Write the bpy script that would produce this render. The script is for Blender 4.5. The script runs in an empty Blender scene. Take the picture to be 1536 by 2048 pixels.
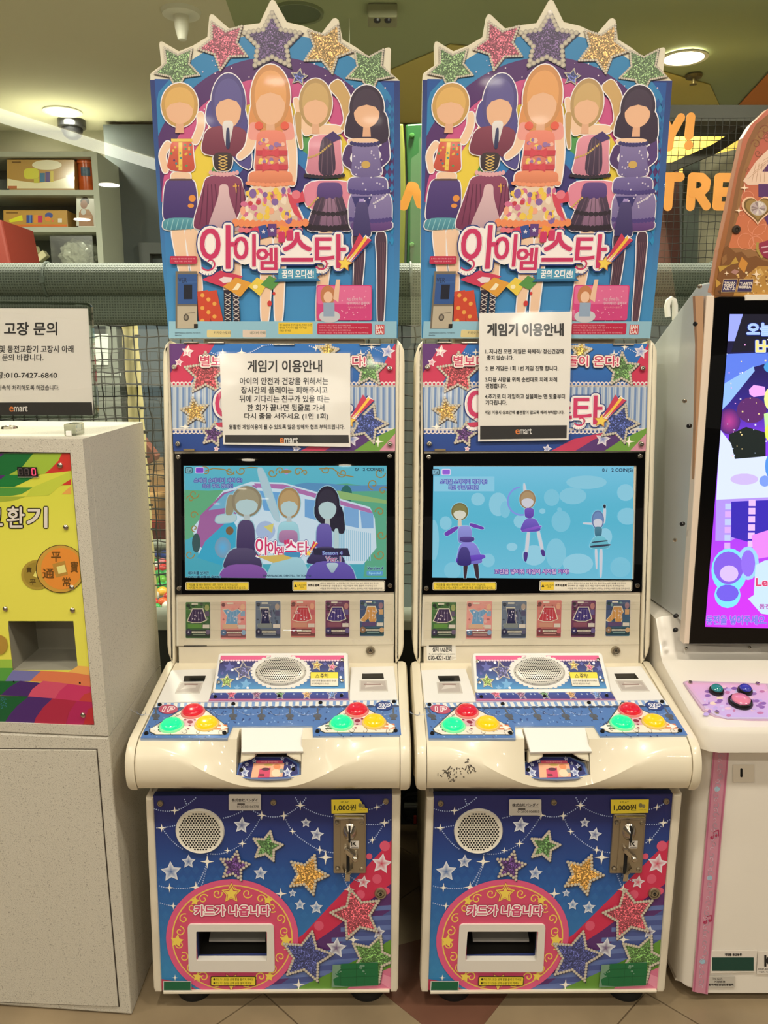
import bpy, bmesh, math, random
from mathutils import Vector, Matrix
from mathutils.geometry import tessellate_polygon
R = random.Random(7)
SC = bpy.context.scene
COL = SC.collection

# ------------------------------------------------------------------ camera
PITCH = math.radians(11.2)
FPX = 1600.0
HC = 1.346
CP, SP = math.cos(PITCH), math.sin(PITCH)
cam = bpy.data.objects.new('camera', bpy.data.cameras.new('camera'))
COL.objects.link(cam)
cam.location = (0, 0, HC)
cam.rotation_euler = (math.pi / 2 - PITCH, 0, 0)
cam.data.sensor_fit = 'VERTICAL'
cam.data.sensor_height = 36
cam.data.lens = 36 * FPX / 2048
cam.data.clip_start = 0.05
SC.camera = cam

# ------------------------------------------------------------------ world and exposure
world = bpy.data.worlds.new('world')
SC.world = world
world.use_nodes = True
bg = world.node_tree.nodes['Background']
bg.inputs[0].default_value = (1.0, 0.90, 0.74, 1)
bg.inputs[1].default_value = 0.13
SC.view_settings.view_transform = 'Standard'
SC.view_settings.look = 'None'
SC.view_settings.exposure = 0.05
SC.view_settings.gamma = 1.0
SC.view_settings.use_curve_mapping = False

# lamp positions: mall downlights (x, y), kids room downlights (x, y)
MALL_Z = 2.62
MALL = [(-2.4, -0.6), (-0.7, -0.6), (0.7, -0.6), (2.4, -0.6),
        (-2.2, 0.62), (-0.47, 0.62), (0.7, 0.62), (2.2, 0.62),  # near row, added overhead to light the machine fronts
        (-2.1, -2.2), (-0.7, -2.2), (0.7, -2.2), (2.1, -2.2),
        (-1.5, -3.8), (-0.1, -3.8), (1.3, -3.8), (-2.9, -3.8),
        (-0.7, -5.4), (-2.1, -5.4), (0.7, -5.4)]
MALL_W = 10.5
ROOM_W = 40.0


# ------------------------------------------------------------------ colour helpers
def lin(c):
    c = c / 255.0
    return c / 12.92 if c <= 0.04045 else ((c + 0.055) / 1.055) ** 2.4


def rgb(*c):
    if len(c) == 1:
        c = c[0]
    return (lin(c[0]), lin(c[1]), lin(c[2]), 1.0)


MATS = {}


def mat(name, col=(128, 128, 128), rough=0.5, metal=0.0, emit=None, es=1.0, noise=0.0, nscale=8.0, coat=0.0,
        bump=0.0, bscale=200.0, spec=0.5):
    if name in MATS:
        return MATS[name]
    m = bpy.data.materials.new(name)
    m.use_nodes = True
    nt = m.node_tree
    b = nt.nodes['Principled BSDF']
    b.inputs['Base Color'].default_value = rgb(col)
    b.inputs['Roughness'].default_value = rough
    b.inputs['Metallic'].default_value = metal
    b.inputs['Coat Weight'].default_value = coat
    b.inputs['Specular IOR Level'].default_value = spec
    if emit:
        b.inputs['Emission Color'].default_value = rgb(emit)
        b.inputs['Emission Strength'].default_value = es
    tc = nt.nodes.new('ShaderNodeTexCoord')
    if noise:
        n = nt.nodes.new('ShaderNodeTexNoise')
        n.inputs['Scale'].default_value = nscale
        n.inputs['Detail'].default_value = 6
        nt.links.new(tc.outputs['Object'], n.inputs['Vector'])
        r = nt.nodes.new('ShaderNodeMapRange')
        r.inputs['From Min'].default_value = 0.3
        r.inputs['From Max'].default_value = 0.7
        r.inputs['To Min'].default_value = 1 - noise
        r.inputs['To Max'].default_value = 1 + noise * 0.4
        nt.links.new(n.outputs['Fac'], r.inputs['Value'])
        mx = nt.nodes.new('ShaderNodeVectorMath')
        mx.operation = 'SCALE'
        mx.inputs[0].default_value = rgb(col)[:3]
        nt.links.new(r.outputs['Result'], mx.inputs['Scale'])
        nt.links.new(mx.outputs['Vector'], b.inputs['Base Color'])
    if bump:
        n2 = nt.nodes.new('ShaderNodeTexNoise')
        n2.inputs['Scale'].default_value = bscale
        n2.inputs['Detail'].default_value = 3
        nt.links.new(tc.outputs['Object'], n2.inputs['Vector'])
        bp = nt.nodes.new('ShaderNodeBump')
        bp.inputs['Strength'].default_value = bump
        bp.inputs['Distance'].default_value = 0.002
        nt.links.new(n2.outputs['Fac'], bp.inputs['Height'])
        nt.links.new(bp.outputs['Normal'], b.inputs['Normal'])
    MATS[name] = m
    return m


def attr_mat(name, rough=0.4, glitter=False, emit=0.0, coat=0.0):
    m = bpy.data.materials.new(name)
    m.use_nodes = True
    nt = m.node_tree
    b = nt.nodes['Principled BSDF']
    a = nt.nodes.new('ShaderNodeAttribute')
    a.attribute_name = 'Col'
    b.inputs['Roughness'].default_value = rough
    b.inputs['Coat Weight'].default_value = coat
    b.inputs['Coat Roughness'].default_value = 0.05
    src = a.outputs['Color']
    if glitter:
        tc = nt.nodes.new('ShaderNodeTexCoord')
        v = nt.nodes.new('ShaderNodeTexVoronoi')
        v.inputs['Scale'].default_value = 520
        nt.links.new(tc.outputs['Object'], v.inputs['Vector'])
        s = nt.nodes.new('ShaderNodeSeparateColor')
        nt.links.new(v.outputs['Color'], s.inputs['Color'])
        r = nt.nodes.new('ShaderNodeValToRGB')
        r.color_ramp.elements[0].position = 0.0
        r.color_ramp.elements[0].color = (0.30, 0.30, 0.30, 1)
        r.color_ramp.elements[1].position = 1.0
        r.color_ramp.elements[1].color = (3.6, 3.4, 3.2, 1)
        e = r.color_ramp.elements.new(0.7)
        e.color = (0.95, 0.95, 0.95, 1)
        nt.links.new(s.outputs[0], r.inputs['Fac'])
        mx = nt.nodes.new('ShaderNodeMix')
        mx.data_type = 'RGBA'
        mx.blend_type = 'MULTIPLY'
        mx.inputs['Factor'].default_value = 1
        nt.links.new(src, mx.inputs[6])
        nt.links.new(r.outputs['Color'], mx.inputs[7])
        src = mx.outputs[2]
    if emit:
        b.inputs['Base Color'].default_value = (0.01, 0.01, 0.012, 1)
        nt.links.new(src, b.inputs['Emission Color'])
        b.inputs['Emission Strength'].default_value = emit
    else:
        nt.links.new(src, b.inputs['Base Color'])
    return m


def glass_mat(name, tint=(235, 240, 238), glossy=1.0, ior=1.45, rough=0.0):
    m = bpy.data.materials.new(name)
    m.use_nodes = True
    nt = m.node_tree
    nt.nodes.clear()
    o = nt.nodes.new('ShaderNodeOutputMaterial')
    mx = nt.nodes.new('ShaderNodeMixShader')
    t = nt.nodes.new('ShaderNodeBsdfTransparent')
    t.inputs[0].default_value = rgb(tint)
    g = nt.nodes.new('ShaderNodeBsdfGlossy')
    g.inputs[0].default_value = (1, 1, 1, 1)
    g.inputs['Roughness'].default_value = rough
    f = nt.nodes.new('ShaderNodeLayerWeight')
    f.inputs[0].default_value = 0.5
    p5 = nt.nodes.new('ShaderNodeMath')
    p5.operation = 'POWER'
    p5.inputs[1].default_value = 5.0
    nt.links.new(f.outputs['Facing'], p5.inputs[0])
    k = nt.nodes.new('ShaderNodeMath')
    k.operation = 'MULTIPLY_ADD'
    k.inputs[1].default_value = 0.9
    k.inputs[2].default_value = 0.045 * glossy
    k.use_clamp = True
    nt.links.new(p5.outputs[0], k.inputs[0])
    nt.links.new(k.outputs[0], mx.inputs[0])
    nt.links.new(t.outputs[0], mx.inputs[1])
    nt.links.new(g.outputs[0], mx.inputs[2])
    nt.links.new(mx.outputs[0], o.inputs[0])
    return m


PRINT = attr_mat('printed_film', 0.45, coat=0.08)
PAPER = attr_mat('printed_paper', 0.6)
GLIT = attr_mat('glitter_print', 0.4, glitter=True, coat=0.2)
SCREEN = attr_mat('lit_screen', 0.02, emit=0.9)
SCREEN3 = attr_mat('bright_lit_screen', 0.15, emit=1.25)
CLEAR = glass_mat('clear_acrylic', (253, 253, 252), 1.2)
PANE = glass_mat('window_glass', (236, 242, 236), 1.6)


# ------------------------------------------------------------------ pixel to place helpers
def ray(u, v):
    s = (u - 768) / FPX
    t = (v - 1024) / FPX
    return Vector((s, CP - t * SP, -SP - t * CP))


class Plane:
    """A real plane in the scene; P(u, v) is where the sight line of a photo pixel meets it."""
    def __init__(s, p, n):
        s.p = Vector(p)
        s.n = Vector(n).normalized()

    def P(s, u, v, o=0.0):
        r = ray(u, v)
        c = Vector((0, 0, HC))
        k = (s.p - c).dot(s.n) / r.dot(s.n)
        return c + r * k + s.n * o


def tilt(y0, z0, y1, z1):        # plane through two side-view points, facing the viewer
    d = Vector((0, y1 - y0, z1 - z0))
    n = Vector((0, -d.z, d.y))
    if n.y > 0 and abs(n.z) < 1e-9 or (n.y > 0):
        n = -n
    return Plane((0, y0, z0), n)


def at(u, v, D):
    r = ray(u, v)
    return Vector((0, 0, HC)) + r * (D / r.y)


# ------------------------------------------------------------------ object helpers
def thing(name, label, cat, loc, group=None):
    o = bpy.data.objects.new(name, None)
    COL.objects.link(o)
    o.location = loc
    o.empty_display_size = 0.05
    tagit(o, label, cat, group)
    return o


def tagit(o, label=None, cat=None, group=None, kind=None):
    if label:
        o['label'] = label
    if cat:
        o['category'] = cat
    if group:
        o['group'] = group
    if kind:
        o['kind'] = kind
    return o


def origin(o):
    v = Vector((0, 0, 0))
    while o:
        v = v + Vector(o.location)
        o = o.parent
    return v


def obj(name, bm, m, parent=None, label=None, smooth=False, kind=None):
    me = bpy.data.meshes.new(name)
    off = origin(parent)
    if off.length > 0:
        bmesh.ops.translate(bm, verts=bm.verts, vec=-off)
    bmesh.ops.recalc_face_normals(bm, faces=bm.faces) if not getattr(obj, 'keep', False) else None
    if smooth:
        for f in bm.faces:
            f.smooth = True
    bm.to_mesh(me)
    bm.free()
    if smooth:
        me.set_sharp_from_angle(angle=math.radians(38))
    for k in (m if isinstance(m, (list, tuple)) else [m]):
        me.materials.append(k)
    o = bpy.data.objects.new(name, me)
    COL.objects.link(o)
    o.parent = parent
    tagit(o, label, kind=kind)
    return o


def top(name, bm, m, label, cat, group=None, smooth=False):
    """A thing that is one mesh: origin moved to its middle."""
    c = Vector((0, 0, 0))
    for v in bm.verts:
        c += v.co
    c /= max(1, len(bm.verts))
    bmesh.ops.translate(bm, verts=bm.verts, vec=-c)
    o = obj(name, bm, m, None, smooth=smooth)
    o.location = c
    tagit(o, label, cat, group)
    return o


def struct(name, bm, m, parent=None):
    return obj(name, bm, m, parent, kind=None if parent else 'structure')


def box(bm, x0, x1, y0, y1, z0, z1, bev=0.0, seg=2):
    r = bmesh.ops.create_cube(bm, size=1)
    vs = r['verts']
    for v in vs:
        v.co = Vector(((x0 + x1) / 2 + v.co.x * (x1 - x0), (y0 + y1) / 2 + v.co.y * (y1 - y0),
                       (z0 + z1) / 2 + v.co.z * (z1 - z0)))
    if bev:
        es = list({e for v in vs for e in v.link_edges})
        bmesh.ops.bevel(bm, geom=es, offset=bev, segments=seg, profile=0.5, affect='EDGES')
    return bm


def B(*a, **k):
    return box(bmesh.new(), *a, **k)


def prism(bm, pf, pb, bev=0.0, seg=2):
    """Closed solid between two matching outlines (front pf, back pb)."""
    a = [bm.verts.new(p) for p in pf]
    b = [bm.verts.new(p) for p in pb]
    n = len(a)
    fs = [bm.faces.new(a), bm.faces.new(b[::-1])]
    for i in range(n):
        fs.append(bm.faces.new((a[i], b[i], b[(i + 1) % n], a[(i + 1) % n])))
    if bev:
        es = list(fs[0].edges)
        bmesh.ops.recalc_face_normals(bm, faces=fs)
        bmesh.ops.bevel(bm, geom=es, offset=bev, segments=seg, profile=0.5, affect='EDGES')
    return bm


def slab(pl, pts, f, b, bev=0.0, bm=None, seg=2):
    """Solid standing f in front of and b behind plane pl, outlined by photo pixels."""
    bm = bm or bmesh.new()
    return prism(bm, [pl.P(u, v) + pl.n * f for u, v in pts], [pl.P(u, v) - pl.n * b for u, v in pts], bev, seg)


def rectpts(x0, y0, x1, y1, r=0.0, n=4):
    if not r:
        return [(x0, y0), (x1, y0), (x1, y1), (x0, y1)]
    o = []
    for cx, cy, a0 in ((x1 - r, y0 + r, -90), (x1 - r, y1 - r, 0), (x0 + r, y1 - r, 90), (x0 + r, y0 + r, 180)):
        for i in range(n + 1):
            a = math.radians(a0 + 90 * i / n)
            o.append((cx + r * math.cos(a), cy + r * math.sin(a)))
    return o


def ring(pl, out, inn, f, b, bm=None):
    """Frame between two outlines with the same point count."""
    bm = bm or bmesh.new()
    n = len(out)
    vs = []
    for pts, d in ((out, f), (inn, f), (inn, -b), (out, -b)):
        vs.append([bm.verts.new(pl.P(u, v) + pl.n * d) for u, v in pts])
    for k in range(4):
        A, C = vs[k], vs[(k + 1) % 4]
        for i in range(n):
            bm.faces.new((A[i], C[i], C[(i + 1) % n], A[(i + 1) % n]))
    return bm


def basis(n):
    n = Vector(n).normalized()
    x = Vector((1, 0, 0)) if abs(n.x) < 0.9 else Vector((0, 1, 0))
    x = (x - n * x.dot(n)).normalized()
    return x, n.cross(x), n


def lathe(bm, c, n, prof, seg=20, sx=1.0, sy=1.0):
    """prof: list of (radius, height along n)."""
    x, y, n = basis(n)
    rows = []
    for r, h in prof:
        if r < 1e-7:
            rows.append([bm.verts.new(c + n * h)])
        else:
            rows.append([bm.verts.new(c + n * h + x * (r * sx * math.cos(2 * math.pi * i / seg)) +
                                      y * (r * sy * math.sin(2 * math.pi * i / seg))) for i in range(seg)])
    for A, C in zip(rows, rows[1:]):
        for i in range(seg):
            j = (i + 1) % seg
            if len(A) == 1 and len(C) == 1:
                continue
            if len(A) == 1:
                bm.faces.new((A[0], C[i], C[j]))
            elif len(C) == 1:
                bm.faces.new((A[i], A[j], C[0]))
            else:
                bm.faces.new((A[i], A[j], C[j], C[i]))
    return bm


def L(c, n, prof, seg=20, **k):
    return lathe(bmesh.new(), Vector(c), n, prof, seg, **k)


def tube(bm, pts, r, seg=8, cap=True):
    pts = [Vector(p) for p in pts]
    rows = []
    up = None
    for i, p in enumerate(pts):
        d = (pts[min(i + 1, len(pts) - 1)] - pts[max(i - 1, 0)]).normalized()
        if up is None or abs(up.dot(d)) > 0.95:
            up = Vector((0, 0, 1)) if abs(d.z) < 0.9 else Vector((1, 0, 0))
        x = (up - d * up.dot(d)).normalized()
        up = x
        y = d.cross(x)
        rows.append([bm.verts.new(p + x * (r * math.cos(2 * math.pi * k / seg)) + y * (r * math.sin(2 * math.pi * k / seg)))
                     for k in range(seg)])
    for A, C in zip(rows, rows[1:]):
        for i in range(seg):
            bm.faces.new((A[i], A[(i + 1) % seg], C[(i + 1) % seg], C[i]))
    if cap:
        bm.faces.new(rows[0][::-1])
        bm.faces.new(rows[-1])
    return bm


# ------------------------------------------------------------------ flat print, drawn as vector shapes on a surface
_TXT = {}
SCRATCH = bpy.data.scenes.new('scratch')


def glyphs(s, shear=0.0):
    k = (s, shear)
    if k not in _TXT:
        c = bpy.data.curves.new('lettering', 'FONT')
        c.body = s
        c.resolution_u = 4
        c.shear = shear
        o = bpy.data.objects.new('lettering', c)
        SCRATCH.collection.objects.link(o)
        with bpy.context.temp_override(scene=SCRATCH, view_layer=SCRATCH.view_layers[0]):
            dg = bpy.context.evaluated_depsgraph_get()
        e = o.evaluated_get(dg)
        me = e.to_mesh()
        vs = [(v.co.x, v.co.y) for v in me.vertices]
        tr = [tuple(p.vertices) for p in me.polygons]
        e.to_mesh_clear()
        bpy.data.objects.remove(o)
        bpy.data.curves.remove(c)
        xs = [v[0] for v in vs] or [0]
        ys = [v[1] for v in vs] or [0]
        _TXT[k] = (vs, tr, min(xs), max(xs), min(ys), max(ys))
    return _TXT[k]


def mix(a, b, t):
    return tuple(a[i] + (b[i] - a[i]) * t for i in range(3))


class Art:
    EPS = 0.00016

    def __init__(s, pl, off=0.001, clip=None, fn=None):
        s.pl, s.off, s.clip, s._z, s.sub, s.T = pl, off, clip, 0, 0, []
        s.fn = fn or (lambda u, v: (u, v))

    @property
    def z(s):
        return s._z

    @z.setter
    def z(s, v):
        s._z, s.sub = v, 0

    def nx(s):
        s.sub = (s.sub + 1) % 24

    def tri(s, P, C, m=0):
        P = [s.fn(*p) for p in P]
        if s.clip:
            poly = [(p, c) for p, c in zip(P, C)]
            cl = s.clip
            n = len(cl)
            for i in range(n):
                a, b = cl[i], cl[(i + 1) % n]
                out = []
                sd = lambda p: (b[0] - a[0]) * (p[1] - a[1]) - (b[1] - a[1]) * (p[0] - a[0])
                for j in range(len(poly)):
                    p, q = poly[j], poly[(j + 1) % len(poly)]
                    dp, dq = sd(p[0]), sd(q[0])
                    if dp >= 0:
                        out.append(p)
                    if (dp >= 0) != (dq >= 0):
                        t = dp / (dp - dq)
                        out.append(((p[0][0] + (q[0][0] - p[0][0]) * t, p[0][1] + (q[0][1] - p[0][1]) * t), mix(p[1], q[1], t)))
                poly = out
                if len(poly) < 3:
                    return
            for i in range(1, len(poly) - 1):
                s.T.append(((poly[0][0], poly[i][0], poly[i + 1][0]), (poly[0][1], poly[i][1], poly[i + 1][1]), s._z + s.sub * .035, m))
        else:
            s.T.append((tuple(P), tuple(C), s._z + s.sub * .035, m))

    def poly(s, pts, c, m=0):
        cf = c if callable(c) else (lambda u, v: c)
        s.nx()
        for t in tessellate_polygon([[Vector((p[0], p[1], 0)) for p in pts]]):
            P = [pts[i] for i in t]
            s.tri(P, [cf(*p) for p in P], m)
        return s

    def rect(s, x0, y0, x1, y1, c, nx=1, ny=1, m=0):
        cf = c if callable(c) else (lambda u, v: c)
        s.nx()
        for i in range(nx):
            for j in range(ny):
                a, b = x0 + (x1 - x0) * i / nx, x0 + (x1 - x0) * (i + 1) / nx
                d, e = y0 + (y1 - y0) * j / ny, y0 + (y1 - y0) * (j + 1) / ny
                q = [(a, d), (b, d), (b, e), (a, e)]
                s.tri([q[0], q[1], q[2]], [cf(*q[0]), cf(*q[1]), cf(*q[2])], m)
                s.tri([q[0], q[2], q[3]], [cf(*q[0]), cf(*q[2]), cf(*q[3])], m)
        return s

    def rrect(s, x0, y0, x1, y1, r, c):
        return s.poly(rectpts(x0, y0, x1, y1, r, 3), c)

    def ell(s, cx, cy, rx, ry=None, c=(255, 255, 255), n=16, c2=None, rot=0, m=0):
        ry = rx if ry is None else ry
        s.nx()
        ca, sa = math.cos(rot), math.sin(rot)
        pt = []
        for i in range(n):
            a = 2 * math.pi * i / n
            x, y = rx * math.cos(a), ry * math.sin(a)
            pt.append((cx + x * ca - y * sa, cy + x * sa + y * ca))
        for i in range(n):
            s.tri([(cx, cy), pt[i], pt[(i + 1) % n]], [c, c2 or c, c2 or c], m)
        return s

    def starpts(s, cx, cy, r, rot=0, inn=0.48):
        rot = math.radians(rot - 90)
        return [(cx + (r if i % 2 == 0 else r * inn) * math.cos(rot + i * math.pi / 5),
                 cy + (r if i % 2 == 0 else r * inn) * math.sin(rot + i * math.pi / 5)) for i in range(10)]

    def star(s, cx, cy, r, c, rot=0, inn=0.45, c2=None, m=0):
        p = s.starpts(cx, cy, r, rot, inn)
        s.nx()
        for i in range(10):
            s.tri([(cx, cy), p[i], p[(i + 1) % 10]], [c2 or c, c, c], m)
        return s

    def gem_star(s, cx, cy, r, col, rot=0, pearl=3.2, inn=0.5, pc=(226, 218, 196)):
        z = s.z
        p = s.starpts(cx, cy, r, rot, inn)
        q = s.starpts(cx + pearl * .35, cy + pearl * .5, r + pearl * 1.5, rot, inn)
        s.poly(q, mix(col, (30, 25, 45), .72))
        s.z = z + 1
        s.star(cx, cy, r, col, rot, inn, m=1)
        s.z = z + 2
        for i in range(10):
            a, b = p[i], p[(i + 1) % 10]
            d = math.hypot(b[0] - a[0], b[1] - a[1])
            k = max(1, round(d / (pearl * 1.85)))
            for j in range(k):
                t = j / k
                x, y = a[0] + (b[0] - a[0]) * t, a[1] + (b[1] - a[1]) * t
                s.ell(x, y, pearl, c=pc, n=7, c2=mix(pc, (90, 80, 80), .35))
        s.z = z
        return s

    def line(s, pts, w, c):
        for a, b in zip(pts, pts[1:]):
            dx, dy = b[0] - a[0], b[1] - a[1]
            d = math.hypot(dx, dy) or 1
            nx, ny = -dy / d * w / 2, dx / d * w / 2
            s.nx()
            q = [(a[0] + nx, a[1] + ny), (b[0] + nx, b[1] + ny), (b[0] - nx, b[1] - ny), (a[0] - nx, a[1] - ny)]
            s.tri(q[:3], [c] * 3)
            s.tri([q[0], q[2], q[3]], [c] * 3)
        return s

    def spiral(s, cx, cy, r, c, w=2.5, a0=0, turns=1.2, d=1, n=14):
        pts = []
        for i in range(n + 1):
            t = i / n
            a = math.radians(a0) + d * turns * 2 * math.pi * t
            pts.append((cx + r * (1 - .8 * t) * math.cos(a), cy + r * (1 - .8 * t) * math.sin(a)))
        return s.line(pts, w, c)

    def dots(s, pts, r, gap, c):
        rest = 0
        for a, b in zip(pts, pts[1:]):
            d = math.hypot(b[0] - a[0], b[1] - a[1])
            t = rest
            while t < d:
                s.ell(a[0] + (b[0] - a[0]) * t / d, a[1] + (b[1] - a[1]) * t / d, r, c=c, n=6)
                t += gap
            rest = t - d
        return s

    def swag(s, x0, y0, x1, y1, sag, r=1.3, gap=4.4, c=(190, 205, 235)):
        n = 10
        pts = []
        for i in range(n + 1):
            t = i / n
            pts.append((x0 + (x1 - x0) * t, y0 + (y1 - y0) * t + sag * 4 * t * (1 - t)))
        return s.dots(pts, r, gap, c)

    def spark(s, cx, cy, r, c=(255, 250, 235)):
        p = []
        for i in range(8):
            a = i * math.pi / 4
            k = r if i % 2 == 0 else r * .22
            p.append((cx + k * math.cos(a), cy + k * math.sin(a)))
        s.poly(p, c)
        return s.ell(cx, cy, r * .32, c=c, n=8)

    def text(s, t, x0, y0, x1, y1, c, bold=0.0, out=None, shear=0.0, rot=0.0):
        """Lettering fitted to a box; out = [(colour, width), ...] drawn widest first."""
        vs, tr, a0, a1, b0, b1 = glyphs(t, shear)
        sx, sy = (x1 - x0) / max(1e-6, a1 - a0), (y1 - y0) / max(1e-6, b1 - b0)
        cx, cy = (x0 + x1) / 2, (y0 + y1) / 2
        ca, sa = math.cos(rot), math.sin(rot)

        def put(dx, dy, col):
            P = []
            s.nx()
            for x, y in vs:
                X, Y = (x - a0) * sx + x0 + dx - cx, (b1 - y) * sy + y0 + dy - cy
                P.append((cx + X * ca - Y * sa, cy + X * sa + Y * ca))
            for q in tr:
                s.tri([P[i] for i in q], [col] * 3)
        z = s.z
        for col, w in (out or []):
            for k in range(10):
                a = k * math.pi / 5
                put(w * math.cos(a), w * math.sin(a), col)
            s.z += 1
        put(0, 0, c)
        if bold:
            for k in range(4):
                a = k * math.pi / 2 + .7
                put(bold * math.cos(a), bold * math.sin(a), c)
        s.z = z
        return s

    def build(s, name, parent=None, mats=None, label=None, thick=0.0):
        me = bpy.data.meshes.new(name)
        off = origin(parent)
        V, F, C, M = [], [], [], []
        cache = {}
        for P, c, z, m in s.T:
            f = []
            for (u, v) in P:
                k = (round(u, 2), round(v, 2), z)
                if k not in cache:
                    cache[k] = len(V)
                    V.append(tuple(s.pl.P(u, v, s.off + z * s.EPS) - off))
                f.append(cache[k])
            if len(set(f)) < 3:
                continue
            F.append(f)
            C.extend(c)
            M.append(m)
        me.from_pydata(V, [], F)
        at_ = me.color_attributes.new('Col', 'FLOAT_COLOR', 'CORNER')
        flat = []
        for c in C:
            flat.extend(rgb(c))
        at_.data.foreach_set('color', flat)
        for k in (mats or [PRINT, GLIT]):
            me.materials.append(k)
        me.polygons.foreach_set('material_index', M)
        me.update()
        n = s.pl.n
        # every print faces out of its surface
        bm = bmesh.new()
        bm.from_mesh(me)
        fl = [f for f in bm.faces if f.normal.dot(n) < 0]
        bmesh.ops.reverse_faces(bm, faces=fl)
        bm.to_mesh(me)
        bm.free()
        o = bpy.data.objects.new(name, me)
        COL.objects.link(o)
        o.parent = parent
        tagit(o, label)
        return o


def copy_tree(o, parent=None):
    c = o.copy()
    COL.objects.link(c)
    c.parent = parent
    for ch in list(o.children):
        copy_tree(ch, c)
    return c


# ------------------------------------------------------------------ common materials
WHITE = mat('ivory_plastic', (236, 226, 200), 0.28, coat=0.35, noise=0.05, nscale=5)
WHITE2 = mat('ivory_painted_steel', (224, 214, 192), 0.38, noise=0.12, nscale=9)
FLAP = mat('white_plastic', (238, 236, 230), 0.3)
BLACKP = mat('black_plastic', (14, 14, 15), 0.35)
BEZEL = mat('black_acrylic', (10, 10, 11), 0.01)
HOLE = mat('dark_hole', (12, 11, 11), 0.9)
STEEL = mat('brushed_steel', (178, 168, 148), 0.3, metal=0.9)
CHROME = mat('polished_screw', (200, 192, 178), 0.22, metal=1.0)
RUBBER = mat('black_rubber', (22, 21, 20), 0.7)
# ------------------------------------------------------------------ setting
GY = 2.14          # the glass front of the play room

FLOORM = mat('floor_tile', (146, 128, 100), 0.32, noise=0.22, nscale=6)
FLOORR = mat('floor_tile_red', (112, 76, 60), 0.35, noise=0.2, nscale=7)
GROUT = mat('floor_joint', (112, 92, 68), 0.8)


def floor():
    bm = B(-12, 12, -45, 7.0, -0.05, -0.004)
    f = struct('floor', bm, GROUT)
    # big square vinyl tiles laid on the diagonal, joints where the photo has them
    a = math.radians(45)
    ux, uy = math.cos(a), math.sin(a)
    c0 = at(855, 1990, at(855, 1990, 1.5).y)
    r = ray(508, 1985); k = -HC / r.z; p1 = Vector((0, 0, HC)) + r * k
    S = 0.58
    base = p1 + Vector((0.02, 0, 0))
    for i in range(-6, 7):
        for j in range(-6, 7):
            cx = base.x + (i * ux - j * uy) * S
            cy = base.y + (i * uy + j * ux) * S
            if abs(cx) > 2.4 or cy < 0.4 or cy > 2.3:
                continue
            g = 0.0016
            pts = []
            for q, w in ((0, 0), (1, 0), (1, 1), (0, 1)):
                qq = g if q == 0 else S - g
                ww = g if w == 0 else S - g
                pts.append(Vector((cx + ux * qq - uy * ww, cy + uy * qq + ux * ww, 0)))
            b2 = bmesh.new()
            prism(b2, pts, [p - Vector((0, 0, 0.004)) for p in pts])
            struct('tile', b2, FLOORM, f)
    
    return f


floor()
struct('floor_bounce', B(-4.5, 4.5, GY + .06, 4.99, -.004, .004), mat('bounce_mat', (232, 222, 196), .7))  # pale sheet added on the unseen floor to bounce light upward
# the red-brown inlay between the two machines
rp = []
PF = Plane((0, 0, 0.0012), (0, 0, 1))
bm = bmesh.new()
pts = [PF.P(*q) for q in ((770, 1989), (844, 2048), (880, 2077), (926, 2112), (968, 2048), (1017, 1986), (1060, 1940), (1000, 1890), (880, 1868), (760, 1900), (735, 1960))]
prism(bm, pts, [p - Vector((0, 0, 0.001)) for p in pts])
struct('trim_1', bm, FLOORR)

CEIL = mat('ceiling_paint', (206, 198, 172), 0.8)
CEILG = mat('ceiling_green_bounce', (150, 158, 118), 0.8)  # green bounce light put into the ceiling colour
CEILY = mat('ceiling_yellow_glow', (200, 180, 100), 0.8)  # yellow glow on the ceiling, painted in as colour
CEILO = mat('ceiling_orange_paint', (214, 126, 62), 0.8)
struct('ceiling', B(-12, 12, -45, 7.0, MALL_Z, MALL_Z + 0.05), CEIL)


def ceiling_patch(name, px, m, dz):
    pl = Plane((0, 0, MALL_Z - dz), (0, 0, -1))
    a = [pl.P(u, v) for u, v in px]
    b = bmesh.new()
    prism(b, a, [p + Vector((0, 0, 0.004)) for p in a])
    return struct(name, b, m)


ceiling_patch('ceiling_bounce', [(430, -60), (455, 10), (480, 80), (560, 160), (640, 252), (1640, 252), (1640, -60)], CEILG, 0.004)
ceiling_patch('ceiling_glow', [(700, 262), (760, 150), (900, 90), (1240, 120), (1420, 170), (1462, 262)], CEILY, 0.010)
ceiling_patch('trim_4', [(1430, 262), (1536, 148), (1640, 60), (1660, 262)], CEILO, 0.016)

WALLG = mat('grey_wall', (158, 152, 130), 0.8)
WALLD = mat('dark_wall', (74, 80, 80), 0.8)
WALLB = mat('slate_wall', (62, 74, 84), 0.6)
struct('wall_back', B(-6, 6, 5.0, 5.1, 0, MALL_Z), WALLG)
# dark partition in front of it
d0 = at(207, 265, 4.8)
struct('wall_partition', B(d0.x, 3.5, 4.8, 4.9, 0, MALL_Z - 0.02), WALLD)
struct('wall_left', B(-4.6, -4.5, GY + 0.1, 5.0, 0, MALL_Z), WALLG)
struct('wall_right', B(4.5, 4.6, GY + 0.1, 5.0, 0, MALL_Z), mat('brown_wall', (110, 78, 60), 0.8))
# doorway on the dark wall
dw = bmesh.new()
a, b_ = at(283, 488, 4.8), at(330, 560, 4.8)
box(dw, a.x, a.x + 0.06, 4.74, 4.8, 0, a.z)
box(dw, a.x + 0.8, a.x + 0.86, 4.74, 4.8, 0, a.z)
box(dw, a.x + 0.06, a.x + 0.8, 4.74, 4.8, a.z - 0.06, a.z)
struct('door_1', dw, mat('door_frame', (70, 74, 72), 0.5))

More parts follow.
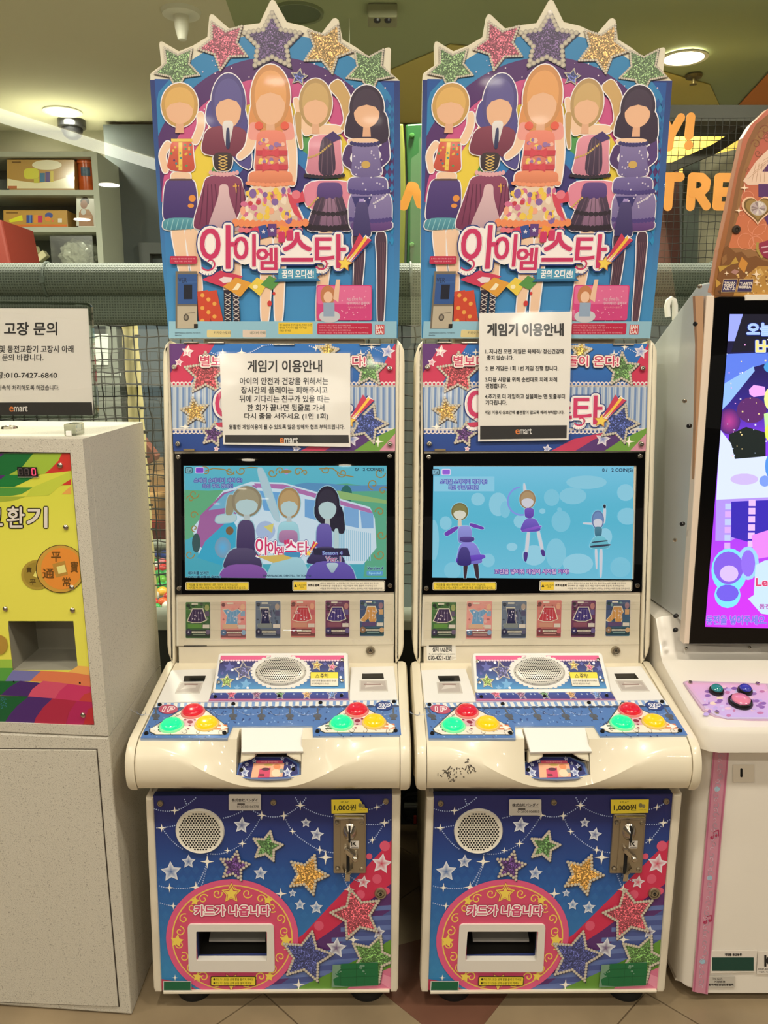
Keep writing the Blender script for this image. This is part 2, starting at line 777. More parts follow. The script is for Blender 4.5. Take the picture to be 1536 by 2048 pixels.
# glass front: pane, low wall, sill
LOWZ = 0.63
struct('wall_front', B(-6, 6, GY - 0.03, GY + 0.05, 0, LOWZ - 0.03), mat('low_wall', (46, 50, 47), 0.6))
struct('trim_5', B(-6, 6, GY - 0.05, GY + 0.07, LOWZ - 0.03, LOWZ, bev=0.004), mat('sill', (168, 172, 160), 0.4))
pane = bmesh.new()
vs = [pane.verts.new(p) for p in ((-6, GY, LOWZ), (6, GY, LOWZ), (6, GY, MALL_Z), (-6, GY, MALL_Z))]
pane.faces.new(vs)
struct('window_1', pane, PANE)
SLATE2 = mat('slate_panel', (70, 78, 76), 0.6)

# pipe and hose behind the gap between the machines
t = thing('floor_pipe', 'grey pipe with a black hose behind the gap between the machines', 'pipe', at(820, 1612, 2.06))
bm = bmesh.new(); p = at(820, 1612, 2.06); tube(bm, [(p.x - .3, 2.06, p.z), (p.x + .3, 2.06, p.z)], .011, 14)
obj('pipe', bm, mat('grey_pipe', (98, 100, 94), .35, .4), t, smooth=True)
for i_ in (-1, 1):
    obj('pipe_foot', B(p.x + i_ * .28 - .01, p.x + i_ * .28 + .01, 2.05, 2.07, .0, p.z), mat('grey_pipe'), t)
bm = bmesh.new(); tube(bm, [at(u, v, 2.04) for u, v in ((836, 1588), (815, 1590), (805, 1600), (803, 1620), (812, 1638), (830, 1645), (845, 1640), (858, 1626))], .006, 10)
obj('hose', bm, RUBBER, t, smooth=True)
SLOT_RED = mat('red_clip', (190, 60, 40), .4)
q_ = at(830, 1638, 2.03); obj('red_clip', B(q_.x - .004, q_.x + .004, 2.026, 2.034, q_.z - .012, q_.z + .010, bev=.001), SLOT_RED, t)

# orange rounded letters on the glass
OR = mat('orange_vinyl', (252, 176, 84), 0.5)
PG = Plane((0, GY - 0.002, 0), (0, -1, 0))


def capsule(bm, a, b, w, k=0):
    dk = Vector((0, -.00012 * k, 0))
    pa = PG.P(*a) + dk
    pb = PG.P(*b) + dk
    r = w / 2 / FPX * (GY / 1.05)
    d = (pb - pa)
    ang = math.atan2(d.z, d.x)
    f = []
    for c, a0 in ((pb, -90), (pa, 90)):
        for i in range(9):
            t = ang + math.radians(a0 + 180 * i / 8)
            f.append(c + Vector((r * math.cos(t), 0, r * math.sin(t))))
    prism(bm, f, [p + Vector((0, 0.0015, 0)) for p in f])


def letter(name, strokes, w, label):
    bm = bmesh.new()
    k = 0
    for s in strokes:
        for a, b in zip(s, s[1:]):
            capsule(bm, a, b, w, k)
            k += 1
    top(name, bm, OR, label, 'lettering')


letter('glass_letter', [[(1325, 234), (1344, 268)], [(1362, 235), (1341, 272), (1338, 294)]], 16, 'orange letter Y stuck on the glass, upper word')
letter('glass_letter', [[(1382, 234), (1378, 271)], [(1377.5, 290), (1377, 291)]], 17, 'orange exclamation mark stuck on the glass')
letter('glass_letter', [[(1318, 354), (1361, 354)], [(1341, 354), (1336, 413)]], 17, 'orange letter T stuck on the glass')
letter('glass_letter', [[(1381, 413), (1385, 354), (1404, 355), (1413, 364), (1411, 376), (1402, 385), (1385, 386)], [(1396, 386), (1413, 412)]], 17,
       'orange letter R stuck on the glass between T and E')
letter('glass_letter', [[(1474, 355), (1438, 355), (1434, 412), (1470, 412)], [(1436, 384), (1464, 384)]], 17, 'orange letter E stuck on the glass beside the brown topper')
letter('glass_letter', [[(778, 352), (784, 380), (793, 408), (808, 412), (822, 372), (829, 374), (840, 408), (852, 410), (866, 356)]], 17, 'orange letter W stuck on the glass between the machines')

# ------------------------------------------------------------------ downlights
LAMP = mat('lamp_diffuser', (255, 250, 235), 0.5, emit=(255, 240, 214), es=14)
TRIMW = mat('lamp_trim', (226, 222, 208), 0.5)


def downlight(x, y, z, w, label, group, r=0.075, color=(1, .93, .8)):
    t = thing('downlight', label, 'ceiling light', (x, y, z), group)
    obj('lamp_trim', L((x, y, z), (0, 0, -1), [(r * .98, 0.001), (r * 1.2, 0.001), (r * 1.2, .007), (r, .007), (r, 0.001)], 24), TRIMW, t)
    obj('diffuser', L((x, y, z), (0, 0, -1), [(0, .0045), (r, .0045)], 24), LAMP, t)
    ld = bpy.data.lights.new('lamp', 'AREA')
    ld.shape = 'DISK'
    ld.size = r * 2
    ld.energy = w
    ld.color = color
    ld.spread = math.radians(180)
    lo = bpy.data.objects.new('lamp', ld)
    COL.objects.link(lo)
    lo.parent = t
    lo.location = (0, 0, -0.012)
    return t


for i, (x, y) in enumerate(MALL):
    downlight(x, y, MALL_Z, MALL_W * (1.5 if y > .5 else 1), 'round hall ceiling downlight, near row added to light the machines', 'hall downlights')
PC = Plane((0, 0, MALL_Z), (0, 0, -1))
_n = Vector((0, -(1.37 - .653), (1.80 - 1.715))).normalized()
for u, v in ((497, 921), (690, 932), (484, 978), (530, 998), (433, 1008), (550, 1040), (640, 1046), (720, 1050)):
    # far row of downlights in the hall behind the viewer, where the tilted screens mirror them
    r_ = ray(u, v)
    hit = Vector((0, 0, HC)) + r_ * ((Vector((0, 1.715, .653)) - Vector((0, 0, HC))).dot(_n) / r_.dot(_n))
    rf = r_ - _n * 2 * r_.dot(_n)
    if rf.z > .01:
        q_ = hit + rf * ((MALL_Z - .02 - hit.z) / rf.z)
        if q_.y > -44:
            t_ = thing('downlight', 'round recessed downlight far back in the hall ceiling', 'ceiling light', (q_.x, q_.y, MALL_Z), 'far hall downlights')
            obj('diffuser', L((q_.x, q_.y, MALL_Z), (0, 0, -1), [(0, .02), (.13, .02), (.13, 0)], 20), LAMP, t_)
for u, v, w, lb in ((125, 222, ROOM_W * .3, 'round downlight in the play room ceiling beside the dome camera'),
                    (1368, 108, ROOM_W * .7, 'bright round downlight above the orange exclamation mark')):
    p = PC.P(u, v)
    downlight(p.x, p.y, MALL_Z - (0.012 if u > 600 else 0), w, lb, None, r=0.085, color=(1, .95, .8))
for x, y in ((-2.2, 2.75), (-1.0, 2.75), (0.2, 2.75), (1.4, 2.75), (2.4, 2.75)):  # extra lamps added above the view to brighten the play room
    downlight(x, y, MALL_Z - 0.016, ROOM_W * (.38 if x > 1 else 1), 'round downlight added out of view to light the play room', 'added play room lights', color=(1, .95, .8))
# light cove in the hall ceiling, seen mirrored in the glass
r0, r1 = at(-60, 215, 1), at(330, 337, 1)


def mirrored(u, v, z=MALL_Z - .02):
    r = ray(u, v)
    k = (z - HC) / r.z
    p = Vector((0, 0, HC)) + r * k
    return Vector((p.x, 2 * GY - p.y, z))


a, b_ = mirrored(-80, 210), mirrored(330, 338)
d = (b_ - a).normalized()
s = Vector((d.y, -d.x, 0)) * 0.085
cv = bmesh.new()
q = [a - s, a + s, b_ + s, b_ - s]
prism(cv, q, [p + Vector((0, 0, 0.018)) for p in q])
top('strip_light', cv, mat('strip_diffuser', (255, 252, 240), .5, emit=(240, 240, 222), es=7), 'long straight light strip in the hall ceiling, mirrored in the glass', 'ceiling light')

# ceiling fittings
BLK = mat('black_dome', (26, 26, 28), 0.25)
p = PC.P(143, 240)
t = thing('dome_camera', 'black dome security camera on the ceiling beside a downlight', 'camera', p)
obj('mount_ring', L(p, (0, 0, -1), [(0, 0), (.075, 0), (.075, .04), (.066, .045), (0, .045)], 24), BLK, t, smooth=True)
obj('dome', L(p, (0, 0, -1), [(.058, .04), (.056, .06), (.045, .085), (.025, .1), (0, .105)], 24), mat('dome_glass', (18, 18, 20), .3), t, smooth=True)
p = PC.P(362, 22)
t = thing('reflected_nozzle', 'reflection of a pale ceiling plate with a nozzle, built as an object above the left pink star', 'fitting', p)  # reflection of a ceiling fitting, modelled as an object
obj('plate', L(p, (0, 0, -1), [(0, 0), (.075, 0), (.07, .015), (0, .018)], 24), TRIMW, t, smooth=True)
obj('nozzle', L(p, (0, 0, -1), [(.028, .015), (.026, .06), (.016, .1), (0, .105)], 16), TRIMW, t, smooth=True)
p = PC.P(595, 22)
t = thing('ceiling_speaker', 'round green-grey ceiling speaker behind the tallest star of the left board', 'speaker', p - Vector((0, 0, .004)))
obj('rim', L(p - Vector((0, 0, .004)), (0, 0, -1), [(.088, 0), (.1, 0), (.098, .01), (.088, .008), (.088, 0)], 28), mat('green_rim', (120, 130, 96), .5), t)
obj('grille', L(p - Vector((0, 0, .004)), (0, 0, -1), [(0, .004), (.088, .004)], 28), mat('green_grille', (84, 98, 72), .7), t)
p = PC.P(765, 14) - Vector((0, 0, .004))
t = thing('ceiling_box', 'small square grey box on the green-tinted ceiling', 'fitting', p)
obj('case', B(p.x - .055, p.x + .055, p.y - .05, p.y + .05, p.z - .05, p.z, bev=.006), mat('ceiling_box_grey', (136, 134, 104), .6), t)
obj('lens', L(p + Vector((.02, -.03, -.05)), (0, 0, -1), [(0, 0), (.014, 0), (.012, .008), (0, .009)], 12), BLK, t)
obj('lens', L(p + Vector((-.02, -.03, -.05)), (0, 0, -1), [(0, 0), (.014, 0), (.012, .008), (0, .009)], 12), BLK, t)
a = at(698, -30, 3.4); b_ = at(698, 86, 3.4)
wire = bmesh.new(); tube(wire, [(a.x, 3.4, MALL_Z - .005), (a.x, 3.4, b_.z - .5)], .002, 6)
top('hanging_wire', wire, mat('pale_wire', (215, 215, 190), .5), 'thin pale wire hanging from the green-tinted ceiling', 'wire')
p = PC.P(1388, 146) - Vector((0, 0, .012))
t = thing('sprinkler', 'small ceiling sprinkler beside the bright downlight', 'sprinkler', p)
obj('escutcheon', L(p, (0, 0, -1), [(0, 0), (.04, 0), (.035, .01), (0, .012)], 16), mat('sprinkler_brass', (120, 104, 60), .4, .6), t)
obj('head', L(p, (0, 0, -1), [(.008, .01), (.008, .035), (.018, .037), (0, .04)], 12), mat('sprinkler_brass'), t)

# ------------------------------------------------------------------ play room furniture
SH = mat('grey_shelf', (176, 180, 164), 0.5)
SHB = mat('grey_shelf_back', (104, 110, 104), 0.6)
YS = 4.45
t = thing('shelf_unit', 'grey open shelf unit behind the glass holding toy boxes', 'shelf', (-1.9, YS, 0))
xr = at(198, 380, YS).x
ztop = at(100, 303, YS).z
z1, z2, z3 = at(100, 380, YS).z, at(100, 454, YS).z, at(100, 540, YS).z
obj('side_panel', B(xr - .03, xr, YS, YS + .35, 0, ztop), SH, t)
obj('side_panel', B(xr - 1.6, xr - 1.57, YS, YS + .35, 0, ztop), SH, t)
obj('back_panel', B(xr - 1.57, xr - .03, YS + .33, YS + .35, 0, ztop), SHB, t)
for z in (ztop, z1, z2, z3, z3 - .45, z3 - .9):
    obj('shelf_board', B(xr - 1.57, xr - .03, YS, YS + .33, z - .025, z), SH, t)

GOLD = attr_mat('glossy_card_print', 0.15, coat=0.8)


def pxbox(name, x0, y0, x1, y1, zb, D, dep, artfn, label, cat='box', side=(176, 132, 62)):
    a, b = at(x0, y0, D), at(x1, y1, D)
    c = Vector(((a.x + b.x) / 2, D, zb))
    t = thing(name, label, cat, c)
    obj('box_body', B(a.x, b.x, D, D + dep, zb, a.z, bev=.003), mat('card_%d' % side[0], side, .35), t)
    pl = Plane((0, D, 0), (0, -1, 0))
    A = Art(pl, .001)
    artfn(A, (x0 + 1, y0 + 1, x1 - 1, 2000))
    zbp = y1
    A.build('box_print', t, [GOLD])
    return t


def ga(A, e):
    A.rect(14, 320, 149, 377, (190, 150, 82)); A.z = 1
    A.poly([(15, 357), (40, 362), (75, 366), (110, 362), (148, 350), (148, 377), (15, 377)], (246, 236, 196))
    A.ell(94, 330, 30, 10, (244, 236, 205)); A.z = 2
    A.rrect(48, 337, 78, 358, 7, (222, 218, 80)); A.rect(80, 346, 90, 364, (60, 120, 160)); A.rect(91, 344, 100, 364, (86, 66, 140))
    A.rect(101, 342, 107, 364, (220, 200, 70)); A.rect(68, 356, 78, 366, (210, 205, 80)); A.rect(132, 350, 141, 361, (235, 225, 190))
    A.rect(16, 372, 34, 377, (200, 120, 80)); A.rect(24, 323, 42, 326, (120, 88, 46))


pxbox('toy_box', 13, 319, 150, 379, z1, YS + .03, .2, ga, 'large shiny gold toy box on the top shelf beside the orange canister')


def gb(A, e):
    A.rect(7, 421, 134, 452, (196, 152, 78)); A.z = 1
    A.rect(7, 449, 134, 453, (226, 122, 62)); A.poly([(18, 440), (44, 430), (46, 441), (20, 445)], (228, 226, 60))
    A.rect(53, 430, 65, 446, (64, 84, 160)); A.rect(59, 430, 62, 446, (96, 140, 200)); A.rect(68, 430, 76, 446, (232, 150, 70))
    A.rect(76, 431, 85, 445, (206, 60, 110)); A.ell(98, 431, 8, 6, (74, 92, 160)); A.ell(96, 438, 6, 5, (236, 140, 70))
    A.rect(104, 440, 107, 444, (236, 110, 90)); A.rect(116, 437, 124, 445, (232, 226, 214))
    A.rect(12, 424, 36, 427, (130, 96, 50))


pxbox('toy_box', 6, 420, 136, 453, z2, YS + .03, .2, gb, 'low gold and orange toy box on the middle shelf')


def gc(A, e):
    A.rect(153, 391, 190, 452, (216, 214, 200)); A.z = 1
    A.ell(170, 403, 9, 9, (54, 38, 30)); A.ell(168, 409, 7, 9, (150, 104, 78)); A.z = 2
    A.poly([(158, 425), (163, 418), (178, 419), (186, 432), (188, 452), (158, 452)], (176, 134, 104))
    A.z = 3; A.poly([(160, 434), (184, 432), (182, 440), (162, 442)], (196, 152, 120)); A.ell(167, 424, 5, 6, (206, 204, 200))


pxbox('picture_box', 152, 390, 192, 453, z2, YS + .04, .12, gc, 'white box printed with a sitting child on the middle shelf', side=(214, 212, 200))

c = at(171, 378, YS + .1); c.z = z1; c.x += .012
hh = at(171, 317, YS + .1).z - z1
t = thing('canister', 'tall orange canister with blue lettering on the top shelf', 'canister', c)
obj('can_body', L(c, (0, 0, 1), [(0, 0), (.043, 0), (.045, .01), (.045, hh * .82), (.04, hh * .83)], 24), mat('orange_can', (206, 92, 38), .25, noise=.3, nscale=30), t, smooth=True)
obj('lid', L(c, (0, 0, 1), [(.049, hh * .82), (.049, hh), (.045, hh + .004), (0, hh + .004)], 24), mat('orange_lid', (224, 106, 48), .3), t, smooth=True)
bb = bmesh.new()
for k, (w, z0_, z9, cc) in enumerate(((.9, .45, .72, 0),)):
    n = 10
    for i in range(n):
        a0, a1 = -1.9 + 1.2 * i / n * w, -1.9 + 1.2 * (i + 1) / n * w
        bb.faces.new([bb.verts.new(c + Vector((.0458 * math.cos(q), .0458 * math.sin(q), hh * z))) for q, z in ((a0, z0_), (a1, z0_ + .02), (a1, z9), (a0, z9 - .03))])
obj('wrap_label', bb, mat('blue_wrap', (70, 104, 130), .4, noise=.6, nscale=60), t)
# clear tub and foam blocks on the lower shelf
FOAM = mat('cream_foam', (228, 220, 178), .8)
blocks = [(22, 472, 40, 502, -6), (38, 488, 58, 510, 28), (24, 503, 40, 526, 6), (50, 505, 70, 527, 0), (60, 494, 78, 508, 12), (74, 506, 96, 520, 35)]
for i, (x0, y0, x1, y1, rt) in enumerate(blocks):
    D = YS + .08 + .02 * (i % 3)
    a, b = at(x0, y0, D), at(x1, y1, D)
    bm = B(-(b.x - a.x) / 2, (b.x - a.x) / 2, -.025, .025, -(a.z - b.z) / 2, (a.z - b.z) / 2, bev=.004)
    bmesh.ops.rotate(bm, verts=bm.verts, matrix=Matrix.Rotation(math.radians(-rt), 3, 'Y'))
    bmesh.ops.translate(bm, verts=bm.verts, vec=(a + b) / 2)
    wh = ['tall block standing on top', 'tilted block under the tall one', 'block at the lower left', 'block at the lower middle', 'small block behind the middle', 'narrow block leaning at the right'][i]
    top('foam_block', bm, FOAM, 'cream foam block in the pile on the lower shelf, ' + wh, 'block', 'foam blocks on the lower shelf')
a, b = at(99, 470, YS + .04), at(188, 526, YS + .04)
t = thing('storage_tub', 'clear plastic storage tub with bagged pieces on the lower shelf', 'tub', ((a.x + b.x) / 2, YS + .1, z3))
tb = bmesh.new()
for x0, x1, y0, y1 in ((a.x, b.x, YS + .04, YS + .044), (a.x, b.x, YS + .25, YS + .254), (a.x, a.x + .004, YS + .04, YS + .25), (b.x - .004, b.x, YS + .04, YS + .25)):
    box(tb, x0, x1, y0, y1, z3 + .002, a.z)
obj('tub_wall', tb, glass_mat('cloudy_plastic', (246, 247, 244), 2.0, rough=.25), t)
bg_ = bmesh.new()
bmesh.ops.create_icosphere(bg_, subdivisions=4, radius=1)
for v in bg_.verts:
    k = 1 + .16 * math.sin(v.co.x * 9 + v.co.z * 7) * math.cos(v.co.y * 8 + v.co.z * 5) + R.uniform(-.05, .05)
    v.co = Vector((v.co.x * k * (b.x - a.x) * .44, v.co.y * k * .08, max(-1, v.co.z * k) * (a.z - z3) * .5)) + Vector(((a.x + b.x) / 2, YS + .15, (a.z + z3) / 2 - .01))
obj('bag', bg_, mat('crinkled_bag', (206, 206, 192), .2, noise=.3, nscale=30), t, 'crinkled clear bag of white pieces')
# red slide corner at the far left
t = bmesh.new()
P4 = Plane((0, 3.4, 0), (0, -1, 0))
q = [(-60, 430), (2, 440), (28, 560), (34, 640), (-60, 640)]
slab(P4, q, 0, .3, bm=t, bev=.01)
top('red_slide', t, mat('red_vinyl', (128, 46, 34), .5), 'red padded slide panel at the far left behind the glass', 'slide')

# padded rail behind the glass, wrapped in grey mesh
RAIL = mat('grey_mesh_wrap', (112, 120, 110), .6)
if True:
    nt = RAIL.node_tree
    b = nt.nodes['Principled BSDF']
    tc = nt.nodes.new('ShaderNodeTexCoord')
    w1 = nt.nodes.new('ShaderNodeTexWave'); w1.bands_direction = 'X'; w1.inputs['Scale'].default_value = 42
    w2 = nt.nodes.new('ShaderNodeTexWave'); w2.bands_direction = 'Z'; w2.inputs['Scale'].default_value = 42
    nt.links.new(tc.outputs['Object'], w1.inputs['Vector']); nt.links.new(tc.outputs['Object'], w2.inputs['Vector'])
    mm = nt.nodes.new('ShaderNodeMath'); mm.operation = 'MAXIMUM'
    nt.links.new(w1.outputs['Fac'], mm.inputs[0]); nt.links.new(w2.outputs['Fac'], mm.inputs[1])
    cr = nt.nodes.new('ShaderNodeValToRGB')
    cr.color_ramp.elements[0].color = rgb(58, 64, 58); cr.color_ramp.elements[1].color = rgb(104, 111, 102)
    nt.links.new(mm.outputs[0], cr.inputs[0]); nt.links.new(cr.outputs[0], b.inputs['Base Color'])
    bp = nt.nodes.new('ShaderNodeBump'); bp.inputs['Strength'].default_value = .5; bp.inputs['Distance'].default_value = .003
    nt.links.new(mm.outputs[0], bp.inputs['Height']); nt.links.new(bp.outputs[0], b.inputs['Normal'])
YR = 2.36
zt, zb = at(100, 526, YR).z, at(100, 594, YR).z
rr = (zt - zb) / 2 * 1.0
t = thing('padded_rail', 'long grey padded rail wrapped in mesh behind the glass', 'rail', (0, YR, zb))
rl = bmesh.new()
tube(rl, [(-3 + 6 * i / 40, YR, (zt + zb) / 2) for i in range(41)], rr, 24)
obj('padding', rl, RAIL, t, smooth=True)
l1 = at(100, 650, YR).z
obj('lower_padding', B(-3, 3, YR - .02, YR + .05, l1, zb + .01, bev=.02, seg=3), RAIL, t)
TIE = mat('grey_tie', (92, 100, 94), .5)
for u in (97, -230, 820, 1420):
    x = at(u, 560, YR).x
    bm = bmesh.new()
    tube(bm, [(x + .001, YR + (rr + .002) * math.cos(k * math.pi / 10), (zt + zb) / 2 + (rr + .002) * math.sin(k * math.pi / 10)) for k in range(21)], .0035, 6)
    box(bm, x - .006, x + .008, YR - rr - .007, YR - rr + .002, (zt + zb) / 2 - .012, (zt + zb) / 2 + .006)
    obj('cable_tie', bm, TIE, t)

# black safety nets
NETM = mat('black_cord', (20, 19, 16), .8)


def net(name, x0, x1, y, z0, z1, s, r, label, jit=.12):
    bm = bmesh.new()
    nx, nz = int((x1 - x0) / s), int((z1 - z0) / s)
    off = {}
    for i in range(nx + 1):
        for k in range(nz + 1):
            off[i, k] = Vector((x0 + i * s + R.uniform(-1, 1) * s * jit, y + R.uniform(-1, 1) * s * jit * .5, z1 - k * s + R.uniform(-1, 1) * s * jit))

    def seg(a, b):
        d = (b - a).normalized()
        h = Vector((1, 0, 0)) if abs(d.z) > .5 else Vector((0, 0, 1))
        g = Vector((0, 1, 0))
        A = [a + h * r, a + g * r, a - h * r, a - g * r]
        C = [b + h * r, b + g * r, b - h * r, b - g * r]
        A = [bm.verts.new(p) for p in A]; C = [bm.verts.new(p) for p in C]
        for q in range(4):
            bm.faces.new((A[q], A[(q + 1) % 4], C[(q + 1) % 4], C[q]))
    for i in range(nx + 1):
        for k in range(nz + 1):
            if k < nz:
                seg(off[i, k], off[i, k + 1])
            if i < nx:
                seg(off[i, k], off[i + 1, k])
    return top(name, bm, NETM, label, 'net')


net('safety_net', -1.6, 1.2, 2.42, .62, at(0, 650, 2.42).z, 0.0345, .0021, 'black knotted net hanging below the padded rail behind the glass')
a, b = at(1318, 236, 3.2), at(1318, 530, 3.2)
net('safety_net', 1.05, 2.3, 3.2, b.z - .1, a.z, .0262, .0012, 'fine black net stretched behind the orange letters on the right', .05)
net('safety_net', -1.25, -.6, 3.1, .5, 1.35, .03, .0011, 'finer black net hung further back behind the slate wall edge')
# right hand play structure behind the orange letters
DK = mat('dark_frame', (40, 38, 30), .7)
obs = bmesh.new()
a, b = at(1200, 210, 3.3), at(1800, 242, 3.3)
box(obs, a.x - .4, b.x, 3.3, 3.36, b.z, a.z)
top('header_beam', obs, DK, 'dark horizontal beam across the top behind the orange letters', 'beam')
P5 = Plane((0, 3.6, 0), (0, -1, 0))
for nm, q, c, lb, dd in (
        ('yellow_wall', [(1200, 235), (1700, 235), (1700, 330), (1200, 330)], (176, 146, 60), 'yellow wall behind the fine net and exclamation mark', -.30),
        ('red_wall', [(1200, 330), (1392, 300), (1396, 640), (1200, 640)], (78, 40, 34), 'dark red wall behind the letter T', -.2),
        ('green_post', [(1380, 305), (1412, 305), (1392, 1000), (1368, 1000)], (46, 54, 44), 'dark green upright post behind the letter R', -.06),
        ('beige_wall', [(1412, 305), (1700, 240), (1700, 640), (1400, 640)], (124, 117, 94), 'beige wall behind the letter E', -.1)):
    top(nm, slab(P5, q, dd, -dd + .02), mat(nm, c, .6), lb, 'wall' if 'post' not in nm else 'post')
bm = slab(P5, [(1300, 350), (1395, 308), (1540, 215), (1700, 130), (1700, 165), (1540, 240), (1408, 322), (1300, 368)], .16, -.11)
top('sloping_beam', bm, DK, 'dark beam sloping up to the right behind the net', 'beam')
# green slide wall between the two machines
P6 = Plane((0, 2.9, 0), (0, -1, 0))
t = thing('slide_wall', 'green rounded slide wall seen between the two machines', 'slide', P6.P(826, 520))
obj('panel_board', slab(P6, [(811, 252), (814, 248), (850, 246), (866, 248), (866, 640), (811, 640), (816, 400)], 0, .03, bev=.006), mat('green_plastic', (24, 84, 34), .4), t)
for v in (272, 490):
    obj('bolt', L(P6.P(824, v), (0, -1, 0), [(0, .012), (.006, .011), (.009, .006), (.009, 0)], 14), mat('green_bolt', (60, 110, 50), .25), t, smooth=True)
bm = slab(P6, [(720, 246), (806, 247), (810, 300), (812, 400), (806, 640), (720, 640)], 0, .03, bev=.006)
top('lime_wall', bm, mat('lime_plastic', (112, 116, 38), .5), 'lime curved wall left of the green slide wall', 'wall')

# left gap: pad, shelf, slate wall, steps, slab, pipe, balls
D2 = 2.75
P7 = Plane((0, D2, 0), (0, -1, 0))
t = thing('padded_post', 'cream padded post laced up its side behind the net', 'post', P7.P(262, 900))
ps = []
for i in range(27):
    v = 640 + i * 24.5
    ps.append(P7.P(258 + i * 1.85 + 1.2 * math.sin(i * 2.1), v))
bm = bmesh.new(); tube(bm, ps, .026, 14)
obj('post_pad', bm, mat('cream_vinyl', (222, 206, 146), .6), t, smooth=True)
for i in range(9):
    p = P7.P(279 + i * 3.6, 672 + i * 48)
    obj('lace', L(p - Vector((0, .02, 0)), (1, 0, 0), [(0, -.012), (.004, -.01), (.004, .008), (0, .01)], 8), BLACKP, t)
P8 = Plane((0, 3.5, 0), (0, -1, 0))
bm = bmesh.new()
a, b = P8.P(150, 640), P8.P(243, 830)
box(bm, a.x, b.x, 3.5, 3.6, .006, a.z)
top('grey_cupboard', bm, mat('cupboard_grey', (120, 124, 116), .5), 'grey cupboard behind the net with a white notice', 'cupboard')
A = Art(P8, .004)
A.rect(186, 668, 217, 730, (206, 212, 204)); A.z = 1; A.rect(188, 652, 212, 668, (40, 44, 44)); A.rect(186, 676, 216, 677, (170, 176, 170))
A.rect(190, 745, 243, 752, (150, 154, 146))
o = A.build('wall_notice', None, [PAPER]); tagit(o, 'pale notice with a dark top on the grey cupboard', 'notice')
bm = slab(P8, [(276, 600), (420, 600), (420, 912), (284, 912)], .04, .1)
top('slate_partition', bm, WALLB, 'dark slate partition behind the net left of the left machine', 'partition')
P9 = Plane((0, 2.95, 0), (0, -1, 0))
bm = slab(P9, [(270, 868), (281, 872), (313, 912), (311, 921), (280, 938), (260, 946), (250, 880)], 0, .05, bev=.004)
top('red_slab', bm, mat('brick_vinyl', (128, 72, 56), .5), 'brick red foam wedge beside the cream post', 'wedge')
STEP = mat('tan_foam', (190, 152, 104), .7)
P10 = Plane((0, 4.0, 0), (0, -1, 0))
t = thing('foam_steps', 'tan foam steps rising behind the net above the ball pool', 'steps', P10.P(300, 1030))
for i, (v0, v1, f) in enumerate(((912, 945, 0), (945, 975, .12), (975, 1022, .24))):
    obj('step', slab(P10, [(270, v0), (420, v0), (420, v1 + 30), (270, v1 + 30)], f, .15, bev=.006), mat('tan_foam_%d' % i, ((164, 134, 96), (186, 150, 104), (210, 164, 106))[i], .7), t)
obj('step_edge', slab(P10, [(270, 1020), (420, 1020), (420, 1034), (270, 1034)], .3, .1), mat('red_vinyl2', (176, 60, 52), .5), t)
bm = bmesh.new()
p, q = P10.P(268, 1044), P10.P(420, 1044)
tube(bm, [p + Vector((0, -.5, 0)), q + Vector((0, -.5, 0))], .026, 18)
top('grey_pipe_pad', bm, mat('grey_vinyl', (128, 134, 122), .35), 'grey padded pipe above the ball pool', 'pipe', smooth=True)
bm = slab(Plane((0, 3.75, 0), (0, -1, 0)), [(200, 1056), (420, 1056), (420, 1180), (200, 1180)], 0, .05)
top('red_pool_wall', bm, mat('red_vinyl3', (176, 58, 62), .5), 'red padded wall of the ball pool', 'pool wall')
BC = {'red': (196, 50, 50), 'green': (48, 160, 76), 'light green': (112, 190, 66), 'blue': (34, 60, 132), 'white': (222, 220, 208), 'orange': (226, 98, 40), 'yellow': (226, 166, 50), 'pink': (196, 100, 110)}
balls = [(303, 1092, 'blue', 10), (320, 1106, 'light green', 8), (312, 1108, 'blue', 9), (329, 1110, 'blue', 9), (300, 1104, 'green', 8), (303, 1118, 'yellow', 8),
         (304, 1123, 'green', 9), (324, 1126, 'pink', 9), (312, 1132, 'white', 9), (325, 1138, 'red', 10), (303, 1142, 'red', 11), (317, 1150, 'green', 10),
         (333, 1150, 'green', 10), (323, 1162, 'light green', 11), (305, 1168, 'light green', 11), (322, 1174, 'green', 10), (306, 1180, 'blue', 9), (325, 1186, 'yellow', 12),
         (306, 1192, 'white', 12), (307, 1207, 'red', 11), (326, 1206, 'orange', 11), (334, 1213, 'white', 10), (313, 1216, 'green', 9), (336, 1170, 'green', 9), (337, 1126, 'red', 9),
         (292, 1130, 'red', 10), (290, 1155, 'blue', 10), (292, 1180, 'orange', 11), (292, 1205, 'green', 11), (338, 1195, 'red', 11), (345, 1210, 'orange', 11), (345, 1140, 'blue', 10)]
proto = {}
for i, (u, v, cn, rp_) in enumerate(balls):
    D = 3.62 - (v - 1092) / 124 * .98
    p = at(u, v, D)
    if cn not in proto:
        bm = bmesh.new(); bmesh.ops.create_uvsphere(bm, u_segments=20, v_segments=12, radius=1)
        o = obj('play_ball', bm, mat('ball_' + cn.replace(' ', '_'), BC[cn], .3, coat=.3), None, smooth=True)
        proto[cn] = o
    else:
        o = proto[cn].copy(); COL.objects.link(o)
    o.location = p
    rad = rp_ * 1.05 / FPX * D / .95
    o.scale = (rad,) * 3
    tagit(o, cn + ' plastic ball in the ball pool behind the net', 'ball', cn + ' balls in the ball pool')
def ball_z(D):
    v = 1092 + (3.62 - D) / .98 * 124
    return at(300, v, D).z - .03
bm = bmesh.new()
prism(bm, [Vector((-1.13, y, z)) for y, z in ((2.5, 0), (2.5, ball_z(2.5)), (3.74, ball_z(3.74)), (3.74, 0))], [Vector((.2, y, z)) for y, z in ((2.5, 0), (2.5, ball_z(2.5)), (3.74, ball_z(3.74)), (3.74, 0))])
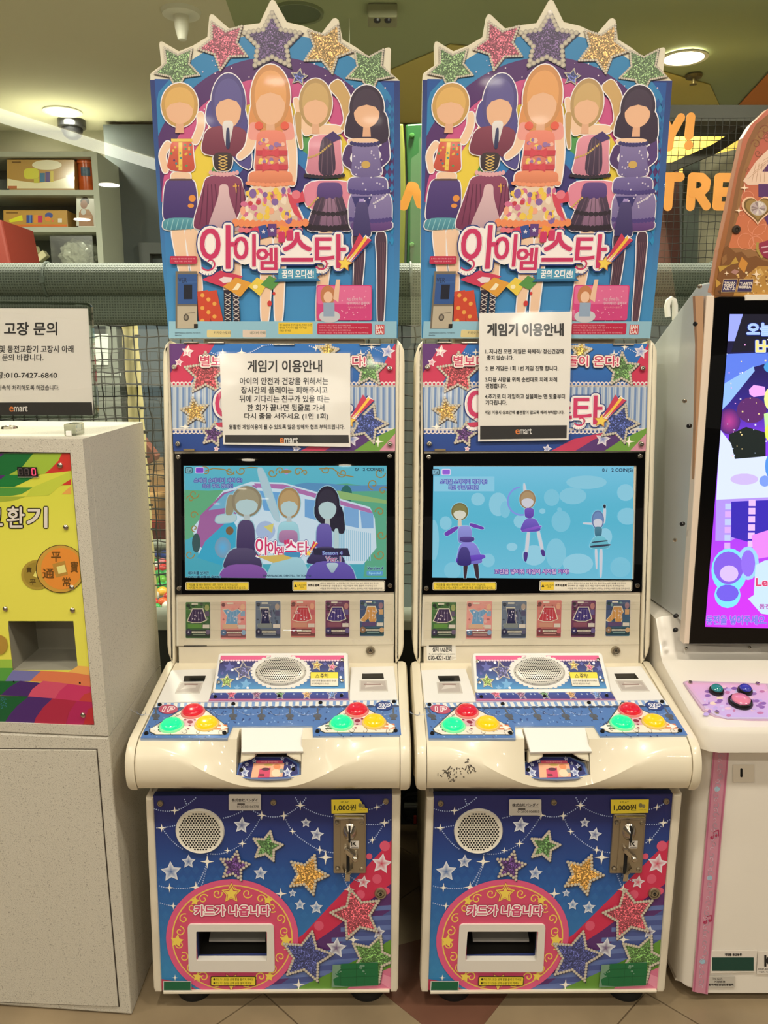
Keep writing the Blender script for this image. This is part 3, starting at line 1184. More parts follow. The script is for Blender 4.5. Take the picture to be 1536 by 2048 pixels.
top('ball_pool_base', bm, mat('pool_base', (60, 70, 66), .7), 'dark padded base filling the ball pool under the balls', 'pool base')
# ------------------------------------------------------------------ the two card arcade machines
X1, X2 = -0.2215, 0.3335
YC = 1.45
P_CAB = Plane((0, YC, 0), (0, -1, 0))
P_UP = tilt(1.715, .653, 1.80, 1.37)
P_POST = tilt(1.80, 1.378, 1.769, 1.90)
P_CON = tilt(1.43, .617, 1.70, .6555)
P_SPK = tilt(1.585, .641, 1.657, .703)

NAVY, MID, SKY = (36, 40, 104), (40, 92, 166), (56, 136, 192)
PINK, RED, PUR = (214, 86, 126), (206, 48, 84), (88, 46, 110)


def screw(pl, u, v, r, parent, m=None, name='screw', off=0.0):
    c = pl.P(u, v, off)
    o = obj(name, L(c, pl.n, [(0, .0030), (r * .32, .0032), (r * .36, .0012), (r * .45, .0040), (r * .8, .0038), (r, .0016), (r, 0)], 16), m or CHROME, parent, smooth=True)
    return o


def lower_art(parent):
    fn = lambda u, v: (290 + u * .34505, 1570 + v * .34505)
    cl = [(308, 1588), (783, 1584), (781, 1973), (325, 1974)]
    A = Art(P_CAB, .0072, cl, fn)
    # crop frame 1536 x 1304
    g = lambda u, v: mix(NAVY, MID, min(1, max(0, (v - 120) / 430))) if v < 550 else mix(MID, SKY, min(1, (v - 550) / 500))
    A.rect(30, 20, 1460, 1190, g, 1, 12)
    A.z = 1
    R2 = random.Random(5)
    for j in range(14):            # faint lozenges
        for i in range(30):
            cx, cy = 50 + i * 50 + (j % 2) * 25, 480 + j * 52
            A.poly([(cx, cy - 24), (cx + 22, cy), (cx, cy + 24), (cx - 22, cy)], mix(g(cx, cy), (80, 150, 205), R2.uniform(.02, .14)))
    A.z = 2
    A.poly([(1500, 230), (1500, 500), (1080, 830), (700, 1100), (560, 1100), (920, 850)], RED)
    A.poly([(1500, 500), (1500, 660), (1060, 950), (800, 1180), (560, 1180), (700, 1090), (1080, 830)], PUR)
    A.poly([(1500, 660), (1500, 1200), (700, 1200), (1060, 950)], (74, 88, 150))
    A.z = 3
    for i in range(9):
        y = 700 + i * 58
        A.poly([(1500, y - 24), (1500, y + 4), (700, y + 66), (700, y + 38)] if y > 900 else [(1500, y - 24), (1500, y + 4), (1060 + (900 - y) * .9, y + 20), (1060 + (900 - y) * .9, y - 5)], (98, 118, 178))
    A.poly([(1500, 830), (1500, 1200), (800, 1200), (1060, 1080), (1300, 960)], (100, 150, 56))
    A.z = 4
    A.poly([(1500, 1010), (1500, 1200), (1130, 1200), (1250, 1100), (1380, 1060)], (216, 118, 150))
    A.poly([(60, 1100), (220, 1130), (330, 1180), (60, 1180)], (196, 60, 92))
    A.poly([(1380, 1080), (1430, 1100), (1430, 1170), (1370, 1130)], (234, 150, 176))
    for cx, cy, r in ((1345, 530, 28), (1300, 400, 18), (1010, 800, 28), (1390, 340, 30), (1250, 620, 26), (1150, 700, 20), (1400, 600, 20)):
        A.ell(cx, cy, r, c=(222, 90, 120), n=14)
    # strings of light
    A.z = 5
    W = (176, 194, 232)
    sw = [(60, 125, 178, 135, 12), (178, 135, 300, 60, 18), (245, 95, 232, 60, 4), (75, 235, 190, 218, 6), (105, 235, 228, 360, 22), (385, 385, 568, 325, 30),
          (568, 325, 680, 165, 18), (460, 178, 600, 118, 12), (600, 118, 680, 160, 4), (680, 162, 808, 165, 12), (808, 165, 903, 105, 6), (903, 105, 870, 55, 2), (903, 105, 940, 55, 2),
          (903, 105, 1090, 170, 20), (808, 165, 858, 255, 8), (858, 255, 1015, 362, 16), (1015, 362, 1095, 378, 4), (90, 570, 148, 580, 5), (148, 580, 300, 575, 10),
          (300, 575, 366, 430, 22), (320, 600, 368, 430, 30), (365, 400, 370, 360, 1), (1285, 215, 1388, 205, 8), (1388, 205, 1430, 185, 1), (1388, 205, 1318, 305, 12), (1318, 305, 1290, 325, 1),
          (1290, 130, 1345, 115, 3), (1345, 115, 1400, 85, 2), (1135, 480, 1185, 590, 6), (1170, 500, 1240, 545, 6), (95, 668, 165, 685, 3)]
    for x0, y0, x1, y1, s_ in sw:
        A.swag(x0, y0, x1, y1, s_ * .7, r=4, gap=13, c=W)
    A.z = 6
    for x, y, r in ((178, 135, 26), (103, 235, 26), (366, 430, 40), (568, 325, 26), (482, 365, 20), (680, 162, 28), (808, 165, 28), (903, 105, 30), (858, 255, 22), (1015, 362, 26), (1048, 405, 44),
                    (1388, 205, 28), (1318, 305, 24), (1345, 115, 22), (1185, 590, 36), (148, 580, 28), (300, 578, 36), (790, 615, 36), (1208, 880, 36), (893, 1140, 36), (170, 685, 24), (180, 1100, 20)):
        A.spark(x, y, r)
    for x, y, r, rt in ((565, 220, 50, 5), (935, 205, 30, 0), (998, 273, 42, 10), (157, 488, 62, -4), (258, 430, 42, 0), (672, 497, 42, 5), (1372, 442, 62, 8), (1268, 548, 40, 8), (858, 612, 24, 0), (901, 678, 34, 0), (995, 695, 40, 0), (1355, 838, 40, 4), (1110, 928, 62, 6)):
        cc = RED if x > 1200 and y < 600 else (PUR if (x > 1050 and y > 800) else mix(g(x, y), (255, 255, 255), .15))
        A.star(x, y, r, (236, 240, 246), rt, .5, c2=cc)
    # pink medallion
    A.z = 8
    cx, cy, rx, ry = 510, 868, 382, 338
    A.ell(cx, cy, rx, ry, (226, 92, 136), 44)
    A.z = 9
    A.ell(cx, cy, rx * .915, ry * .905, (240, 206, 96), 44)
    A.z = 10
    A.ell(cx, cy, rx * .895, ry * .885, (216, 80, 116), 44)
    A.z = 11
    Y = (246, 216, 92)
    for k in range(22):
        a = 2 * math.pi * (k + .5) / 22
        x, y = cx + rx * .80 * math.cos(a), cy + ry * .79 * math.sin(a)
        A.spiral(x, y, 30, Y, 6, math.degrees(a) + 90, 1.15, 1 if k % 2 else -1)
    A.z = 12
    A.star(505, 610, 66, (190, 70, 90), 0, .5); A.star(505, 1120, 60, (190, 70, 90), 180, .5)
    A.z = 13
    A.star(505, 610, 60, Y, 0, .5); A.star(505, 1120, 50, Y, 180, .5)
    A.z = 14
    A.star(505, 610, 48, (190, 70, 90), 0, .5)
    A.z = 15
    A.star(505, 612, 40, Y, 0, .5)
    for x, y, r in ((295, 655, 28), (718, 650, 28), (192, 885, 40), (820, 880, 40), (310, 1092, 30), (725, 1088, 30)):
        A.star(x, y, r, Y, 8, .5)
    A.text('카드가 나옵니다', 294, 680, 727, 738, (214, 70, 116), 2.2, out=[((170, 40, 80), 12), ((255, 246, 240), 8)])
    # gem stars
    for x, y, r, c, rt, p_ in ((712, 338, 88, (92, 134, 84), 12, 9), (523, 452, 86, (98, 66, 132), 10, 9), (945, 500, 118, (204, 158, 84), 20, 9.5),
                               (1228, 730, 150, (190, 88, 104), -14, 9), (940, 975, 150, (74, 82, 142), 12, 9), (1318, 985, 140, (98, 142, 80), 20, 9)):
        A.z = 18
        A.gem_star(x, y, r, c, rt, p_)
    o = A.build('front_print', parent, label='blue starry printed front with pink medallion')
    return o


def logo(A, fx, scale=1.0):
    """Pink lettering with white and blue edges; fx maps the poster crop to the target frame."""
    old = A.fn
    A.fn = lambda u, v: old(*fx(u, v))
    P_, Wt, Bl = (206, 52, 102), (248, 240, 236), (36, 62, 132)
    z = A.z
    chars = [('아', 350, 320, 552, 560, 0), ('이', 540, 372, 660, 548, 0), ('엠', 668, 445, 782, 568, 0), ('스', 812, 360, 985, 520, 0), ('타', 1000, 372, 1170, 556, 0)]
    for (col, w) in ((Bl, 26), (Wt, 19), ((196, 190, 200), 9), (Wt, 7)):
        for t, x0, y0, x1, y1, rt in chars:
            vs, tr, a0, a1, b0, b1 = glyphs(t)
            n = 14 if w > 10 else 8
            for k in range(n):
                a = k * 2 * math.pi / n
                dx, dy = w * math.cos(a), w * math.sin(a)
                A.nx()
                P = [((x - a0) / (a1 - a0) * (x1 - x0) + x0 + dx, (b1 - y) / (b1 - b0) * (y1 - y0) + y0 + dy) for x, y in vs]
                for q in tr:
                    A.tri([P[i] for i in q], [col] * 3)
            if w > 9:
                A.ell((x0 + x1) / 2, (y0 + y1) / 2, (x1 - x0) * .5, (y1 - y0) * .46, col)
        if w == 26 or w == 19:
            A.line([(1180, 520), (1300, 385)], w * 2.2, col)
            A.spiral(400, 540, 50 + w * .3, col, w * 1.5, 150, .7, -1)
            A.spiral(1040, 540, 40 + w * .3, col, w * 1.5, 150, .7, -1)
        A.z += 1
    for t, x0, y0, x1, y1, rt in chars:
        A.text(t, x0, y0, x1, y1, P_, 5)
    A.spiral(400, 530, 50, P_, 9, 150, .8, -1)
    A.spiral(1040, 530, 42, P_, 9, 150, .8, -1)
    A.line([(812, 512), (975, 512)], 10, P_)
    A.rrect(790, 352, 828, 415, 8, P_); A.rrect(836, 345, 875, 405, 8, P_)
    A.poly([(1165, 530), (1250, 362), (1278, 400)], (206, 60, 90)); A.poly([(1175, 530), (1283, 378), (1300, 408)], (246, 200, 70)); A.poly([(1190, 535), (1296, 390), (1318, 400)], (206, 60, 90))
    A.z += 1
    A.star(1166, 535, 46, (200, 120, 60), 8, .5)
    A.z += 1
    A.star(1166, 535, 38, (246, 214, 90), 8, .5)
    A.z = z
    A.fn = old


def soft(p, k=1):
    """Round the corners of a block of colour."""
    for _ in range(k):
        q = []
        for a, b in zip(p, p[1:] + p[:1]):
            q += [(a[0] * .8 + b[0] * .2, a[1] * .8 + b[1] * .2), (a[0] * .2 + b[0] * .8, a[1] * .2 + b[1] * .8)]
        p = q
    return p


def grow(p, w):
    n = len(p)
    ar = sum(p[i][0] * p[(i + 1) % n][1] - p[(i + 1) % n][0] * p[i][1] for i in range(n))
    s_ = 1 if ar > 0 else -1
    q = []
    for i in range(n):
        a, b = p[i - 1], p[(i + 1) % n]
        dx, dy = b[0] - a[0], b[1] - a[1]
        l = math.hypot(dx, dy) or 1
        q.append((p[i][0] + dy / l * w * s_, p[i][1] - dx / l * w * s_))
    return q


def stand_in(A, hx, hy, rx, ry, hair, body, legs, skin=(236, 186, 150), glow=(244, 240, 244)):
    """Plain generic stand-in for a printed picture: flat ovals and blocks of colour."""
    z = A.z
    gw = max(2.5, rx * .06)
    A.ell(hx, hy, rx + gw, ry + gw, glow, 28)
    body = [(soft(list(p), 2), c_) for p, c_ in body]
    legs = [(soft(list(p), 2), c_) for p, c_ in legs]
    for pts, c in body + legs:
        A.poly(grow(pts, gw), glow)
    A.z = z + 1
    for pts, c in legs:
        A.poly(pts, c)
    A.z = z + 2
    A.ell(hx, hy, rx, ry, mix(hair, (255, 240, 220), .12), 28, c2=mix(hair, (40, 20, 30), .12))
    A.z = z + 3
    A.poly([(hx - rx * .18, hy + ry * .6), (hx + rx * .18, hy + ry * .6), (hx + rx * .24, hy + ry + 34), (hx - rx * .24, hy + ry + 34)], mix(skin, (180, 110, 90), .15))
    A.ell(hx, hy + ry * .24, rx * .74, ry * .62, skin, 24)
    A.z = z + 4
    fr = [(hx + rx * .8 * math.cos(t), hy - ry * .1 - ry * .72 * math.sin(t)) for t in [math.pi * k / 12 for k in range(13)]]
    fr += [(hx - rx * .78, hy + ry * .22), (hx - rx * .5, hy - ry * .04), (hx, hy - ry * .14), (hx + rx * .5, hy - ry * .04), (hx + rx * .78, hy + ry * .22)]
    A.poly(fr, mix(hair, (255, 240, 220), .06))
    for i, (pts, c) in enumerate(body):
        A.z = z + 4 + i
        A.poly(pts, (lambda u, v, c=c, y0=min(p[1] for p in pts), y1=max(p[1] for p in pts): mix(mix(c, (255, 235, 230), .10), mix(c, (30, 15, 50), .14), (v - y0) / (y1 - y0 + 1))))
    A.z = z


def trap(cx, y0, w0, y1, w1, sh=0):
    return [(cx - w0 / 2, y0), (cx + w0 / 2, y0), (cx + w1 / 2 + sh, y1), (cx + w1 * .25 + sh, y1 + 10), (cx - w1 * .25 + sh, y1 + 10), (cx - w1 / 2 + sh, y1)]


def poster(parent):
    # outline of the die-cut board, crop frame: x = 280 + u*.35156, y = v*.35156
    fn = lambda u, v: (280 + u * .35156, v * .35156)
    out = [(57, 452), (57, 420), (72, 405), (120, 370), (108, 250), (112, 236), (124, 234), (220, 290), (300, 258), (382, 208), (393, 92), (402, 78), (418, 82), (505, 160), (600, 140),
           (680, 130), (738, 6), (752, -6), (768, 4), (836, 124), (930, 146), (1030, 190), (1095, 106), (1112, 100), (1130, 112), (1152, 222), (1230, 268), (1310, 326), (1402, 270), (1418, 268), (1428, 280), (1424, 412),
           (1478, 458), (1482, 1100), (1474, 1650), (1465, 1930), (165, 1930), (120, 1400), (85, 900)]
    px = [fn(*p) for p in out]
    board = obj('topper_board', slab(P_POST, px, 0.0, .018, bev=.0015, seg=1), mat('white_board_edge', (232, 224, 200), .45), parent, label='tall die-cut printed board with five glitter stars')
    A = Art(P_POST, .0009, None, fn)
    inner = [(66, 452), (66, 1400), (170, 1926), (1460, 1926), (1474, 460)]
    bgc = lambda u, v: mix((34, 50, 118), (70, 150, 205), min(1, max(0, (v - 450) / 1350)))
    A.poly([(57, 455), (85, 900), (120, 1400), (165, 1926), (1465, 1926), (1474, 1650), (1482, 1100), (1478, 460)], bgc)
    A.z = 1
    bg2 = lambda u, v: mix((30, 84, 160), (72, 152, 206), min(1, max(0, (v - 700) / 1100)))
    A.poly([(84, 450), (118, 1000), (150, 1500), (172, 1926), (1440, 1926), (1444, 1500), (1448, 1000), (1446, 470)], bg2)
    A.z = 2
    # rainbow arcs across the top
    cl = [(84, 440), (88, 900), (1448, 900), (1446, 470), (1380, 380), (1180, 290), (1030, 215), (760, 140), (500, 185), (300, 290), (150, 400)]
    bands = [((46, 132, 186), 1.0), ((84, 42, 108), .86), ((206, 84, 140), .74), ((236, 208, 70), .60), ((84, 158, 84), .45), ((44, 124, 190), .36), ((60, 50, 120), .28)]
    cxr, cyr = 760, 1150
    for k, (c, q) in enumerate(bands):
        rx_, ry_ = 860 * q, 960 * q
        A.z = 2 + k
        pts = []
        for i in range(41):
            a = math.pi + math.pi * i / 40
            x, y = cxr + rx_ * math.cos(a), cyr + ry_ * math.sin(a)
            # keep the print inside the board
            x = min(max(x, 90 + max(0, (y - 450)) * .045), 1444)
            tp = [(84, 450), (150, 400), (300, 292), (500, 190), (760, 142), (1030, 218), (1180, 290), (1380, 380), (1446, 470)]
            for (xa, ya), (xb, yb) in zip(tp, tp[1:]):
                if xa <= x <= xb:
                    y = max(y, ya + (yb - ya) * (x - xa) / (xb - xa))
            pts.append((x, y))
        pts += [(1444, 1150), (130, 1150)]
        A.poly(pts, c)
    R3 = random.Random(3)
    A.z = 10
    for j in range(14):
        for i in range(2):
            A.poly([(1405 + i * 30, 560 + j * 60), (1420 + i * 24, 590 + j * 60), (1405 + i * 30, 620 + j * 60), (1390 + i * 30, 590 + j * 60)], (40, 92 + j * 4, 160 + j * 3))
    for k in range(60):
        x, y = R3.uniform(120, 1420), R3.uniform(300, 700)
        A.ell(x, y, R3.uniform(2, 5), c=(240, 220, 236), n=6)
    # stars
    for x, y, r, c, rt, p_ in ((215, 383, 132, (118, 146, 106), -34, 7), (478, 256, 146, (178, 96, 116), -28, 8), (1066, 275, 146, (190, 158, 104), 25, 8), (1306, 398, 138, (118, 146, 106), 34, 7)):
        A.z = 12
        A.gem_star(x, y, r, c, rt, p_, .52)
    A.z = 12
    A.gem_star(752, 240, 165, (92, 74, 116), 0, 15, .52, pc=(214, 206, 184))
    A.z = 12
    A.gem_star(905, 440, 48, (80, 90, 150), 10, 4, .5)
    # five plain stand-ins of about the same size and colours
    SK = (242, 204, 172)
    R4 = random.Random(9)

    def limb(p, w0, w1, col):
        n = len(p)
        l_, r_ = [], []
        for k in range(n):
            a_, b_ = p[max(0, k - 1)], p[min(n - 1, k + 1)]
            dx, dy = b_[0] - a_[0], b_[1] - a_[1]
            q = math.hypot(dx, dy) or 1
            w = (w0 + (w1 - w0) * k / (n - 1)) / 2
            l_.append((p[k][0] - dy / q * w, p[k][1] + dx / q * w)); r_.append((p[k][0] + dy / q * w, p[k][1] - dx / q * w))
        return (l_ + r_[::-1], col)

    def bell(cx, y0, w0, y1, w1, col, sh=0):
        p = [(cx - w0 / 2, y0), (cx + w0 / 2, y0), (cx + w0 * .62 + sh * .3, y0 + (y1 - y0) * .3), (cx + w1 / 2 + sh, y1)]
        for k in range(1, 8):
            p.append((cx + w1 / 2 + sh - w1 * k / 8, y1 + (16 if k % 2 else 4) + 10 * math.sin(math.pi * k / 8)))
        p += [(cx - w1 / 2 + sh, y1), (cx - w0 * .62 + sh * .3, y0 + (y1 - y0) * .3)]
        return (p, col)

    def pleats(cx, y0, w0, y1, w1, col, n, wd=5):
        for k in range(n):
            f = (k + .5) / n - .5
            A.line([(cx + w0 * f, y0), (cx + w1 * f, y1)], wd, col)

    def frill(cx, y, w, r, col, n):
        for k in range(n):
            f = k / (n - 1)
            A.ell(cx - w / 2 + w * f, y + 10 * math.sin(math.pi * f), w / n * .68, r, col, 8)
    A.z = 16                                    # first
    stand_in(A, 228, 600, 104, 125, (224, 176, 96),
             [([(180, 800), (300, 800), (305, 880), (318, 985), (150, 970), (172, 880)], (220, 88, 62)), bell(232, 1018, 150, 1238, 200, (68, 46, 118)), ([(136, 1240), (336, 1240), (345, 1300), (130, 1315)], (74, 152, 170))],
             [limb([(215, 1290), (235, 1450), (285, 1720)], 80, 40, SK), limb([(290, 1290), (310, 1460), (340, 1680)], 80, 40, SK), limb([(170, 810), (125, 880), (150, 985)], 44, 32, SK), limb([(345, 640), (352, 720), (310, 820)], 38, 44, SK), limb([(180, 1010), (290, 1010)], 60, 60, SK)])
    A.z = 22
    A.rect(222, 812, 244, 972, (238, 204, 92)); A.line([(180, 800), (300, 800)], 16, (238, 204, 92)); A.line([(168, 1024), (300, 1024)], 10, (96, 70, 60))
    for k in range(20):
        x, y = 175 + R4.random() * 120, 826 + R4.random() * 130
        A.ell(x, y, 7, c=R4.choice([(228, 184, 74), (62, 136, 146), (110, 60, 100), (90, 150, 90)]), n=6)
    A.ell(300, 1130, 20, c=(228, 146, 62)); A.ell(292, 1172, 18, 12, (228, 146, 62))
    for k in range(7):
        A.line([(150 + k * 28, 1310), (165 + k * 28, 1250)], 4, (150, 200, 206))
    A.z = 24                                    # second
    stand_in(A, 505, 588, 98, 168, (88, 80, 148),
             [([(380, 720), (600, 720), (632, 860), (560, 900), (500, 880), (430, 890), (345, 870)], (126, 48, 72)), ([(415, 870), (535, 870), (520, 975), (428, 975)], (46, 32, 36)), bell(475, 1000, 190, 1290, 350, (132, 52, 88)), ([(468, 690), (540, 690), (520, 800), (500, 860), (480, 800)], (234, 230, 228)),
              bell(480, 1050, 50, 1300, 190, (220, 184, 190)), ([(494, 730), (512, 730), (516, 850), (490, 850)], (40, 48, 92))],
             [limb([(385, 880), (400, 780), (440, 660)], 56, 34, SK), limb([(600, 870), (560, 850), (480, 830)], 50, 32, SK), limb([(480, 1300), (490, 1450), (500, 1660)], 66, 44, SK), limb([(540, 1300), (545, 1450), (556, 1660)], 66, 44, SK), ([(395, 560), (600, 560), (650, 980), (560, 940), (440, 760), (370, 690)], (84, 76, 144))])
    A.z = 31
    frill(480, 985, 150, 14, (226, 170, 176), 9)
    pleats(400, 1050, 80, 1280, 150, (98, 36, 70), 4, 6); pleats(575, 1050, 50, 1280, 100, (98, 36, 70), 3, 6)
    for k in range(5):
        A.line([(450, 885 + k * 18), (500, 903 + k * 18)], 4, (228, 194, 112)); A.line([(500, 885 + k * 18), (450, 903 + k * 18)], 4, (228, 194, 112))
    A.line([(545, 1045), (552, 1100)], 6, (226, 170, 70)); A.line([(532, 1062), (566, 1060)], 6, (226, 170, 70))
    A.z = 23                                    # fourth and fifth stand behind the middle one
    stand_in(A, 1000, 590, 94, 140, (204, 168, 108),
             [([(965, 775), (1140, 765), (1145, 900), (1160, 1005), (940, 1000), (960, 900)], (230, 146, 166)), ([(1030, 780), (1100, 780), (1120, 1000), (1010, 1000)], (62, 44, 70)), bell(1080, 1060, 120, 1300, 270, (64, 46, 70)), bell(1085, 1110, 50, 1270, 130, (146, 108, 138)), bell(1080, 1040, 110, 1110, 150, (86, 60, 130))],
             [limb([(960, 770), (930, 700), (885, 560)], 50, 36, SK), limb([(930, 740), (1150, 740)], 54, 54, SK), limb([(1100, 470), (1170, 560), (1190, 690), (1150, 740)], 84, 30, (206, 168, 108)), limb([(900, 640), (905, 760), (920, 850)], 40, 16, (196, 158, 100)), limb([(1060, 1290), (1050, 1500), (1020, 1850)], 84, 46, SK), ([(930, 1030), (1220, 1030), (1210, 1200), (940, 1200)], (226, 138, 162))])
    A.z = 30
    pleats(1065, 790, 60, 995, 100, (110, 84, 104), 3, 5); pleats(1080, 1130, 110, 1290, 240, (104, 78, 100), 6, 5)
    frill(1075, 1290, 250, 17, (40, 28, 42), 12); frill(1050, 1000, 210, 12, (44, 32, 46), 11); frill(1085, 1210, 190, 14, (44, 32, 46), 8)
    A.dots([(960, 900), (1020, 880), (1090, 820)], 7, 15, (206, 172, 96)); A.dots([(960, 1180), (1040, 1100)], 7, 15, (206, 172, 96)); A.star(1086, 1085, 24, (200, 220, 226), 36, .7)
    A.poly([(1050, 780), (1100, 750), (1150, 790), (1100, 812)], (70, 50, 110))
    A.z = 31
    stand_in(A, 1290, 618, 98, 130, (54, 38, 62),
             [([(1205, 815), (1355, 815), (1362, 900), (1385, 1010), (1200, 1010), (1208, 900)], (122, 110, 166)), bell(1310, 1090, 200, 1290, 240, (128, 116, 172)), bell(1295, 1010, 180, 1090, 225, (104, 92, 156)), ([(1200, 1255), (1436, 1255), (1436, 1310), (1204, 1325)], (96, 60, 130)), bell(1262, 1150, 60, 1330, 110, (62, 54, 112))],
             [limb([(1200, 830), (1165, 920), (1240, 970)], 50, 40, (78, 52, 106)), limb([(1375, 830), (1405, 900), (1330, 960)], 56, 44, (84, 58, 120)), limb([(1400, 900), (1390, 760), (1300, 720)], 48, 26, (84, 58, 118)), ([(1190, 620), (1400, 620), (1420, 800), (1360, 830), (1200, 790), (1160, 770)], (52, 36, 60)),
              limb([(1240, 1320), (1250, 1500), (1215, 1870)], 74, 36, (80, 54, 72)), limb([(1370, 1320), (1375, 1500), (1368, 1870)], 64, 34, (80, 54, 72)), ([(1180, 790), (1360, 790), (1350, 830), (1190, 830)], SK)])
    A.z = 38
    frill(1280, 818, 150, 12, (56, 50, 110), 9); frill(1305, 1090, 215, 14, (74, 62, 130), 12); frill(1312, 1250, 225, 14, (76, 60, 130), 12)
    for k in range(30):
        A.ell(1305 + R4.uniform(-85, 85), R4.uniform(850, 1230), 5, c=(218, 210, 230), n=6)
    A.dots([(1330, 1160), (1380, 1130), (1425, 1090)], 6, 13, (222, 216, 226)); A.poly([(1205, 1120), (1320, 1120), (1300, 1180), (1225, 1180)], (58, 52, 116)); A.star(1262, 1148, 22, (170, 150, 210), 36, .7); A.ell(1285, 940, 26, 22, (206, 170, 92), 12)
    for k in range(5):
        A.line([(1215 + k * 13, 1380), (1205 + k * 7, 1850)], 3, (114, 82, 94)); A.line([(1350 + k * 10, 1380), (1356 + k * 6, 1850)], 3, (120, 86, 98))
    A.z = 36                                    # middle one last, in front
    stand_in(A, 745, 556, 112, 184, (230, 162, 98),
             [([(668, 745), (828, 745), (838, 860), (850, 1000), (650, 1000), (662, 860)], (238, 132, 110)), bell(745, 1010, 170, 1270, 400, (242, 214, 184)), bell(745, 975, 200, 1045, 250, (236, 138, 96))],
             [limb([(650, 740), (625, 850), (560, 905)], 58, 34, SK), limb([(850, 740), (872, 880), (868, 1060)], 54, 38, SK), limb([(720, 1330), (722, 1560), (712, 1850)], 76, 42, SK), limb([(800, 1330), (796, 1560), (790, 1850)], 76, 42, SK), ([(640, 560), (850, 560), (880, 740), (820, 790), (670, 790), (615, 730)], (222, 150, 90)), limb([(655, 700), (650, 800)], 60, 70, (238, 160, 150)), limb([(842, 700), (850, 800)], 60, 70, (238, 160, 150))])
    A.z = 43
    for k in range(60):
        y = R4.uniform(1085, 1255)
        w = 100 + (y - 1010) * .33
        A.ell(745 + R4.uniform(-w, w), y, R4.uniform(10, 22), R4.uniform(14, 28), R4.choice([(238, 200, 78), (212, 110, 150), (132, 100, 166), (240, 168, 138), (240, 222, 200)]), 8)
    for k in range(26):
        A.ell(748 + R4.uniform(-70, 70), R4.choice([R4.uniform(800, 850), R4.uniform(905, 935)]), R4.uniform(8, 16), c=R4.choice([(240, 208, 100), (228, 130, 156), (156, 118, 174), (242, 190, 168)]), n=7)
    frill(745, 1268, 395, 24, (238, 142, 92), 13); frill(745, 1310, 330, 16, (226, 116, 130), 12); frill(745, 1045, 250, 12, (238, 150, 110), 10)
    A.z = 44
    for y in (875, 955):
        A.rect(664, y - 16, 842, y + 14, (204, 64, 80)); A.poly([(700, y - 30), (745, y - 6), (790, y - 30), (792, y + 28), (745, y + 6), (698, y + 28)], (214, 74, 88))
    A.ell(680, 720, 24, c=(230, 96, 76), n=12); A.ell(826, 720, 24, c=(230, 96, 76), n=12)
    A.poly([(840, 1100), (880, 1120), (930, 1090), (940, 1150), (890, 1160), (930, 1260), (880, 1220), (850, 1150)], (212, 72, 92)); A.ell(890, 1110, 26, c=(226, 120, 136), n=10)
    A.ell(632, 1160, 14, c=(200, 60, 76), n=8); A.ell(676, 1154, 14, c=(200, 60, 76), n=8)
    # low detail at the feet
    A.z = 44
    for x0, x1 in ((330, 400), (380, 475)):
        A.poly([(x0, 1660), (x0 + 60, 1650), (x1 + 10, 1860), (x1 - 60, 1860)], (206, 74, 50)); 
    A.poly([(480, 1650), (520, 1650), (525, 1860), (484, 1860)], (44, 34, 52)); A.poly([(528, 1650), (560, 1650), (578, 1880), (540, 1880)], (44, 34, 52))
    A.z = 45
    for k in range(7):
        A.line([(486, 1670 + k * 26), (520, 1690 + k * 26)], 4, (214, 204, 196)); A.line([(520, 1670 + k * 26), (486, 1690 + k * 26)], 4, (214, 204, 196))
        A.line([(534, 1670 + k * 26), (568, 1690 + k * 26)], 4, (214, 204, 196)); A.line([(568, 1670 + k * 26), (534, 1690 + k * 26)], 4, (214, 204, 196))
        A.ell(360 + (k % 3) * 34, 1680 + k * 24, 12, c=(234, 170, 80), n=8)
    A.ell(740, 1726, 13, 16, (206, 60, 60)); A.ell(765, 1670, 8, 10, (206, 60, 60))
    # lower band, badges
    A.z = 47
    A.rect(170, 1828, 1460, 1924, lambda u, v: (150, 196, 216))
    for x0, x1, cc in ((208, 330, (120, 110, 96)),):
        A.rect(x0, 1578 - 34, x1, 1870, cc)
        A.z = 48
        A.rect(x0 + 12, 1560, x1, 1730, (52, 88, 150)); A.rect(x0 + 10, 1742, x1, 1866, (190, 178, 156)); A.z = 49
        A.rect(x0 + 12, 1600, x1, 1612, (60, 98, 160))
        A.text('VER', 224, 1580, 272, 1608, (30, 40, 60)); A.text('1', 256, 1622, 300, 1700, (24, 28, 44), 3)
        A.ell(268, 1806, 16, 20, (84, 78, 70)); A.z = 50; A.ell(268, 1806, 9, 12, (150, 140, 124)); A.line([(262, 1784), (320, 1776)], 3, (120, 110, 96)); A.rect(312, 1842, 334, 1866, (36, 32, 30))
    old = A.fn
    A.fn = lambda u, v: old(u, v)
    A.z = 48
    o2 = 0
    A.fn = old
    A.rect(388, 1875, 414, 1908, (214, 214, 206)); A.rect(588, 1876, 616, 1908, (214, 214, 206))
    A.rrect(385, 1880 - 2, 520, 1918, 6, (226, 208, 150)); A.rrect(588, 1880 - 2, 720, 1918, 6, (226, 206, 190))
    A.rect(790, 1840 - 6, 984, 1900, (240, 206, 66)); A.rrect(1010, 1838, 1320, 1902, 8, (196, 40, 76)); A.rect(1338, 1846, 1390, 1902, (206, 42, 50))
    A.rrect(176, 1458, 328, 1502, 8, (196, 42, 78))
    A.z = 49
    A.text('키카오스토리', 424, 1884, 518, 1902, (70, 60, 60)); A.text('네이버 카페', 630, 1884, 716, 1902, (60, 90, 60))
    A.text('뽑기 1000원으로 한기가 있을 때는 한 회가 끝나면', 796, 1842, 978, 1855, (60, 50, 30)); A.text('맨뒤로 서서기다 줄을 서주세요', 796, 1858, 950, 1871, (60, 50, 30)); A.text('주세요 해주세요', 796, 1874, 860, 1887, (60, 50, 30))
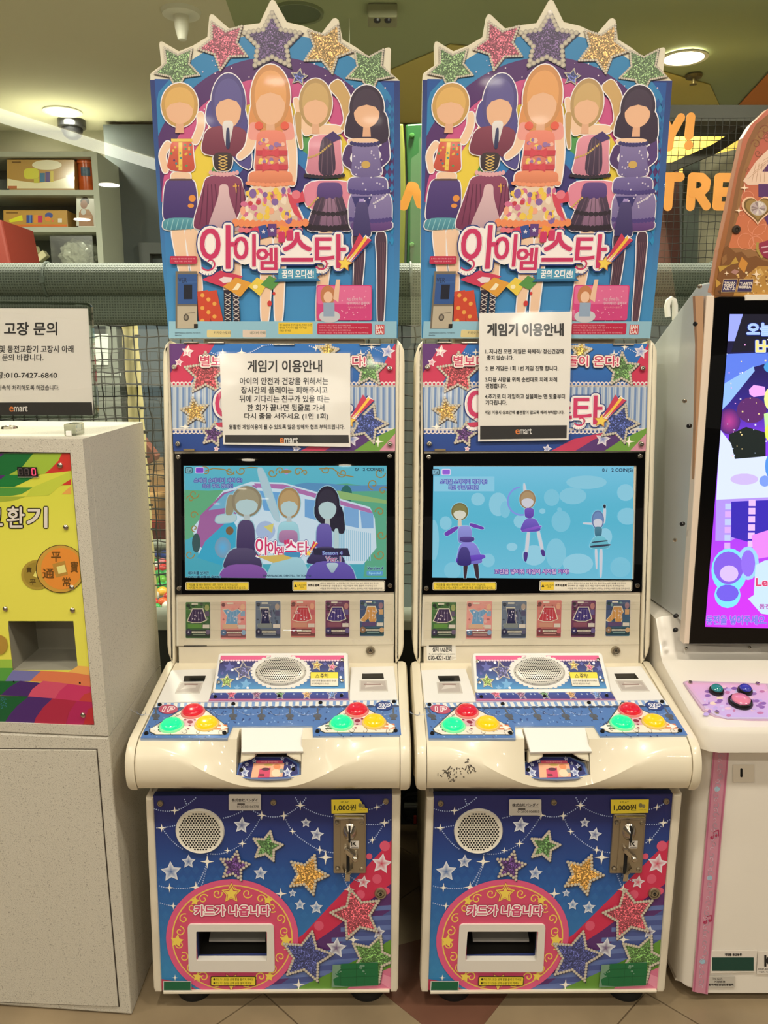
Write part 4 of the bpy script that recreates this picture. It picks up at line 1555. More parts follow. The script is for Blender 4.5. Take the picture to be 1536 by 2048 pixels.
    for k in range(4):
        A.text('아이의 카드는 게임 전용 카드 입니다 꼭 확인하세요', 1020, 1846 + k * 14, 1200 + (k % 2) * 100, 1855 + k * 14, (236, 190, 200))
    A.text('BAN', 1344, 1850, 1384, 1872, (240, 232, 226), 1.2); A.text('DAI', 1344, 1876, 1384, 1897, (240, 232, 226), 1.2)
    A.text('본 카드는 게임 기기의 카드 입니다 확인', 184, 1468, 318, 1477, (236, 200, 206)); A.text('게임 이용 안내 확인', 200, 1484, 300, 1492, (236, 200, 206))
    A.text('©BNP/BANDAI, DENTSU, TV TOKYO', 204, 1890, 350, 1898, (50, 60, 80)); A.text('©BANDAI', 204, 1903, 240, 1911, (50, 60, 80))
    # pink card inset at lower right
    A.z = 48
    A.rrect(1006, 1622, 1320, 1822, 12, (214, 72, 134)); A.z = 49
    A.rrect(1012, 1628, 1314, 1730, 10, (228, 110, 158)); A.z = 50
    A.ell(1070, 1680, 42, 56, (196, 128, 84)); A.ell(1080, 1800, 60, 36, (204, 204, 210)); A.z = 51
    A.ell(1072, 1690, 26, 32, (238, 196, 166)); A.poly([(1100, 1700), (1118, 1590), (1140, 1590), (1130, 1720)], (236, 196, 166)); A.rect(1045, 1722, 1108, 1800, (150, 170, 196))
    A.text('최신 정보와 카드', 1178, 1694, 1268, 1712, (226, 220, 226)); A.text('데이터베이스 홈페이지', 1178, 1716, 1308, 1734, (226, 220, 226)); A.text('아이스타공식블로그', 1184, 1744, 1284, 1754, (240, 170, 180))
    for k in range(18):
        A.ell(R4.uniform(1140, 1300), R4.uniform(1640, 1810), 4, c=(240, 170, 196), n=6)
    A.z = 48
    # fan of small cards
    for x0, y0, x1, y1, c in ((356, 1552, 590, 1640, (206, 60, 92)), (476, 1590, 640, 1690, (226, 160, 62)), (620, 1590, 730, 1685, (236, 206, 80)), (690, 1580, 800, 1650, (90, 150, 76))):
        A.poly([(x0, y0 + 40), (x0 + (x1 - x0) * .45, y0 - 12), (x1, y0 + 20), (x0 + (x1 - x0) * .6, y1)], c)
    for x, y, c, rt in ((668, 1330, (214, 60, 90), -20), (706, 1320, (46, 78, 150), -14), (755, 1312, (96, 60, 130), 0), (815, 1325, (240, 156, 60), 18)):
        ca, sa = math.cos(math.radians(rt)), math.sin(math.radians(rt))
        A.poly([(x + a * ca - b * sa, y + a * sa + b * ca) for a, b in ((-24, -36), (24, -36), (24, 36), (-24, 36))], c)
    A.z = 50
    A.poly([(452, 1590), (480, 1575), (530, 1580), (520, 1605), (480, 1612)], (236, 220, 224)); A.ell(660, 1632, 14, 12, (250, 236, 190)); A.poly([(560, 1610), (580, 1620), (560, 1650), (530, 1650)], (250, 236, 200))
    for x, y in ((755, 1310), (706, 1320), (815, 1325)):
        A.star(x, y, 14, (220, 214, 226), 0, .5)
    A.z = 52
    # in this crop the lower half of the board is written 963 lower than in the logo frame
    logo(A, lambda u, v: (u, v + 967))
    A.z = 59
    A.poly([(762, 1565), (1034, 1555), (1010, 1578), (1030, 1600), (766, 1604), (782, 1585)], (46, 110, 160)); A.z = 60
    A.rect(790, 1530, 1006, 1588, (76, 156, 192)); A.z = 61
    A.text('꿈의 오디션!', 812, 1536, 990, 1582, (246, 246, 246), 1.5)
    return A.build('board_print', parent)


def marquee(parent):
    fn = lambda u, v: (320 + u * .32552, 670 + v * .32552)
    q = [(62, 55), (1447, 55), (1444, 712), (88, 714)]
    cl = [fn(*p) for p in q]
    obj('marquee_panel', slab(P_UP, cl, .006, .004, bev=.001, seg=1), mat('marquee_sheet', (60, 60, 90), .3), parent)
    A = Art(P_UP, .0068, cl, fn)
    g = lambda u, v: mix((36, 116, 196), (34, 66, 142), min(1, max(0, (v - 60) / 640)))
    A.rect(40, 40, 1480, 730, g, 1, 6)
    A.z = 1
    A.poly([(40, 40), (340, 40), (120, 260), (180, 320), (40, 320)], (96, 44, 118)); A.poly([(1480, 40), (1480, 340), (1300, 320), (1440, 60)], RED)
    A.z = 2
    A.poly([(180, 50), (345, 50), (170, 330), (60, 330), (62, 250)], (206, 50, 88))
    A.z = 3
    A.rect(60, 318, 1450, 580, (196, 206, 216))
    A.z = 4
    for k in range(40):
        x = 70 + k * 36
        A.rect(x, 318, x + 14, 580, (112, 142, 190)); A.rect(x + 19, 318, x + 23, 580, (150, 172, 204))
    A.z = 5
    for k in range(58):
        x = 66 + k * 24.5
        A.ell(x, 305, 15, 17, (236, 226, 224), 10); A.ell(x, 592, 15, 17, (236, 226, 224), 10)
        A.z = 6
        A.ell(x, 303, 7, 8, RED if (x < 220 or x > 1330) else g(x, 303), 8); A.ell(x, 594, 7, 8, g(x, 594), 8)
        A.z = 5
    A.rect(60, 312, 1450, 322, (240, 234, 230)); A.rect(60, 574, 1450, 584, (240, 234, 230))
    A.z = 7
    A.poly([(850, 720), (1000, 640), (1180, 600), (1280, 600), (1180, 720)], (196, 56, 92)); A.poly([(1000, 720), (1130, 640), (1240, 610), (1300, 640), (1180, 720)], (86, 52, 116))
    A.poly([(1180, 720), (1300, 640), (1450, 570), (1450, 720)], (112, 160, 62)); A.z = 8; A.poly([(1340, 720), (1450, 600), (1450, 720)], (216, 150, 170))
    A.z = 9
    for x, y, r in ((175, 105, 40), (122, 170, 28), (1400, 105, 46), (1180, 640, 48), (352, 700, 20), (840, 700, 30)):
        A.star(x, y, r, (246, 238, 238), 10, .5, c2=(226, 120, 150) if x < 400 else (110, 130, 200))
    for x0, y0, x1, y1, s_ in ((460, 140, 630, 70, 10), (630, 70, 700, 60, 0), (920, 70, 1080, 140, -10), (1200, 150, 1300, 75, 8), (1300, 75, 1400, 120, 4), (320, 110, 460, 130, 12)):
        A.swag(x0, y0, x1, y1, s_, r=4, gap=13, c=(200, 214, 240))
    for x, y, r in ((505, 110, 30), (390, 108, 24), (960, 82, 24), (1235, 120, 28), (1300, 75, 26), (160, 565, 34), (1340, 655, 36), (175, 100, 30)):
        A.spark(x, y, r)
    for x, y, r, c, rt, p_ in ((285, 240, 132, (176, 74, 84), 0, 9), (218, 470, 84, (196, 160, 92), -8, 9), (330, 610, 74, (92, 62, 116), 10, 9), (1285, 215, 104, (98, 138, 82), 0, 9), (1275, 545, 122, (70, 84, 146), 18, 9), (1030, 100, 66, (196, 170, 90), 8, 9)):
        A.z = 11
        A.gem_star(x, y, r, c, rt, p_)
    A.z = 18
    logo(A, lambda u, v: ((u - 340) * 1.0 + 338, (v - 300) * .93 + 310))
    A.z = 26
    A.text('별보다 더 빛나는 아이돌이 온다!', 255, 132, 1262, 196, (206, 66, 100), 2, out=[((70, 34, 50), 13), ((248, 236, 226), 9)])
    A.z = 26
    A.poly([(345, 540), (420, 535), (420, 560), (365, 565)], (206, 60, 92))
    o = A.build('marquee_print', parent)
    for u, v in ((97, 200), (1411, 208), (119, 669), (1413, 671)):
        a, b = fn(u, v)
        screw(P_UP, a, b, .0062, parent, off=.011)
    # clips along the edges
    for x0, x1, y in ((300, 400, 46), (700, 830, 56), (1225, 1355, 56), (152, 240, 44)):
        (a, b), (c_, d) = fn(x0, y), fn(x1, y + 9)
        obj('clip', slab(P_UP, rectpts(a, b, c_, d), .012, 0, bev=.0006, seg=1), CHROME, parent)
    a, b = fn(152, 700); c_, d = fn(220, 712)
    obj('clip', slab(P_UP, rectpts(a, b, c_, d), .013, 0, bev=.0006, seg=1), mat('brass_clip', (150, 132, 100), .4, .6), parent)


SIDE = [(1.430, .6165), (1.418, .612), (1.408, .604), (1.401, .593), (1.397, .580), (1.3955, .566),
        (1.3965, .552), (1.400, .538), (1.407, .526), (1.418, .518), (1.435, .514), (1.47, .513)]


def along(z):
    """Point of the rounded nose at height z."""
    for a, b_ in zip(SIDE, SIDE[1:]):
        if a[1] >= z >= b_[1]:
            t = (a[1] - z) / (a[1] - b_[1])
            return (a[0] + (b_[0] - a[0]) * t, z)
    return SIDE[-1]


def console_profile(c):
    """Side view (y, z) of the console, back edge, nose, underside; c = 0 round nose, 1 full scoop."""
    zc = .608 - .079 * c
    P0, P1 = SIDE[0], along(zc)
    pts = [(1.715, .6577), (1.6, .6413), (1.5, .627), (1.462, .6215), P0]
    for k in range(1, 6):
        t = k / 5
        q = (P0[0] + (P1[0] - P0[0]) * t, P0[1] + (P1[1] - P0[1]) * t)
        pts.append((q[0] + .003 * c * math.sin(math.pi * t), q[1]))
    for k in range(1, 9):
        pts.append(along(zc + (.5131 - zc) * k / 8))
    pts.append((1.47, .513))
    return pts


def console(t):
    X = t.location.x
    HWB = .2515                 # half width between the seam lines
    hx = .0625
    xs = sorted({round(x, 5) for x in [-HWB + i * (2 * HWB) / 44 for i in range(45)]} | {-hx, hx})
    bm = bmesh.new()
    rows = []
    for x in xs:
        a = abs(x)
        c = max(0.0, 1 - a / .222)
        c = min(1.0, 1.0 * math.sin(c * math.pi / 2) ** 1.7 * 1.06) if a > 0 else 1.0
        rows.append([bm.verts.new((X + x, y, z)) for y, z in console_profile(c)])
    bm.verts.ensure_lookup_table()
    for i in range(len(xs) - 1):
        mid = (xs[i] + xs[i + 1]) / 2
        for k in range(len(rows[0]) - 1):
            if abs(mid) < hx and 3 <= k < 8:
                continue
            bm.faces.new((rows[i][k], rows[i + 1][k], rows[i + 1][k + 1], rows[i][k + 1]))
    for rr_ in (rows[0], rows[-1]):
        bm.faces.new(rr_)
    # closed underside
    for i in range(len(xs) - 1):
        bm.faces.new((rows[i][-1], rows[i + 1][-1], rows[i + 1][0], rows[i][0]))
    body = obj('console_body', bm, WHITE, t, smooth=True)
    # side caps
    for sx in (-1, 1):
        bm = bmesh.new()
        S = [(p[0], p[1]) for p in console_profile(0)]
        cy, cz = 1.52, .585
        layers = []
        for xo, gr in ((HWB + .0012, .0), (HWB + .0012, .0035), (HWB + .012, .0035), (HWB + .019, 0.0), (HWB + .0215, -.007), (HWB + .0225, -.016)):
            L_ = []
            for i, (y, z) in enumerate(S):
                a = S[max(0, i - 1)]; b = S[min(len(S) - 1, i + 1)]
                dy, dz = b[0] - a[0], b[1] - a[1]
                d = math.hypot(dy, dz)
                ny, nz = dz / d, -dy / d       # outward
                if i == 0:
                    ny, nz = 0, 1
                q = (y + ny * gr, z + nz * gr)
                L_.append(bm.verts.new((X + sx * xo, q[0], q[1])))
            # back and bottom corner
            L_.append(bm.verts.new((X + sx * xo, 1.5, .50)))
            L_.append(bm.verts.new((X + sx * xo, 1.72, .50)))
            layers.append(L_)
        for A_, B_ in zip(layers, layers[1:]):
            n = len(A_)
            for i in range(n):
                bm.faces.new((A_[i], A_[(i + 1) % n], B_[(i + 1) % n], B_[i]))
        bm.faces.new(layers[0]); bm.faces.new(layers[-1][::-1])
        obj('side_cap', bm, WHITE, t, smooth=True)
    # dark seam behind the caps
    # card slot well: flap, slot, sloping printed floor, two finger wings
    def at_x(u, v):
        return P_CON.P(u, v)
    obj('well_lining', ring_well(X, hx), WHITE, t)
    PFL = tilt(1.42, .596, 1.462, .6222)
    fl = slab(PFL, [(482.5, 1455), (606.5, 1455), (606.5, 1503.5), (482.5, 1505)], .0015, .005, bev=.002)
    flap = obj('card_flap', fl, FLAP, t)
    PW = tilt(1.406, .5435, 1.462, .5783)
    sl = obj('card_slot', slab(PW, [(482, 1504), (604, 1504), (604, 1521), (482, 1521)], .0005, .004), HOLE, t)
    # printed floor
    pts = [(508, 1514), (575, 1514), (601, 1526), (603, 1553), (575, 1559), (535, 1561), (500, 1559), (468, 1554), (475, 1527)]
    fp = obj('well_plate', slab(PW, pts, .001, .004), mat('grey_acrylic', (120, 128, 150), .2), t)
    A = Art(PW, .0014, None, lambda u, v: (440 + u * .15625, 1480 + v * .15625))
    A.poly([(450, 225), (850, 225), (1015, 310), (1015, 450), (860, 492), (600, 505), (380, 498), (190, 478), (240, 310)], (76, 110, 178)); A.z = 1
    A.poly([(455, 230), (845, 230), (985, 320), (1000, 440), (850, 480), (600, 492), (380, 486), (225, 465), (262, 320)], (38, 44, 112)); A.z = 2
    A.poly([(430, 305), (825, 300), (800, 478), (395, 488)], (236, 176, 140)); A.rrect(465, 268, 805, 305, 10, (222, 90, 120)); A.z = 3
    A.poly([(510, 375), (650, 360), (635, 484), (485, 488)], (206, 66, 104)); A.ell(585, 380, 55, 20, (90, 40, 60)); A.ell(730, 345, 46, 34, (226, 140, 90)); A.ell(720, 430, 60, 50, (232, 214, 180)); A.ell(790, 400, 26, 30, (140, 150, 150))
    A.ell(620, 325, 60, 16, (200, 170, 90)); A.rect(505, 440, 570, 470, (120, 40, 60)); A.text('카드를 넣어주세요', 530, 276, 740, 295, (250, 200, 206))
    for x, y, r in ((315, 420, 70), (865, 420, 66), (345, 320, 30), (930, 340, 36), (440, 270, 34), (800, 245, 30), (300, 360, 24), (858, 305, 24)):
        A.star(x, y, r, (230, 236, 246), 0, .5, c2=(70, 90, 160))
    A.build('well_print', fp)
    screw(PW, 483, 1541, .004, fp, HOLE, off=.001); screw(PW, 587, 1539, .004, fp, HOLE, off=.001)
    for q in ([(481.5, 1503), (505, 1503), (510, 1507), (510, 1514), (503, 1519), (480, 1527)], [(575, 1503), (602, 1502), (603, 1525), (584, 1518), (573, 1511), (573, 1506)]):
        obj('finger_wing', slab(tilt(1.405, .5445, 1.43, .6165), q, -.002, .022, bev=.003), WHITE, t)

    # console plates
    for q, slot, stk, nm in (([(343, 1343), (434, 1340), (418, 1406), (313, 1408)], [(369, 1355.5), (412, 1355), (409, 1366), (367, 1366.5)], [(363, 1370), (404, 1370), (397, 1387), (353, 1387)], 'left'),
                             ([(701, 1337), (788, 1335), (795, 1402), (699, 1404)], [(724.5, 1351), (766, 1350.5), (768, 1361), (724, 1361.5)], [(722, 1366), (770, 1366), (773, 1383), (722, 1383)], 'right')):
        pl_ = obj('reader_plate', slab(P_CON, q, .004, .004, bev=.0015), FLAP, t)
        obj('reader_window', slab(P_CON, slot, .0048, .001), mat('window_black', (10, 10, 11), .12), pl_)
        obj('reader_recess', slab(P_CON, [(a + (-3 if a < sum(p[0] for p in stk) / 4 else 3), b + (-2 if b < 1375 else 3)) for a, b in stk], .0045, .001), mat('recess_grey', (206, 200, 190), .5), pl_)
        A = Art(P_CON, .0048)
        A.poly(stk, (188, 178, 170)); A.z = 1
        a, b = stk[0]
        A.poly([(stk[3][0] + 8, stk[3][1] - 4), (stk[0][0] + 12, stk[0][1] + 3), (stk[1][0] - 12, stk[1][1] + 5), (stk[2][0] - 5, stk[2][1] - 8)], (214, 206, 198)); A.rect(stk[0][0] + 6, 1371.5, stk[1][0] - 8, 1374, (150, 124, 118))
        A.build('reader_sticker', pl_, label='worn grey sticker')
    # printed button overlay
    ov = [(314, 1409), (797, 1403), (802.5, 1473.5), (626, 1475.5), (625, 1455), (466, 1456), (455, 1479), (281, 1479.5)]
    op = obj('control_overlay', slab(P_CON, ov, .0030, .002, bev=.0008, seg=1), mat('overlay_sheet', (150, 170, 200), .2), t, 'blue printed control overlay')
    A = Art(P_CON, .0036, None, lambda u, v: (240 + u * .390625, 1290 + v * .390625))
    A.poly([((a - 240) / .390625, (b - 1290) / .390625) for a, b in ov], lambda u, v: (84, 124, 186)); A.z = 1
    R5 = random.Random(4)
    for k in range(170):
        x, y = R5.uniform(180, 1420), R5.uniform(330, 412)
        A.ell(x, y, R5.uniform(3, 5.5), c=R5.choice([(46, 70, 124), (60, 88, 150), (150, 184, 226)]), n=5)
    for k in range(40):
        x, y = R5.choice([R5.uniform(130, 560), R5.uniform(1000, 1420)]), R5.uniform(412, 480)
        A.ell(x, y, 4, c=R5.choice([(46, 70, 124), (150, 184, 226)]), n=5)
    A.z = 2
    A.poly([(188, 306), (1426, 291), (1428, 318), (180, 330)], (236, 236, 230)); A.z = 3
    for k in range(36):
        x = 190 + k * 34.6
        y = 306 - (x - 188) * .012
        A.poly([(x + 2, y), (x + 17, y), (x + 15, y + 23), (x, y + 23)], (134, 168, 216))
    for k in range(30):
        x = 190 + k * 42
        A.ell(x, 333 - (x - 188) * .01, 21, 6, (58, 72, 104), 10)
    for x in (580, 725, 870, 1012, 185, 1400):
        A.swag(x - 130, 338, x, 352, 22, 1.6, 7, (200, 214, 236))
        A.line([(x, 330), (x, 360)], 9, (92, 96, 104)); A.ell(x, 372, 22, 11, (88, 92, 100), 9); A.poly([(x - 15, 392), (x, 368), (x + 15, 392)], (84, 86, 92))
        A.spiral(x - 60, 345, 40, (70, 90, 130), 2, 180, .4, -1)
    A.z = 4
    for cxx, off in ((0, 0), (858, 0)):
        tr = [(368 + cxx, 306), (400 + cxx, 306), (556 + cxx - (0 if not cxx else 0), 430), (556 + cxx, 458), (540 + cxx, 470), (180 + cxx - (10 if cxx else 0), 470), (150 + cxx, 455), (150 + cxx, 440)]
        if cxx:
            tr = [(1196, 300), (1222, 300), (1412, 430), (1416, 448), (1396, 460), (1046, 460), (1022, 448), (1026, 434)]
        A.poly(tr, (60, 66, 60)); A.z = 5
        mx_, my = sum(p[0] for p in tr) / 8, sum(p[1] for p in tr) / 8
        A.poly([(mx_ + (x - mx_) * .972, my + (y - my) * .95) for x, y in tr], (240, 230, 214)); A.z = 6
        c0 = 360 if not cxx else 1216
        yb = 430 if not cxx else 424
        A.poly([(c0 - 60, yb - 4), (c0, yb - 78), (c0 + 56, yb - 4)], (220, 180, 190)); 
        A.rect(c0 - 185, yb - 4, c0 - 90, yb + 18, (70, 92, 60)); A.rect(c0 + 110, yb - 12, c0 + 190, yb + 14, (222, 130, 74)); A.z = 7
        A.poly([(c0 - 205, yb + 8), (c0 - 165, yb - 8), (c0 - 165, yb + 24)], (246, 240, 230)); A.rect(c0 - 170, yb + 4, c0 - 130, yb + 12, (246, 240, 230))
        A.poly([(c0 + 195, yb + 2), (c0 + 158, yb - 14), (c0 + 158, yb + 16)], (246, 240, 230)); A.rect(c0 + 110, yb - 2, c0 + 160, yb + 6, (246, 240, 230))
        for a, b in ((c0, yb - 26), (c0 - 25, yb - 37), (c0 + 24, yb - 36), (c0 - 2, yb - 8), (c0 - 10, yb + 10)):
            A.ell(a, b, 15 if a == c0 else 7, 9 if a == c0 else 4, (140, 44, 66), 10)
        for k in range(6):
            A.spiral(c0 - 150 + k * 62, yb + (26 if k % 2 else 20), 18, (84, 74, 66), 2, 90 * k, .8, 1 if k % 2 else -1)
            A.line([(c0 - 40 - k * 20, yb - 75 + k * 11), (c0 - 60 - k * 20, yb - 60 + k * 10), (c0 - 74 - k * 20, yb - 62 + k * 10)], 1.8, (84, 74, 66))
        A.z = 4
    A.z = 8
    A.ell(248, 339, 50, 24, (190, 84, 112), 20); A.ell(1352, 322, 46, 24, (40, 66, 130), 20); A.z = 9
    A.text('1P', 218, 328, 280, 350, (196, 84, 112), 0, out=[((246, 234, 234), 4)], shear=.25); A.text('2P', 1320, 311, 1382, 334, (50, 76, 140), 0, out=[((240, 240, 246), 4)], shear=.25)
    A.build('overlay_print', op)
    for u, v in ((320, 1413.5), (467, 1412), (641, 1409.5), (788, 1407.5), (293, 1471), (449, 1470), (635, 1467), (791, 1465.5)):
        screw(P_CON, u, v, .0042, op, HOLE, off=.0038)
    # six lit buttons
    RINGM = mat('button_ring', (206, 186, 160), .25, coat=.5)
    for u, v, c, e, es in ((386.5, 1428, (220, 20, 50), (236, 10, 44), .62), (343.5, 1456, (20, 220, 130), (10, 235, 150), 1.0), (414, 1452.5, (250, 190, 10), (255, 178, 0), 1.1),
                           (714, 1425.5, (220, 20, 50), (236, 10, 44), .62), (683, 1451.5, (20, 220, 130), (10, 235, 150), 1.0), (748.5, 1449, (250, 190, 10), (255, 178, 0), 1.1)):
        cc = P_CON.P(u, v, .003)
        nmz = {220: 'red', 20: 'green', 250: 'yellow'}[c[0]]
        ringm = mat('button_ring_' + nmz, mix((210, 190, 165), c, .35), .25, coat=.5, emit=c, es=.08 if nmz != 'green' else .45)
        bt = obj('button', L(cc, P_CON.n, [(.0248, 0), (.0248, .002), (.0236, .0042), (.0212, .005), (.0203, .004)], 28), ringm, t, nmz + ' lit push button', smooth=True)
        obj('lens', L(cc, P_CON.n, [(.0203, .003), (.0200, .0075), (.0184, .0108), (.014, .0130), (.007, .0142), (0, .0145)], 28), mat('lens_' + nmz, mix(c, (0, 0, 0), .35), .2, emit=e, es=es, coat=.6), bt, smooth=True)
    # speaker box in the middle
    sb = [(437, 1311), (441, 1307), (692, 1306), (696, 1310), (697.5, 1383), (694, 1388), (430, 1389), (425, 1384)]
    bm = bmesh.new()
    pf = [P_SPK.P(u, v) + P_SPK.n * .003 for u, v in sb]
    prism(bm, pf, [Vector((p.x, max(p.y, 1.585) + .055 - (p.z - .64) * .35, .642 + (p.z - .642) * .55)) for p in pf], .003)
    spk = obj('speaker_box', bm, FLAP, t)
    fr = [(443, 1317), (686, 1315.5), (689, 1372), (686, 1375), (437, 1380), (433.5, 1376)]
    A = Art(P_SPK, .0036, [(442.5, 1313), (687.5, 1312.5), (690, 1378.5), (431, 1380)], lambda u, v: (240 + u * .390625, 1290 + v * .390625))
    A.rect(480, 50, 1180, 240, lambda u, v: mix((44, 42, 110), (66, 150, 206), max(0, (v - 110) / 120)), 1, 8); A.z = 1
    A.rect(480, 50, 1180, 82, (226, 92, 142))
    for k in range(50):
        A.ell(500 + k * 14, 83, 7, 5, (240, 200, 216), 6)
    A.z = 2
    for x, y, r, c in ((560, 118, 30, (92, 96, 170)), (645, 205, 32, (110, 170, 216)), (525, 150, 12, (92, 96, 170)), (1050, 100, 12, (92, 96, 170)), (1090, 190, 20, (110, 170, 216)), (1135, 125, 16, (100, 110, 180)), (600, 225, 18, (120, 176, 220))):
        A.star(x, y, r, c, 5)
    A.z = 3
    for x, y, r, c, rt in ((634, 138, 50, (90, 92, 140), -4), (548, 190, 36, (134, 160, 84), 4), (1008, 108, 28, (206, 168, 96), 6), (1087, 118, 24, (206, 110, 140), 10)):
        A.gem_star(x, y, r, c, rt, 2.6, .5)
    A.z = 7
    for x, y in ((577, 133), (692, 104), (608, 95), (1112, 98), (655, 225), (1130, 170), (602, 178), (500, 170)):
        A.ell(x, y, 7, 7, (240, 244, 252), 8)
    A.ell(825, 143, 145, 84, (228, 226, 220), 40)
    for k in range(34):
        a = k * 2 * math.pi / 34
        A.ell(825 + 144 * math.cos(a), 143 + 83 * math.sin(a), 12, 8, (228, 226, 220), 8)
    A.z = 9
    A.rrect(975, 143, 1119, 217, 5, (60, 60, 50)); A.z = 10
    A.rrect(977, 145, 1117, 177, 3, (240, 220, 60)); A.rect(977, 176, 1117, 215, (234, 226, 206)); A.z = 11
    A.text('주의!', 1027, 152, 1068, 174, (30, 26, 20), .8); A.poly([(1000, 173), (1011, 153), (1022, 173)], (30, 26, 20)); A.z = 12
    A.poly([(1003.5, 171), (1011, 157), (1018.5, 171)], (240, 220, 60)); A.z = 13; A.text('!', 1010, 160, 1012.5, 170, (30, 26, 20))
    A.text('스피커 위에 물건을 올리지 마세요', 983, 184, 1108, 194, (50, 44, 40)); A.text('여기에 매달리지 마세요', 983, 199, 1072, 209, (50, 44, 40))
    A.build('speaker_print', spk)
    ctr = P_SPK.P(562, 1345.5)
    rx = 133 * .390625 / FPX * (ctr.y / .945)
    top_, bot = P_SPK.P(562, 1317), P_SPK.P(562, 1374)
    ry = (top_ - bot).length / 2
    gr = obj('speaker_grille', L(ctr + P_SPK.n * .0036, P_SPK.n, [(1, 0), (.98, .003), (.9, .0062), (.6, .0085), (0, .0095)], 40, sx=rx, sy=ry), mat('grille_white', (222, 218, 206), .35, .2), spk, smooth=True)
    hb = bmesh.new()
    x_, y_, n_ = basis(P_SPK.n)
    j = 0
    yy = -ry
    pitch = .0044
    while yy < ry:
        xx = -rx + (pitch / 2 if j % 2 else 0)
        while xx < rx:
            q = (xx / rx) ** 2 + (yy / ry) ** 2
            if q < .90:
                h = .0098 - .0098 * q ** 1.6 * .62 + .0002
                lathe(hb, ctr + P_SPK.n * (.0036 + h) + x_ * xx + y_ * yy, P_SPK.n, [(0, 0), (.00155, 0)], 6)
            xx += pitch
        yy += pitch * .86
        j += 1
    obj('grille_holes', hb, HOLE, gr, kind='stuff')
    for u, v in ((443.5, 1325), (684.5, 1322), (438, 1367), (684, 1363.5)):
        screw(P_SPK, u, v, .0042, spk, CHROME, off=.004)
    # star strip at the foot of the speaker box
    st = [(425, 1390), (697, 1388), (698, 1406), (416, 1408)]
    sp = obj('star_strip', slab(P_CON, st, .006, .002, bev=.001, seg=1), mat('strip_edge', (180, 170, 200), .4), t)
    A = Art(P_CON, .0066, [(424, 1391), (696, 1389), (697, 1405), (418, 1407)], lambda u, v: (240 + u * .390625, 1290 + v * .390625))
    A.rect(440, 240, 1190, 300, lambda u, v: mix((56, 92, 170), (74, 60, 130), max(0, (v - 250) / 44)), 1, 3); A.z = 1
    A.rect(440, 290, 1190, 300, (206, 120, 160))
    for x, c in ((572, (206, 104, 130)), (700, (150, 110, 140)), (820, (110, 150, 110)), (957, (196, 156, 110)), (1085, (110, 140, 190))):
        A.z = 2; A.star(x, 268, 30, (190, 180, 200), 0, .5); A.z = 3; A.star(x, 268, 23, c, 0, .5, m=1)
    for x in (480, 520, 630, 660, 750, 770, 890, 1010, 1040, 1140):
        A.ell(x, 266, 5, 4, (200, 214, 240), 6)
    A.build('strip_print', sp)
    for u in (431, 558, 683):
        screw(P_CON, u, 1400 - (u - 431) * .01, .0036, sp, HOLE, off=.0066)


def ring_well(X, hx):
    """Walls of the card well sunk in the console nose."""
    bm = bmesh.new()
    c = console_profile(.97)[3:9]
    low = [(1.462 - .0108 * i, .578 - .0067 * i) for i in range(6)]
    for x in (X - hx, X + hx):
        for i in range(5):
            a, b = c[i], c[i + 1]
            d, e = low[i + 1], low[i]
            bm.faces.new([bm.verts.new((x, p[0], p[1])) for p in (a, b, d, e)])
    bm.faces.new([bm.verts.new(p) for p in ((X - hx, *c[0]), (X + hx, *c[0]), (X + hx, *low[0]), (X - hx, *low[0]))])
    bm.faces.new([bm.verts.new(p) for p in ((X - hx, *low[-1]), (X + hx, *low[-1]), (X + hx, *c[-1]), (X - hx, *c[-1]))])
    bm.faces.new([bm.verts.new(p) for p in ((X - hx, low[0][0], low[0][1] - .002), (X + hx, low[0][0], low[0][1] - .002), (X + hx, low[-1][0], low[-1][1] - .002), (X - hx, low[-1][0], low[-1][1] - .002))])
    return bm


